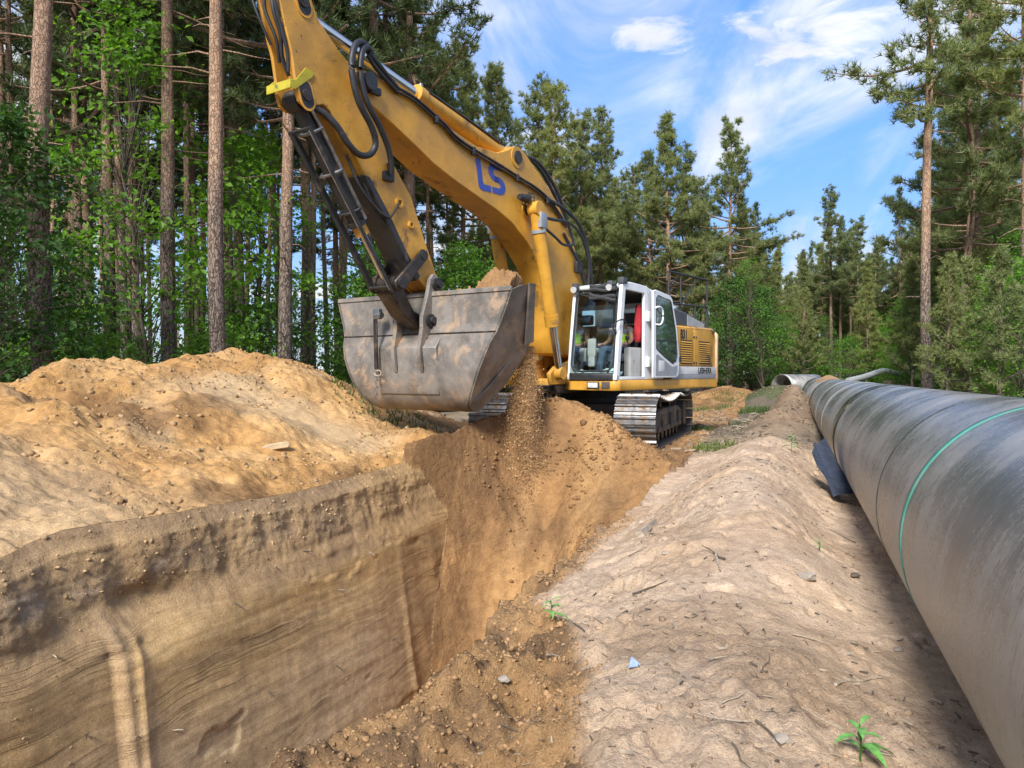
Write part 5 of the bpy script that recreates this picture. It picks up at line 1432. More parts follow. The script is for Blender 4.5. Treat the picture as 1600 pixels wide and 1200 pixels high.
def put(kind, px, y, scale, label, group=None, rot=None, **k):
    x, y = ray(px, y); TAKEN.append((x, y))
    return place(kind, x, y, scale, rot, label, group, **k)


LEFTP = 'pines in the dim wood behind the sand heap'
MIDP = 'pines behind the excavator'
ENDP = 'pines closing the far end of the clearing'
RIGHTP = 'pines beyond the pipe'
# --- the pines one can single out, left to right
put('big_a', 73, 16.5, 1.0, 'thickest pine trunk at the left, grey below and salmon pink above', LEFTP)
put('big_b', 266, 19.5, .98, 'slim grey pink pine trunk leaning left beside the bright maple leaves', LEFTP)
put('big_b', 343, 18.8, 1.04, 'straight pale brown pine trunk standing right on the crest of the sand heap', LEFTP)
put('big_c', 440, 20.5, .95, 'dark grey pine trunk with peeling bark just left of the raised bucket', LEFTP)
put('tall_a', 477, 27.0, 1.05, 'sunlit orange pine trunk seen left of the bucket cylinder', LEFTP)
put('tall_b', 580, 25.5, 1.06, 'pine with a thick pinkish trunk rising behind the stick and boom joint', LEFTP)
put('tall_c', 604, 28.0, 1.1, 'thin dark pine trunk close behind the boom tip', LEFTP)
put('big_c', 646, 27.0, 1.0, 'pine with long drooping dark limbs above the boom, beside the open sky', MIDP, rot=1.9)
put('thin_a', 128, 23.0, 1.0, 'thin dark pine right of the thickest trunk', LEFTP)
put('tall_c', 172, 21.5, 1.0, 'slightly bent grey pine trunk between two thin dark ones', LEFTP)
put('thin_a', 199, 24.0, 1.05, 'slim orange pine trunk in the gap left of the maple', LEFTP)
put('thin_b', 296, 24.0, 1.1, 'slim pine trunk half hidden by the bright maple leaves', LEFTP)
put('tall_a', 362, 25.0, .95, 'dim pine trunk close to the right of the crest trunk', LEFTP)
put('thin_b', 15, 22.0, 1.05, 'thin pine trunk at the left edge of the wood', LEFTP)
put('full_b', 770, 36.0, .93, 'bushy pine with a pale pointed top above the boom', MIDP)
put('full_a', 868, 42.0, .92, 'broad bushy pine right behind the bend of the boom', MIDP)
put('full_c', 905, 47.0, .93, 'thin pale pine beside the broad bushy one behind the boom', MIDP)
put('full_b', 1040, 50.0, 1.07, 'tallest pine behind the cab roof with a pale rounded top', MIDP)
put('full_c', 1075, 54.0, .93, 'pine with a lopsided crown right behind the roof railing', MIDP)
put('full_a', 985, 56.0, .88, 'dark pine between the two bushy groups behind the cab', MIDP)
put('full_c', 1140, 52.0, 1.0, 'free standing pine with a pointed crown right of the roof railing', MIDP)
put('full_a', 1165, 57.0, .74, 'shorter spreading pine touching the free standing one', MIDP)
put('full_a', 838, 45.0, .98, 'tall bushy pine whose crown stands left of the boom bend', MIDP)
put('full_c', 935, 49.0, .98, 'bushy pine just left of the cab roof', MIDP)
put('full_b', 1010, 53.0, .98, 'pine filling the space left of the tallest one', MIDP)
put('full_a', 1095, 58.0, .86, 'lower bushy pine beside the roof railing', MIDP)
put('full_b', 958, 60.0, .98, 'far pine peeping between the crowns behind the cab', MIDP)
put('full_c', 725, 40.0, 1.0, 'bushy pine seen just above the middle of the boom', MIDP)
put('edge_a', 1449, 29.0, 1.06, 'tall lone pine with bare orange trunk rising behind the pipe', RIGHTP, rot=.6)
put('edge_b', 1508, 33.0, 1.0, 'dense pine directly right of the tall lone pine', RIGHTP)
put('edge_b', 1530, 37.0, 1.08, 'pine with an orange trunk behind the dense one by the lone pine', RIGHTP, rot=2.2)
put('edge_a', 1597, 30.0, 1.12, 'pine at the right edge with limbs reaching in over the pipe', RIGHTP, rot=3.4)
put('full_c', 1300, 70.0, .98, 'pointed pine standing above the others at the far end', ENDP)
put('young_b', 1480, 26.0, .60, 'young pine with a pale stem just right of the lone pine', 'young pines beyond the pipe')
put('young_a', 1562, 24.0, .80, 'small bushy young pine near the right edge', 'young pines beyond the pipe')
put('young_b', 1425, 40.0, .8, 'young pine left of the lone trunk behind the pale pipe', 'young pines beyond the pipe')
put('young_a', 1515, 30.0, .9, 'young pine between two leafy bushes beyond the pipe', 'young pines beyond the pipe')

ORD = ['first', 'second', 'third', 'fourth', 'fifth', 'sixth', 'seventh', 'eighth', 'ninth', 'tenth', 'eleventh', 'twelfth', 'thirteenth', 'fourteenth', 'fifteenth', 'sixteenth', 'seventeenth', 'eighteenth', 'nineteenth', 'twentieth']


def scatter(n, pxr, yr, kinds, sc, mind, label, group, seed, test=None, marks=(), **k):
    """spread trees over a piece of the wood; each gets its own place and turn"""
    rs = random.Random(seed); c_ = 0; tries = 0; made = []
    while c_ < n and tries < n * 60:
        tries += 1
        px = rs.uniform(*pxr); y = math.sqrt(rs.uniform(yr[0] ** 2, yr[1] ** 2)); x, y = ray(px, y)
        if test and not test(*world_to_as(x, y)):
            continue
        if any((x - tx) ** 2 + (y - ty) ** 2 < mind * mind for tx, ty in TAKEN):
            continue
        TAKEN.append((x, y)); made.append((px, x, y, rs.choice(kinds), rs.uniform(*sc))); c_ += 1
    made.sort()
    tally = {}
    for i, (px, x, y, kd, s_) in enumerate(made):
        j = max([m for m in range(len(marks)) if marks[m][0] <= px] or [0])
        nth = tally[j] = tally.get(j, -1) + 1
        if j + 1 < len(marks):
            lb = '%s %s from the left between %s and %s' % (ORD[nth], label, marks[j][1], marks[j + 1][1])
        else:
            lb = '%s %s to the right of %s' % (ORD[nth], label, marks[j][1])
        place(kd, x, y, s_, rs.uniform(0, 6.28), lb, group, **k)

wood_l = lambda a, s: a < -13.2 - .02 * s
wood_r = lambda a, s: a > 8.0 + .02 * s
wood_e = lambda a, s: s > 72
ML = [(-999, 'picture edge'), (73, 'thickest trunk'), (172, 'bent grey trunk'), (266, 'leaning trunk'), (343, 'crest trunk'), (440, 'peeling trunk'), (477, 'orange trunk'), (580, 'pinkish trunk')]
MM = [(-999, 'bucket'), (770, 'pale pointed pine'), (868, 'broad bushy pine'), (1040, 'tallest pine'), (1140, 'free standing pine')]
ME = [(-999, 'excavator tail'), (1190, 'slim birch'), (1300, 'tall pointed pine'), (1390, 'pale bent pipe'), (1449, 'lone pine')]
MR = [(-999, 'pale bent pipe'), (1449, 'lone pine'), (1508, 'dense pine'), (1560, 'small young pine')]
scatter(64, (-60, 700), (20, 54), ['thin_a', 'thin_b', 'thin_a', 'tall_c', 'tall_b'], (.9, 1.12), 1.25, 'slender deep pine', 'slender pines deep in the left wood', 1, wood_l, ML)
scatter(26, (650, 1190), (46, 85), ['tall_a', 'tall_c', 'full_c', 'thin_a', 'full_a'], (.72, .92), 2.0, 'middling pine', 'pines in the row behind the excavator', 2, wood_l, MM)
scatter(48, (1085, 1480), (72, 108), ['tall_a', 'full_c', 'full_a', 'full_b', 'tall_c'], (.74, .96), 1.9, 'far pine', 'pines in the wall of trees at the far end', 3, wood_e, ME)
scatter(24, (1380, 1640), (36, 75), ['edge_b', 'full_c', 'tall_a', 'tall_c', 'full_b'], (.8, 1.05), 2.2, 'rear pine', 'pines in the right wood', 4, wood_r, MR)

scatter(30, (1150, 1440), (60, 82), ['mid_a', 'young_b', 'mid_a', 'birch'], (.75, 1.05), 1.5, 'mid height tree', 'mid height trees at the far end', 6, lambda a, s: (s > 60 and a < -7) or s > 68, ME)
scatter(14, (1440, 1620), (34, 60), ['mid_a', 'young_b', 'mid_a'], (.75, 1.0), 1.6, 'mid height pine', 'mid height pines beyond the pipe', 7, lambda a, s: a > 7, MR)

# --- broad-leaved undergrowth
put('maple_a', 238, 20.4, 1.12, 'tall young maple with bright lime leaves among the pine trunks', 'young maples in the left wood', rot=.3)
put('maple_b', 300, 21.5, 1.15, 'lower young maple with bright leaves right behind the heap', 'young maples in the left wood')
put('maple_a', 385, 23.5, .95, 'young maple filling the gap left of the dark peeling trunk', 'young maples in the left wood')
put('oak', -5, 15.2, 1.0, 'dark leafy oak reaching in at the left edge', 'dark oaks at the left', rot=1.0)
put('oak', 30, 19.0, .85, 'second dark oak behind the thickest trunk', 'dark oaks at the left')
put('oak', 590, 26.0, .9, 'dark leafy tree behind the bucket cylinder', 'leafy trees behind the bucket')
put('maple_b', 540, 24.0, .78, 'bright leafy bush tree left of the bucket top', 'leafy trees behind the bucket')
put('maple_b', 715, 29.0, .88, 'leafy tree under the boom behind the bucket rim', 'leafy trees behind the bucket')
put('oak', 770, 31.0, .85, 'leafy tree beside the hoist cylinder under the boom', 'leafy trees behind the bucket')
put('birch', 955, 38.0, .72, 'leafy tree right behind the cab roof', 'leafy trees behind the excavator')
put('oak', 1135, 41.0, .92, 'dark leafy tree at the excavator tail', 'leafy trees behind the excavator')
put('birch', 1190, 39.0, .80, 'slim birch with a white stem right of the excavator tail', 'leafy trees behind the excavator')
put('oak', 1172, 44.0, .95, 'dark leafy tree behind the slim birch', 'leafy trees behind the excavator')
put('bush_d', 1335, 58.0, .92, 'round bright green bush alone at the far end of the pipe', 'bright bushes beyond the pipe')
put('bush_d', 1600, 24.5, .90, 'bright green bush by the right edge, above the pipe', 'bright bushes beyond the pipe')
put('bush_d', 1640, 27.0, 1.2, 'large bright bush cut off by the right edge', 'bright bushes beyond the pipe')
put('maple_b', 1580, 33.0, 1.05, 'tall leafy tree behind the bushes at the right edge', 'bright bushes beyond the pipe')
put('maple_b', 1520, 37.0, 1.0, 'leafy tree behind the young pines beyond the pipe', 'bright bushes beyond the pipe')
put('bush_b', 1490, 32.0, .9, 'dark bush at the foot of the tall lone pine', 'bright bushes beyond the pipe')
put('maple_b', 1445, 45.0, .85, 'leafy tree behind the lone pine trunk', 'bright bushes beyond the pipe')
scatter(36, (-40, 640), (17.5, 34), ['bush_a', 'bush_b', 'bush_c', 'bush_c', 'bush_c'], (.75, 1.1), .9, 'leafy bush behind the heap', 'undergrowth behind the sand heap', 11, lambda a, s: a < -12.9, ML)
scatter(30, (560, 1190), (26, 55), ['bush_a', 'bush_b', 'bush_d', 'bush_b'], (.9, 1.3), 1.1, 'wood edge bush', 'undergrowth behind the excavator', 12, lambda a, s: a < -11.5 - .01 * s, MM)
scatter(26, (1120, 1440), (66, 90), ['bush_a', 'bush_b', 'bush_d', 'bush_d'], (1.0, 1.5), 1.4, 'far bush', 'undergrowth at the far end', 13, lambda a, s: s > 66, ME)
scatter(26, (1400, 1640), (31, 60), ['bush_a', 'bush_d', 'bush_d', 'bush_b'], (.9, 1.3), 1.2, 'bush beyond the pipe', 'undergrowth beyond the pipe', 14, lambda a, s: a > 6.5, MR)


# --- the wood goes on to the left of the camera and beyond what can be told apart: one mass
def far_wood(name, spots, kinds):
    vs, fs, mi, ti, base = [], [], [], [], 0
    mats = [MT['bark'], MT['needles']]
    for i, (x, y, s_) in enumerate(spots):
        for mesh_, slot in zip(PINES[kinds[i % len(kinds)]], (0, 1)):
            n = len(mesh_.vertices); co = np.empty(n * 3, np.float32); mesh_.vertices.foreach_get('co', co); co = co.reshape(-1, 3)
            a = i * 2.4; c_, sn = math.cos(a) * s_, math.sin(a) * s_
            v = np.stack([co[:, 0] * c_ - co[:, 1] * sn + x, co[:, 0] * sn + co[:, 1] * c_ + y, co[:, 2] * s_], 1)
            nl = len(mesh_.loops); li = np.empty(nl, np.int32); mesh_.loops.foreach_get('vertex_index', li)
            lt = np.empty(len(mesh_.polygons), np.int32); mesh_.polygons.foreach_get('loop_total', lt)
            ls = np.concatenate([[0], np.cumsum(lt)[:-1]])
            m_ = np.empty(len(lt), np.int32); mesh_.polygons.foreach_get('material_index', m_)
            tint = np.zeros(n, np.float32)
            if 'tint' in mesh_.attributes:
                mesh_.attributes['tint'].data.foreach_get('value', tint)
            q4 = li[(ls[lt == 4][:, None] + np.arange(4))]; q3 = li[(ls[lt == 3][:, None] + np.arange(3))] if (lt == 3).any() else np.zeros((0, 3), np.int32)
            vs.append(v); fs.append((q4 + base, np.zeros(len(q4), int), q3 + base, np.ones(len(q3), int))); ti.append(tint); base += n
    Q4 = np.concatenate([f[0] for f in fs]); Q3 = np.concatenate([f[2] for f in fs])
    me = np_mesh(name, np.concatenate(vs), [Q4, Q3], mats, np.concatenate([np.zeros(len(Q4), int), np.ones(len(Q3), int)]), False, {'tint': np.concatenate(ti)})
    return tag(link(name, me), None, None, None, 'stuff')


rs_ = random.Random(77); spots_ = []
while len(spots_) < 16:
    a_, s_ = rs_.uniform(-42, -21), rs_.uniform(-8, 12)
    x_, y_ = W(a_, s_)[:2]
    if y_ > 0 and x_ / y_ > -.80: continue
    if any((x_ - p[0]) ** 2 + (y_ - p[1]) ** 2 < 10 for p in spots_): continue
    spots_.append((x_, y_, rs_.uniform(.8, 1.05)))
far_wood('forest', spots_, ['thin_a', 'tall_c', 'tall_a'])
rs_ = random.Random(78)
spots_ = []
while len(spots_) < 60:
    x_, y_ = ray(rs_.uniform(-150, 1800), rs_.uniform(95, 150))
    spots_.append((x_, y_, rs_.uniform(.8, 1.0)))
far_wood('distant_woods', spots_, ['thin_a', 'tall_c', 'thin_b'])


# ------------------------------------------------------------------ the pipeline
PD = math.pi / 2 - AZ
PA, PZ, PR = 1.223, .765, .70


def build_pipeline():
    o = W(PA, 0, PZ)
    root = empty('pipeline', o, PD)
    tag(root, 'huge black coated steel pipeline with a green ring running along the berm', 'pipeline')
    def ring(x0, x1, r, name, mat_, par, seg=96, nx=2, rin=None, wob=0.0):
        V, Fq = tube_arrays([(x0 + (x1 - x0) * k / nx, 0, 0) for k in range(nx + 1)], r, seg)
        Fs = [Fq]
        if rin:
            V2, F2 = tube_arrays([(x0 + (x1 - x0) * k / nx, 0, 0) for k in range(nx + 1)], rin, seg); b0 = len(V)
            V = np.concatenate([V, V2]); Fs.append(F2[:, ::-1] + b0)
            j = np.arange(seg); j2 = (j + 1) % seg
            Fs.append(np.stack([j, j + b0, j2 + b0, j2], -1)); e = nx * seg
            Fs.append(np.stack([e + j, e + j2, e + j2 + b0, e + j + b0], -1))
        return link(name, np_mesh(name, V, Fs, mat_), par)
    cuts = [-12.0, -1.4, 10.6, 22.6, 36.5]
    for a, b in zip(cuts[:-1], cuts[1:]):
        ring(a + .004, b - .004, PR, 'pipe_section', MT['pipe'], root, rin=PR - .03 if b > 30 else None)
    for x in cuts[1:-1]:
        ring(x - .36, x + .36, PR + .006, 'joint_sleeve', MT['sleeve'], root, rin=PR + .0005)
    ring(4.20, 4.285, PR + .0025, 'green_ring', MT['green_band'], root, rin=PR + .0004)
    for x, wd in ((5.35, .012), (14.2, .03), (14.6, .012), (17.2, .04), (18.6, .015), (26.2, .05), (28.4, .03), (30.8, .05), (32.6, .04)):
        ring(x, x + wd, PR + .0035, 'tape_ring', MT['old_pipe'] if wd > .02 else MT['sleeve'], root, rin=PR + .0004)
    # sand bags that bear it
    return root


pipeline = build_pipeline()
for s_, lb in ((2.0, 'near'), (14.0, 'middle'), (27.0, 'far')):
    b = MB(); vs = b.ball((0, 0, 0), .5, 3, (1.1, .8, .30)); me = b.mesh('sandbag', MT['timber'])
    o = link('sandbag', me, None, W(PA, s_, max(.02, gz(PA, s_)) - .06), (0, 0, PD)); tag(o, 'tan sandbag squeezed under the black pipeline, the %s one' % lb, 'sandbag', 'sandbags under the pipeline')

# sand scattered over the top of the pipe further back
def pipe_sand():
    rs = np.random.RandomState(4); nx, na = 60, 26
    x = np.linspace(23.5, 30.5, nx)[:, None]; th = np.linspace(-.75, .62, na)[None, :]
    h = .10 * np.exp(-((x - 26.8) / 2.2) ** 2) * np.exp(-((th + .02) / .42) ** 2) * (1 + .7 * fbm(x * 1.8 + th * 0, th * 3 + x * 0, octv=4, seed=91)) - .012
    R_ = PR + h
    V = np.stack([x + 0 * th, -R_ * np.sin(th), R_ * np.cos(th)], -1).reshape(-1, 3)
    i = np.arange((nx - 1))[:, None] * na + np.arange(na - 1)[None, :]
    Fq = np.stack([i, i + na, i + na + 1, i + 1], -1).reshape(-1, 4)
    col = np.ones((len(V), 3)) * np.array([.40, .25, .125])
    me = np_mesh('sand_drift', V, Fq, MT['sand'], attrs={'soil': col, 'rough': np.full(len(V), .6)})
    o = link('sand_drift', me, None, W(PA, 0, PZ), (0, 0, PD)); tag(o, 'drift of orange sand lying on top of the pipeline towards its far end', 'sand')
pipe_sand()


def open_pipe():
    x, y = ray(1221, 40.0)
    root = empty('open_pipe', (x, y, .90), math.radians(30)); tag(root, 'open end of another black pipe at the far end of the pipeline', 'pipe')
    seg = 64; V, Fq = tube_arrays([(0, 0, 0), (2.6, 0, 0)], .70, seg); V2, F2 = tube_arrays([(0, 0, 0), (2.6, 0, 0)], .655, seg); n = len(V); j = np.arange(seg); j2 = (j + 1) % seg
    F3 = np.stack([j, j + n, j2 + n, j2], -1)
    link('pipe_section', np_mesh('pipe_section', np.concatenate([V, V2]), [Fq, F2[:, ::-1] + n, F3], MT['pipe']), root)
    V, Fq = tube_arrays([(.0, 0, 0), (.18, 0, 0)], .704, seg); link('bare_end', np_mesh('bare_end', V, Fq, MT['old_pipe']), root)
    for i, dx in enumerate((.7, 2.2)):
        b = MB(); b.ball((0, 0, 0), .5, 3, (.8, 1.2, .5)); o = link('sandbag', b.mesh('sandbag', MT['timber']), None, root.location + Matrix.Rotation(math.radians(30), 3, 'Z') @ Vector((dx, 0, -.80)))
        tag(o, 'sandbag under the open end of the second pipe' if i == 0 else 'sandbag under the rear of the second pipe', 'sandbag', 'sandbags under the second pipe')
open_pipe()


def pale_pipe():
    pts = []
    for px, py, y in ((1325, 598, 42), (1350, 592, 43), (1378, 583, 44), (1395, 585, 44.5), (1412, 589, 45), (1424, 588, 45.5), (1436, 584, 46), (1475, 572, 49)):
        pts.append(((px - 800) / F_PX * y, y, 1.70 + (585 - py) / F_PX * y))
    root = empty('bent_pipe', (pts[2][0], pts[2][1], 0)); tag(root, 'thin pale pipe with a bend raised on tan blocks behind the pipeline', 'pipe')
    off = Vector((pts[2][0], pts[2][1], 0))
    b = MB(); b.tube([p - off for p in spline(pts[:5], 5)], .17, 16); b.obj('bent_section', MT['old_pipe'], root)
    b = MB(); b.tube([Vector(p) - off for p in pts[5:]], .15, 16); b.obj('straight_section', MT['old_pipe'], root)
    b = MB(); b.tube([Vector(pts[4]) - off, Vector(pts[5]) - off], .19, 16); b.obj('coupling', MT['steel'], root)
    for px, y, lb in ((1396, 45, 'tan block under the bend of the thin pale pipe'), (1425, 46, 'tan block under the coupling of the thin pale pipe')):
        x = (px - 800) / F_PX * y; zg = gzw(x, y)
        top = 1.6 + (585 - 590) / F_PX * y - .16
        b = MB(); b.prism([(-.55, zg - .1), (.55, zg - .1), (.42, top), (-.42, top)], -.4, .4, .08); o = link('support_block', b.mesh('support_block', MT['timber']), None, (x, y, 0)); tag(o, lb, 'block', 'blocks under the thin pale pipe')
pale_pipe()


# ------------------------------------------------------------------ finding spots on the ground
def hit(px, py, y0=2.2, y1=60):
    """where the line of sight of a photo pixel meets the terrain"""
    y = y0
    while y < y1:
        x = (px - 800) / F_PX * y; z = 1.6 + (585 - py) / F_PX * y
        if z <= gzw(x, y):
            return x, y, gzw(x, y)
        y += .03 if y < 15 else .1
    return None


# black sheet flapped against the pipe's flank
def plastic_sheet():
    nu, nv = 15, 11
    q = lambda px, py, y: Vector(((px - 800) / F_PX * y, y, 1.6 + (585 - py) / F_PX * y))
    A_, B_, C_, D_ = q(1290, 684, 9.35), q(1336, 772, 8.15), q(1303, 775, 8.05), q(1269, 708, 8.75)
    V = []
    for i in range(nu):
        for j in range(nv):
            s_, t_ = i / (nu - 1), j / (nv - 1)
            p = (A_ * (1 - s_) + B_ * s_) * (1 - t_) + (D_ * (1 - s_) + C_ * s_) * t_
            p = p + Vector((-.03 * math.sin(t_ * 3.1) - (.05 if .4 < t_ < .6 else 0), -.02 * math.sin(t_ * 3.1), .025 * math.sin(s_ * 7 + t_ * 3) * t_))
            V.append(p)
    b = MB(); vs = [b.bm.verts.new(p) for p in V]
    for i in range(nu - 1):
        for j in range(nv - 1):
            b.bm.faces.new((vs[i * nv + j], vs[(i + 1) * nv + j], vs[(i + 1) * nv + j + 1], vs[i * nv + j + 1]))
    bmesh.ops.solidify(b.bm, geom=b.bm.faces[:], thickness=.012)
    o = b.obj('plastic_sheet', MT['sheet'], None, 60); tag(o, 'black plastic sheet flapping loose against the flank of the pipeline', 'plastic sheet')
plastic_sheet()


# ------------------------------------------------------------------ seedlings, twigs, scraps on the berm
def seedling(px, py, h, n, label, seed, wide=1.0):
    hp = hit(px, py)
    if not hp: return
    rs = random.Random(seed)
    root = empty('seedling', hp); tag(root, label, 'plant', 'green seedlings on the bare sand')
    b = MB(); b.tube([(0, 0, -.03), (.004, 0, h * .5), (.0, .006, h * .9)], [.004, .003, .002], 6); b.obj('stem', MT['leaf'], root)
    for k in range(n):
        z = h * (.25 + .7 * k / n); a = k * 2.4 + rs.uniform(-.3, .3); L = h * wide * rs.uniform(.45, .8) * (1.1 - .5 * k / n); wd = L * .30
        up = .25 + .5 * k / n
        ca_, sa_ = math.cos(a), math.sin(a)
        pts = []
        for t, w in ((0, .10), (.25, .8), (.5, 1.0), (.75, .7), (1.0, .05)):
            r = L * t; zz = z + L * (up * t - .55 * t * t)
            pts.append([(r * ca_ - sg * w * wd * .5 * sa_, r * sa_ + sg * w * wd * .5 * ca_, zz + (abs(sg) * w * wd * .18)) for sg in (-1, 0, 1)])
        b = MB(); g = [[b.bm.verts.new(p) for p in row] for row in pts]
        for i in range(4):
            for j in range(2):
                b.bm.faces.new((g[i][j], g[i + 1][j], g[i + 1][j + 1], g[i][j + 1]))
        o = b.obj('leaf', MT['seedling_leaf'], root, 60)


MT['seedling_leaf'] = M('seedling_leaf', (0.13, 0.30, 0.06), .5, 0, .2, 60)
seedling(861, 972, .13, 9, 'small light green seedling at the crumbly edge of the trench', 1, 1.2)
seedling(1347, 1199, .15, 9, 'bright seedling with long leaves at the bottom near the pipe', 2, 1.3)
seedling(1237, 706, .24, 10, 'bushy seedling on the berm above the black plastic sheet', 3, 1.0)
seedling(1281, 861, .08, 7, 'tiny seedling midway along the berm by the pipe', 4, 1.3)


def tuft(px, py, n, r, h, label, seed):
    hp = hit(px, py)
    if not hp: return
    rs = np.random.RandomState(seed); V = []
    for k in range(n):
        a, d = rs.uniform(0, 6.28), r * math.sqrt(rs.uniform(0, 1)); x, y = d * math.cos(a), d * math.sin(a)
        z0 = gzw(hp[0] + x, hp[1] + y) - hp[2] - .01; L = h * rs.uniform(.5, 1.2); lx, ly = rs.normal(0, .35, 2) * L; w = rs.uniform(.010, .022); aa = rs.uniform(0, 3.14)
        V += [(x - w * math.cos(aa), y - w * math.sin(aa), z0), (x + w * math.cos(aa), y + w * math.sin(aa), z0), (x + lx, y + ly, z0 + L)]
    me = np_mesh('grass_tuft', np.array(V), np.arange(len(V)).reshape(-1, 3), MT['grass'], None, False, {'tint': rs.uniform(0, 1, len(V))})
    o = link('grass_tuft', me, None, hp); tag(o, label, 'grass tuft', 'grass tufts on the open ground')


tuft(1180, 645, 420, .55, .26, 'bright grass tuft on the berm right of the excavator track', 1)
tuft(1118, 702, 160, .40, .16, 'low grass tuft on the flat ground beside the berm', 2)
tuft(1093, 672, 150, .35, .14, 'small grass tuft behind the excavator track', 3)
tuft(1150, 622, 260, 1.2, .22, 'wide grass patch on the flat ground behind the excavator tail', 4)
tuft(1105, 640, 220, 1.0, .2, 'thin grass patch between the track and the far sand mound', 5)
tuft(625, 652, 200, 1.3, .15, 'grass patch under the raised bucket beyond the spoil heap', 6)
tuft(600, 640, 160, 1.0, .15, 'grass patch at the foot of the wood beyond the spoil heap', 7)
tuft(1060, 618, 260, 1.4, .25, 'grass strip far behind the excavator', 8)


def twig_mesh(seed, L, r, kinks=5, forks=1):
    rs = np.random.RandomState(seed); b = MB()
    def one(p, d, L, r):
        pts = [p]
        for k in range(kinks):
            d = d + rs.normal(0, .22, 3) * np.array([1, 1, .35]); d /= np.linalg.norm(d); pts.append(pts[-1] + d * L / kinks)
        b.tube([tuple(q) for q in pts], list(np.linspace(r, r * .4, kinks + 1)), 5)
        return pts, d
    pts, d = one(np.zeros(3), np.array([1.0, 0, .03]), L, r)
    for f in range(forks):
        i = rs.randint(1, kinks); sd = np.array([.6, rs.choice([-.8, .8]), .12]); one(pts[i], sd / np.linalg.norm(sd), L * .35, r * .6)
    return b.mesh('dry_twig', MT['deadwood'])


TW = [twig_mesh(k, 1.0, .028 if k % 3 else .04, 5, k % 3) for k in range(7)]
TWD = [m.copy() for m in TW]
for m in TWD:
    m.materials.clear(); m.materials.append(MT['twig'])


def twig(x, y, L, rz, k, label, group=None, thick=1.0, dark=False):
    z = gzw(x, y)
    e = .12
    sx = (gzw(x + e * math.cos(rz), y + e * math.sin(rz)) - z) / e
    o = link('dry_twig', (TWD if dark else TW)[k % 7], None, (x, y, z + .012), (0, -math.atan(sx), rz)); o.scale = (L, L * thick, L * thick)
    tag(o, label, 'twig', group); return o


def stick_between(p, q, label, k, thick=.6, dark=False):
    a, b_ = hit(*p), hit(*q)
    if a and b_:
        d = Vector(b_) - Vector(a); twig(a[0], a[1], d.length, math.atan2(d.y, d.x), k, label, 'larger sticks one can tell apart', thick, dark)


stick_between((1240, 998), (1365, 1028), 'long thin bent twig lying across the lower berm', 1, .35)
stick_between((1308, 1078), (1345, 1040), 'curled pale root beside the long thin twig', 2, .7)
stick_between((1183, 1140), (1230, 1185), 'brown forked stick near the bottom of the berm', 3, .8, True)
stick_between((1228, 826), (1262, 842), 'short dark stick on the upper berm below the plastic sheet', 4, .5, True)
stick_between((1240, 765), (1262, 785), 'brown twig lying just left of the plastic sheet', 5, .3, True)
stick_between((1120, 870), (1112, 900), 'short pale twig on the middle of the berm', 0, .8)
stick_between((940, 890), (965, 905), 'pale stick by the trench edge above the first seedling', 2, .35)
stick_between((855, 1030), (905, 1045), 'splintered pale wood piece in the dark crumbs of the trench edge', 1, .7)
stick_between((1000, 840), (1060, 775), 'thin twig on the berm shoulder near the trench head', 3, .5)
stick_between((1130, 1108), (1170, 1090), 'pale twig on the rough patch of the lower berm', 6, .8)
# a chunk of wood on the spoil heap
hp = hit(428, 703)
if hp:
    b = MB(); b.prism([(-.34, 0), (.30, .02), (.36, .10), (.26, .16), (-.1, .14), (-.36, .07)], -.06, .07, .02)
    o = link('wood_chunk', b.mesh('wood_chunk', MT['timber']), None, (hp[0], hp[1], hp[2] - .02), (0, -.1, .25)); o.scale = (.6, .6, .6); tag(o, 'broken brown chunk of wood lying on the front of the spoil heap', 'wood chunk')
# small blue and white scraps, a few stones
hp = hit(993, 1050)
if hp:
    b = MB(); b.prism([(-.035, 0), (.04, .01), (.0, .06)], -.004, .004, .001); o = link('plastic_scrap', b.mesh('plastic_scrap', MT['scrap']), None, (hp[0], hp[1], hp[2] + .004), (-.9, .1, .3)); tag(o, 'small triangular blue white plastic scrap on the pale berm', 'plastic scrap')
for (px, py, r, lb) in ((1337, 907, .028, 'dark knobbly cone beside the pipe'), (1405, 1022, .022, 'pale round pebble on the sand close to the pipe'), (785, 1068, .028, 'pale pebble in the crumbs of the trench edge'), (1262, 905, .05, 'flat pale stone on the middle of the berm'), (1040, 870, .025, 'small pale pebble near the top of the berm'), (1222, 1165, .03, 'rounded stone near the bottom edge')):
    hp = hit(px, py)
    if hp:
        b = MB(); vs = b.ball((0, 0, 0), r, 2, (1.2, .9, .6))
        for v in vs: v.co *= 1 + .25 * math.sin(v.co.x * 90 + v.co.y * 130)
        o = link('pebble', b.mesh('pebble', MT['stone'] if 'dark' not in lb else MT['twig']), None, (hp[0], hp[1], hp[2] + r * .3)); tag(o, lb, 'stone' if 'cone' not in lb else 'cone', 'pebbles on the berm')

# finer twigs strewn over the berm
rs_ = random.Random(9)
cnt = 0
while cnt < 44:
    a_, s_ = rs_.uniform(-1.2, .75), rs_.uniform(2.4, 11) ** 1.0
    if fbm(np.array([a_ * 1.4]), np.array([s_ * .9]), octv=2, seed=55)[0] < -.12: continue
    p = W(a_, s_)
    twig(p.x, p.y, rs_.choice([.07, .10, .13, .17, .24]), rs_.uniform(0, 6.28), rs_.randrange(7), 'thin dry twig, one of many strewn over the pale berm', 'dry twigs strewn over the berm', rs_.uniform(.4, .8), rs_.random() < .7); cnt += 1


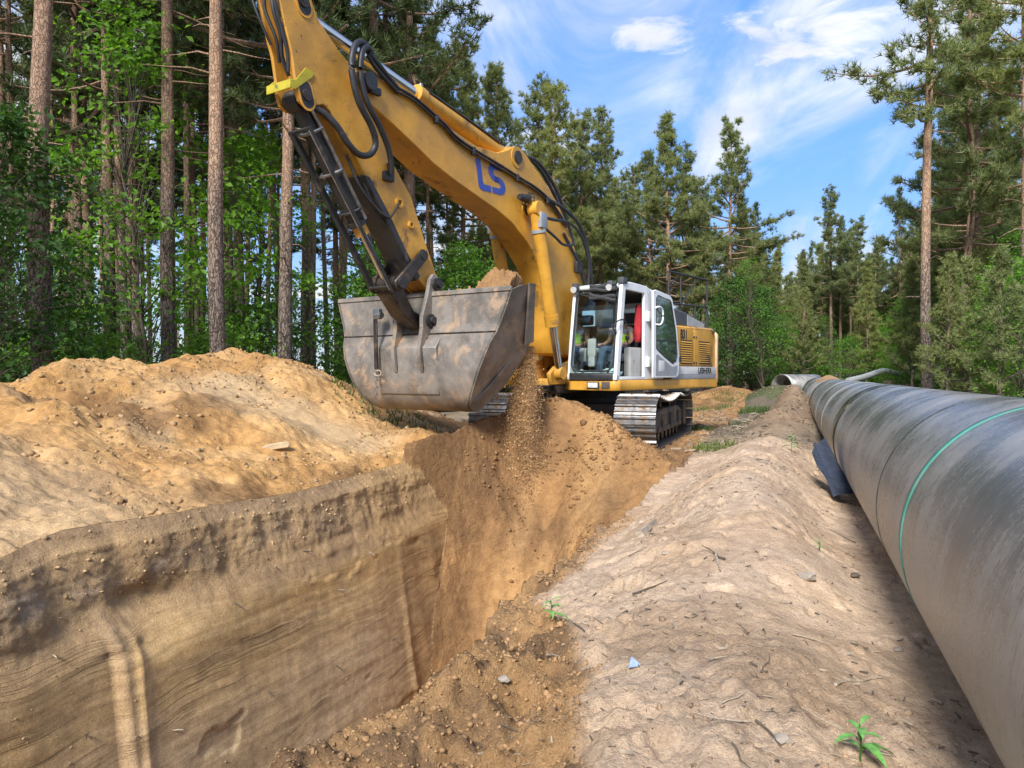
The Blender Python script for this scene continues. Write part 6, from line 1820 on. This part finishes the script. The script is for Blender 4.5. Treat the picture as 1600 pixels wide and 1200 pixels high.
# ------------------------------------------------------------------ crumbs, clods and litter too many to count
def lumps(name, pts, sizes, mat_, col, seed, flat=.8):
    """low-poly lumps set into the ground"""
    rs = np.random.RandomState(seed)
    bm = bmesh.new(); bmesh.ops.create_icosphere(bm, subdivisions=1, radius=1.0)
    bv = np.array([v.co[:] for v in bm.verts]); bf = np.array([[v.index for v in f.verts] for f in bm.faces]); bm.free()
    n = len(pts); m = len(bv)
    def_ = 1 + rs.normal(0, .30, (n, m, 1))
    sc_ = np.asarray(sizes)[:, None, None] * rs.uniform(.65, 1.25, (n, 1, 3)) * np.array([1, 1, flat])
    V = bv[None] * def_ * sc_
    a = rs.uniform(0, 6.28, n); c_, s_ = np.cos(a)[:, None], np.sin(a)[:, None]
    X_ = V[..., 0] * c_ - V[..., 1] * s_; Y_ = V[..., 0] * s_ + V[..., 1] * c_
    V = np.stack([X_, Y_, V[..., 2]], -1) + np.asarray(pts)[:, None, :]
    Fq = (bf[None] + (np.arange(n) * m)[:, None, None]).reshape(-1, 3)
    colv = np.repeat(np.asarray(col) * rs.uniform(.75, 1.2, (n, 1)), m, 0)
    me = np_mesh(name, V.reshape(-1, 3), Fq, mat_, None, True, {'soil': colv, 'rough': np.full(n * m, .35)})
    return tag(link(name, me), None, None, None, 'stuff')


def gather(n, a0, a1, s0, s1, seed, keep=None):
    rs = np.random.RandomState(seed); out = []
    while len(out) < n:
        a, s = rs.uniform(a0, a1), rs.uniform(s0, s1)
        if keep is None or keep(a, s, rs):
            p = W(a, s); out.append((p.x, p.y, gz(a, s), a, s))
    return np.array(out)


nz1 = lambda a, s, k, sd: fbm(np.array([a * k]), np.array([s * k]), octv=2, seed=sd)[0]
LIPA = lambda s: float(np.interp(s, [1.5, 2.56, 3.3, 3.62, 4.27, 4.98, 5.84, 7.9, 10, 12], [-2.0, -1.83, -1.68, -1.50, -1.68, -1.86, -1.79, -1.75, -1.68, -1.60]))
g = gather(5200, -2.05, -.5, 2.3, 8.5, 1, lambda a, s, rs: 0 < a - LIPA(s) < np.interp(s, [2.3, 3.0, 3.5, 4.3, 5.1, 7], [1.25, 1.0, .7, .48, .3, .2]) and rs.uniform() < (1.1 - (a - LIPA(s)) / 1.1) * (1.2 - s / 12))
rs_n = np.random.RandomState(2)
lumps('rim_crumbs', g[:, :3], .003 + .021 * rs_n.power(.28, len(g)) * rs_n.uniform(.2, 1, len(g)), MT['sand'], np.array([.39, .235, .115]), 3)
g = gather(4200, -11.5, -5.2, 3.0, 16, 4, lambda a, s, rs: nz1(a, s, .9, 55) > -.10 + rs.uniform(-.2, .3))
lumps('heap_clods', g[:, :3], .010 + .050 * rs_n.power(.35, len(g)) * rs_n.uniform(.2, 1, len(g)), MT['sand'], np.array([.41, .265, .135]), 5)
g = gather(1900, -1.2, .9, 2.3, 13, 6, lambda a, s, rs: nz1(a, s, .9, 55) > -.05 + rs.uniform(-.25, .35))
lumps('berm_crumbs', g[:, :3], .004 + .020 * rs_n.power(.3, len(g)) * rs_n.uniform(.2, 1, len(g)), MT['sand'], np.array([.37, .255, .165]), 7)
g = gather(2600, -4.6, -1.8, 9.3, 12.2, 8, lambda a, s, rs: nz1(a, s, 1.2, 57) > -.05 + rs.uniform(-.25, .35))
lumps('trench_head_clods', g[:, :3], .010 + .05 * rs_n.power(.3, len(g)) * rs_n.uniform(.2, 1, len(g)), MT['sand'], np.array([.25, .14, .062]), 9)
g = gather(1500, -3.5, 1.5, 14, 34, 10)
lumps('ground_clods', g[:, :3], .02 + .06 * rs_n.power(.3, len(g)) * rs_n.uniform(.2, 1, len(g)), MT['sand'], np.array([.22, .165, .11]), 11)


def litter(name, n, a0, a1, s0, s1, Lr, seed, mat_, keep=None):
    """bark chips, needles and root bits"""
    g = gather(n, a0, a1, s0, s1, seed, keep); rs = np.random.RandomState(seed)
    L = rs.uniform(*Lr, n)[:, None]; w = L * rs.uniform(.06, .22, (n, 1)); a = rs.uniform(0, 6.28, n)
    d = np.stack([np.cos(a), np.sin(a), rs.normal(.05, .22, n)], 1); sd = np.stack([-np.sin(a), np.cos(a), rs.normal(0, .25, n)], 1)
    P = g[:, :3] + np.array([0, 0, .006])
    up = np.array([0, 0, 1.0]) * w * .8
    q = [P - d * L / 2 - sd * w / 2, P + d * L / 2 - sd * w / 3, P + d * L / 2 + sd * w / 3, P - d * L / 2 + sd * w / 2]
    V = np.stack(q + [x + up for x in q], 1).reshape(-1, 3)
    i = (np.arange(n) * 8)[:, None, None]
    Fq = (np.array([[3, 2, 1, 0], [4, 5, 6, 7], [0, 1, 5, 4], [1, 2, 6, 5], [2, 3, 7, 6], [3, 0, 4, 7]])[None] + i).reshape(-1, 4)
    return tag(link(name, np_mesh(name, V, Fq, mat_, None, False)), None, None, None, 'stuff')


kp = lambda a, s, rs: nz1(a, s, 1.1, 58) > -.1 + rs.uniform(-.3, .4)
litter('bark_litter', 1000, -1.3, .95, 2.3, 12, (.006, .040), 21, MT['twig'], kp)
litter('straw_litter', 320, -1.3, .95, 2.3, 12, (.012, .055), 22, MT['deadwood'], kp)
litter('ground_litter', 3000, -9, 1, 14, 40, (.04, .14), 23, MT['twig'])
litter('wood_splinters', 900, -9, -1, 14, 30, (.05, .20), 24, MT['deadwood'])


# ------------------------------------------------------------------ sand in and out of the bucket
def sand_load():
    nu, nv = 60, 260
    u = np.linspace(5.08, 5.60, nu)[:, None]; v = np.linspace(-1.62, 1.66, nv)[None, :]
    z = 2.72 + .40 * np.exp(-((v - 1.38) / .42) ** 2 - ((u - 5.34) / .26) ** 2) + .10 * np.exp(-((v + .2) / .9) ** 2) - .55 * ((u - 5.34) / .30) ** 2 * .25
    z = z + .10 * (1 - 2 * np.abs(fbm(u * 4 + 3 + 0 * v, v * 4 + 0 * u, octv=5, seed=93, gain=.6))) + .05 * fbm(u * 22 + 0 * v, v * 22 + 0 * u, octv=3, seed=94) + .10 * fbm(u * 6 + 0 * v, v * 4 + 0 * u, octv=4, seed=92)
    V = np.stack([u + 0 * v, (v + 0 * u), z], -1).reshape(-1, 3); base = V.copy(); base[:, 2] = 2.40; base[:, 1] *= .86; base[:, 0] = 5.25 + (base[:, 0] - 5.2) * .7
    i = np.arange(nu - 1)[:, None] * nv + np.arange(nv - 1)[None, :]
    Fq = np.stack([i, i + nv, i + nv + 1, i + 1], -1).reshape(-1, 4)
    n = len(V)
    idx = np.arange(n).reshape(nu, nv); rim = np.concatenate([idx[0, :], idx[1:, -1], idx[-1, -2::-1], idx[-2:0:-1, 0]]); r2 = np.roll(rim, -1)
    F2 = np.stack([rim, r2, r2 + n, rim + n], -1)
    col = np.ones((2 * n, 3)) * np.array([.36, .205, .09])
    me = np_mesh('sand_load', np.concatenate([V, base]), [Fq, F2], MT['sand'], attrs={'soil': col, 'rough': np.full(2 * n, .8)})
    o = link('sand_load', me, None, (EX, EY, 0), (0, 0, EROT)); tag(o, 'moist orange sand heaped over the rim of the raised bucket', 'sand')


sand_load()


def falling_sand():
    rs = np.random.RandomState(6)
    n1, n2, n3 = 30000, 9000, 5000
    t = rs.uniform(0, 1, n1) ** .75
    st_ = rs.randint(0, 26, n1); so = rs.normal(0, 1, (26, 2)); sl = rs.uniform(.3, 1.15, 26)           # separate threads
    t = np.minimum(t, sl[st_] + rs.normal(0, .05, n1)); t = np.clip(t, 0, 1)
    v = 1.36 + so[st_, 0] * .055 * (1 + 1.3 * t) + rs.normal(0, .018, n1) * (1 + 5 * t) - .06 * t; u = 4.64 - .06 * t + so[st_, 1] * .06 * (1 + t) + rs.normal(0, .02, n1) * (1 + 3 * t); z = 2.04 - 1.95 * t ** 1.3
    t2 = rs.uniform(0, 1, n2); k2 = rs.randint(0, 30, n2); kv = rs.uniform(.35, 1.5, 30); v2 = kv[k2] + rs.normal(0, .02, n2) * (1 + 2 * t2); u2 = 4.68 + rs.normal(0, .05, n2) - .1 * t2; z2 = 2.02 - 1.9 * t2
    v3 = 1.30 + rs.normal(0, .16, n3); u3 = 4.55 + rs.normal(0, .16, n3); w3 = [EXM @ Vector((a_, b_, 0)) for a_, b_ in zip(u3, v3)]; z3 = np.array([gzw(p.x, p.y) for p in w3]) + rs.exponential(.07, n3)
    P = np.stack([np.concatenate([u, u2, u3]), np.concatenate([v, v2, v3]), np.concatenate([z, z2, z3])], 1); n = len(P)
    s_ = rs.uniform(.0025, .0065, (n, 1, 1)); s_[rs.uniform(size=n) < .03] *= 3.0
    tet = np.array([[1, 1, 1], [1, -1, -1], [-1, 1, -1], [-1, -1, 1]]) * .7
    Q = np.linalg.qr(rs.normal(size=(n, 3, 3)))[0]
    V = P[:, None, :] + np.einsum('nij,kj->nki', Q, tet) * s_
    Fq = (np.array([[0, 1, 2], [0, 3, 1], [0, 2, 3], [1, 3, 2]])[None] + (np.arange(n) * 4)[:, None, None]).reshape(-1, 3)
    col = np.repeat(np.array([[.50, .31, .15]]) * rs.uniform(.7, 1.2, (n, 1)), 4, 0)
    o = link('falling_sand', np_mesh('falling_sand', V.reshape(-1, 3), Fq, MT['sand'], None, False, {'soil': col, 'rough': np.full(4 * n, .1)}), None, (EX, EY, 0), (0, 0, EROT))
    tag(o, None, None, None, 'stuff')


falling_sand()


# ------------------------------------------------------------------ the driver, and what lies in the cab
def skin_body(name, joints, edges, radii, mat_, parent, lv=2, root_i=0):
    me = bpy.data.meshes.new(name); me.from_pydata(joints, edges, []); me.update()
    o = link(name, me, parent)
    o.modifiers.new('skin', 'SKIN'); 
    if not me.skin_vertices:
        bm = bmesh.new(); bm.from_mesh(me); bm.verts.layers.skin.verify(); bm.to_mesh(me); bm.free()
    for i, r in enumerate(radii):
        sv = me.skin_vertices[0].data[i]; sv.radius = (r, r) if not isinstance(r, tuple) else r; sv.use_root = (i == root_i)
    sd = o.modifiers.new('subdivision', 'SUBSURF'); sd.levels = lv; sd.render_levels = lv
    me.materials.append(mat_)
    for p in me.polygons: p.use_smooth = True
    return o


def person():
    # seated in excavator coordinates, then parented to an Empty on the seat
    ox, oy, oz = .62, .97, 2.02
    root = empty('person', EXM @ Vector((ox, oy, oz)), EROT)
    tag(root, 'seated driver in jeans, grey t-shirt and yellow safety vest inside the cab', 'person')
    J = [(0, 0, .06), (-.04, 0, .24), (-.06, 0, .42), (-.05, 0, .53), (-.03, 0, .60),                      # pelvis .. neck
         (-.01, 0, .68), (.0, 0, .75), (.015, 0, .82),                                                   # head
         (.10, .10, .04), (.46, .13, .09), (.58, .13, -.30), (.60, .13, -.41), (.72, .14, -.43),              # left leg
         (.10, -.10, .04), (.46, -.15, .09), (.56, -.16, -.30), (.58, -.16, -.41), (.70, -.17, -.43),          # right leg
         (-.06, .19, .49), (.00, .25, .26), (.24, .24, .17), (.33, .22, .18),                              # left arm
         (-.06, -.19, .49), (.00, -.25, .26), (.24, -.26, .17), (.33, -.27, .18)]                            # right arm
    Ed = [(0, 1), (1, 2), (2, 3), (3, 4), (4, 5), (5, 6), (6, 7), (0, 8), (8, 9), (9, 10), (10, 11), (11, 12), (0, 13), (13, 14), (14, 15), (15, 16), (16, 17),
          (3, 18), (18, 19), (19, 20), (20, 21), (3, 22), (22, 23), (23, 24), (24, 25)]
    Rd = [.13, .13, .15, .11, .055, .075, .095, .07, .09, .072, .055, .045, .04, .09, .072, .055, .045, .04, .065, .046, .036, .030, .065, .046, .036, .030]
    skin_body('body', J, Ed, Rd, MT['skin'], root)
    # fingers curled round the levers
    for sg, wr in ((1, (.33, .22, .18)), (-1, (.33, -.27, .18))):
        for k in range(4):
            y = wr[1] + (k - 1.5) * .019; l = (.058, .070, .066, .050)[k]
            skin_body('finger', [(wr[0] - .005, y, wr[2]), (wr[0] + .04, y, wr[2] + .008), (wr[0] + .045 + l * .4, y, wr[2] - .012), (wr[0] + .03 + l * .35, y, wr[2] - .045)], [(0, 1), (1, 2), (2, 3)], [.012, .0105, .009, .008], MT['skin'], root, 1)
        skin_body('thumb', [(wr[0] - .005, wr[1] - sg * .03, wr[2]), (wr[0] + .025, wr[1] - sg * .048, wr[2] + .01), (wr[0] + .055, wr[1] - sg * .04, wr[2] - .005)], [(0, 1), (1, 2)], [.013, .011, .009], MT['skin'], root, 1)
    sub_ = lambda idx: [J[i] for i in idx]
    skin_body('jeans', sub_([0, 8, 9, 10, 11, 13, 14, 15, 16]), [(0, 1), (1, 2), (2, 3), (3, 4), (0, 5), (5, 6), (6, 7), (7, 8)], [.148, .105, .086, .070, .062, .105, .086, .070, .062], MT['jeans'], root)
    skin_body('t_shirt', [J[0], J[1], J[2], J[3], J[18], (-.03, .225, .37), J[22], (-.03, -.225, .37)], [(0, 1), (1, 2), (2, 3), (3, 4), (4, 5), (3, 6), (6, 7)], [.14, .145, .165, .12, .08, .068, .08, .068], MT['shirt'], root)
    skin_body('safety_vest', [(0, 0, .14), J[1], (-.055, 0, .38), (-.05, 0, .47)], [(0, 1), (1, 2), (2, 3)], [.158, .160, .178, .135], MT['vest'], root)
    for y in (.14, -.16):
        skin_body('boot', [(.59, y, -.34), (.60, y, -.43), (.68, y, -.45), (.78, y, -.455)], [(0, 1), (1, 2), (2, 3)], [.062, .062, .052, .042], MT['ink'], root, 1)
    # face: nose, ears, eyes, mouth; short hair under a dark cap
    b = MB(); b.prism([(.088, .745), (.118, .715), (.088, .705)], -.013, .013, .004); b.obj('nose', MT['skin'], root)
    for y in (.034, -.034):
        b = MB(); b.ball((.086, y, .752), .012, 2); b.obj('eye', MT['ink'], root)
        b = MB(); b.ball((-.002, y * 2.85, .735), .026, 2, (.7, .4, 1.2)); b.obj('ear', MT['skin'], root)
    b = MB(); b.box(.082, .092, -.024, .024, .674, .682, .002); b.obj('mouth', MT['red'], root)
    b = MB(); vs = b.ball((-.004, 0, .775), .106, 3, (1.02, .92, .86))
    bmesh.ops.delete(b.bm, geom=[v for v in b.bm.verts if v.co.z < .772], context='VERTS'); b.prism([(.06, .772), (.17, .765), (.17, .774), (.06, .784)], -.07, .07, .003); b.obj('cap', MT['dark_grey'], root)


person()


def cab_things():
    def at(u, v, z): return EXM @ Vector((u, v, z))
    # red jacket hung behind the door post
    b = MB(); rings = []
    for k, (z, w, d) in enumerate(((2.98, .03, .03), (2.90, .07, .05), (2.78, .085, .06), (2.6, .095, .065), (2.45, .10, .07), (2.30, .085, .06), (2.24, .05, .04))):
        rings.append([(w * math.cos(t) * (1 + .25 * math.sin(3 * t + k)), d * math.sin(t) * (1 + .25 * math.sin(4 * t + k)), z - 2.6) for t in np.linspace(0, 2 * math.pi, 15)[:-1]])
    vr = [[b.bm.verts.new(p) for p in r] for r in rings]
    for i in range(len(vr) - 1):
        for j in range(14):
            b.bm.faces.new((vr[i][j], vr[i][(j + 1) % 14], vr[i + 1][(j + 1) % 14], vr[i + 1][j]))
    b.bm.faces.new(vr[0]); b.bm.faces.new(vr[-1][::-1])
    o = link('red_jacket', b.mesh('red_jacket', MT['jacket'], 70), None, at(.62, 1.36, 2.6), (0, 0, EROT)); tag(o, 'red jacket hanging inside the cab behind the driver', 'jacket')
    for k, (u, v, w, lb) in enumerate(((1.62, .66, .15, 'crumpled mint rag in the corner of the cab floor nearest the boom'), (1.64, .92, .11, 'small crumpled mint rag in the middle of the cab floor'), (1.60, 1.24, .17, 'pale folded cloth on the cab floor by the doorway'))):
        rs = np.random.RandomState(k + 3); b = MB(); vs = b.ball((0, 0, 0), w, 3, (1, 1.1, .55))
        for v_ in vs:
            v_.co *= 1 + .30 * math.sin(v_.co.x * 40 + k) * math.cos(v_.co.y * 33 + 2 * k) + .12 * math.sin(v_.co.z * 70)
        o = link('rag', b.mesh('rag', MT['rag'], 75), None, at(u, v, 1.53 + w * .5), (0, 0, EROT)); tag(o, lb, 'rag', 'rags on the cab floor')
    b = MB(); vs = b.ball((0, 0, 0), .10, 2, (1.2, 1.2, .8)); o = link('black_bag', b.mesh('black_bag', MT['liner'], 75), None, at(1.50, .80, 1.60), (0, 0, EROT)); tag(o, 'dark bag lying among the mint rags on the cab floor', 'bag')


cab_things()


def cut_roots():
    par = bpy.data.objects['trench']; rs = random.Random(3)
    for k, (s_, z_) in enumerate(((4.05, -.95), (3.9, -.35), (5.6, -.45), (6.3, -.30), (5.9, -1.35), (7.2, -.75), (6.8, -.25), (7.9, -.5), (8.2, -1.6), (5.1, -1.75), (7.0, -1.5), (4.75, -1.2))):
        i = int(np.argmin(np.abs(T_S - s_))); m = np.where(T_REG == 2)[0]; j = m[int(np.argmin(np.abs(T_Z[i, m] - z_)))]
        p = W(T_A[i, j], s_, T_Z[i, j]); d = W(1, 0) * .06 + W(0, rs.uniform(-.08, .08)) + Vector((0, 0, rs.uniform(-.05, .03)))
        b = MB(); b.tube([p - d * .3, p + d * .5 + Vector((0, 0, .004)), p + d], [.007, .006, .003], 6)
        b.obj('cut_root', MT['deadwood'] if k % 2 else MT['twig'], par)


cut_roots()


def wall_crumbs():
    rs = np.random.RandomState(12); out = []; sz = []
    cols = np.where(T_REG == 2)[0]; rows = np.where((T_S > 2.8) & (T_S < 9.2))[0]
    while len(out) < 1300:
        i, j = rs.choice(rows), rs.choice(cols); z = T_Z[i, j]
        lowz = z < -.15
        if not lowz and rs.uniform() > .45: continue
        if lowz and rs.uniform() > .22 + .5 * (abs(((z + .08 * T_S[i]) % .62) - .31) < .02): continue
        p = W(T_A[i, j], T_S[i], z); out.append((p.x, p.y, z)); sz.append(.003 + (.008 if lowz else .017) * rs.power(.3))
    lumps('wall_crumbs', np.array(out), np.array(sz), MT['sand'], np.array([.47, .315, .165]), 13)


wall_crumbs()
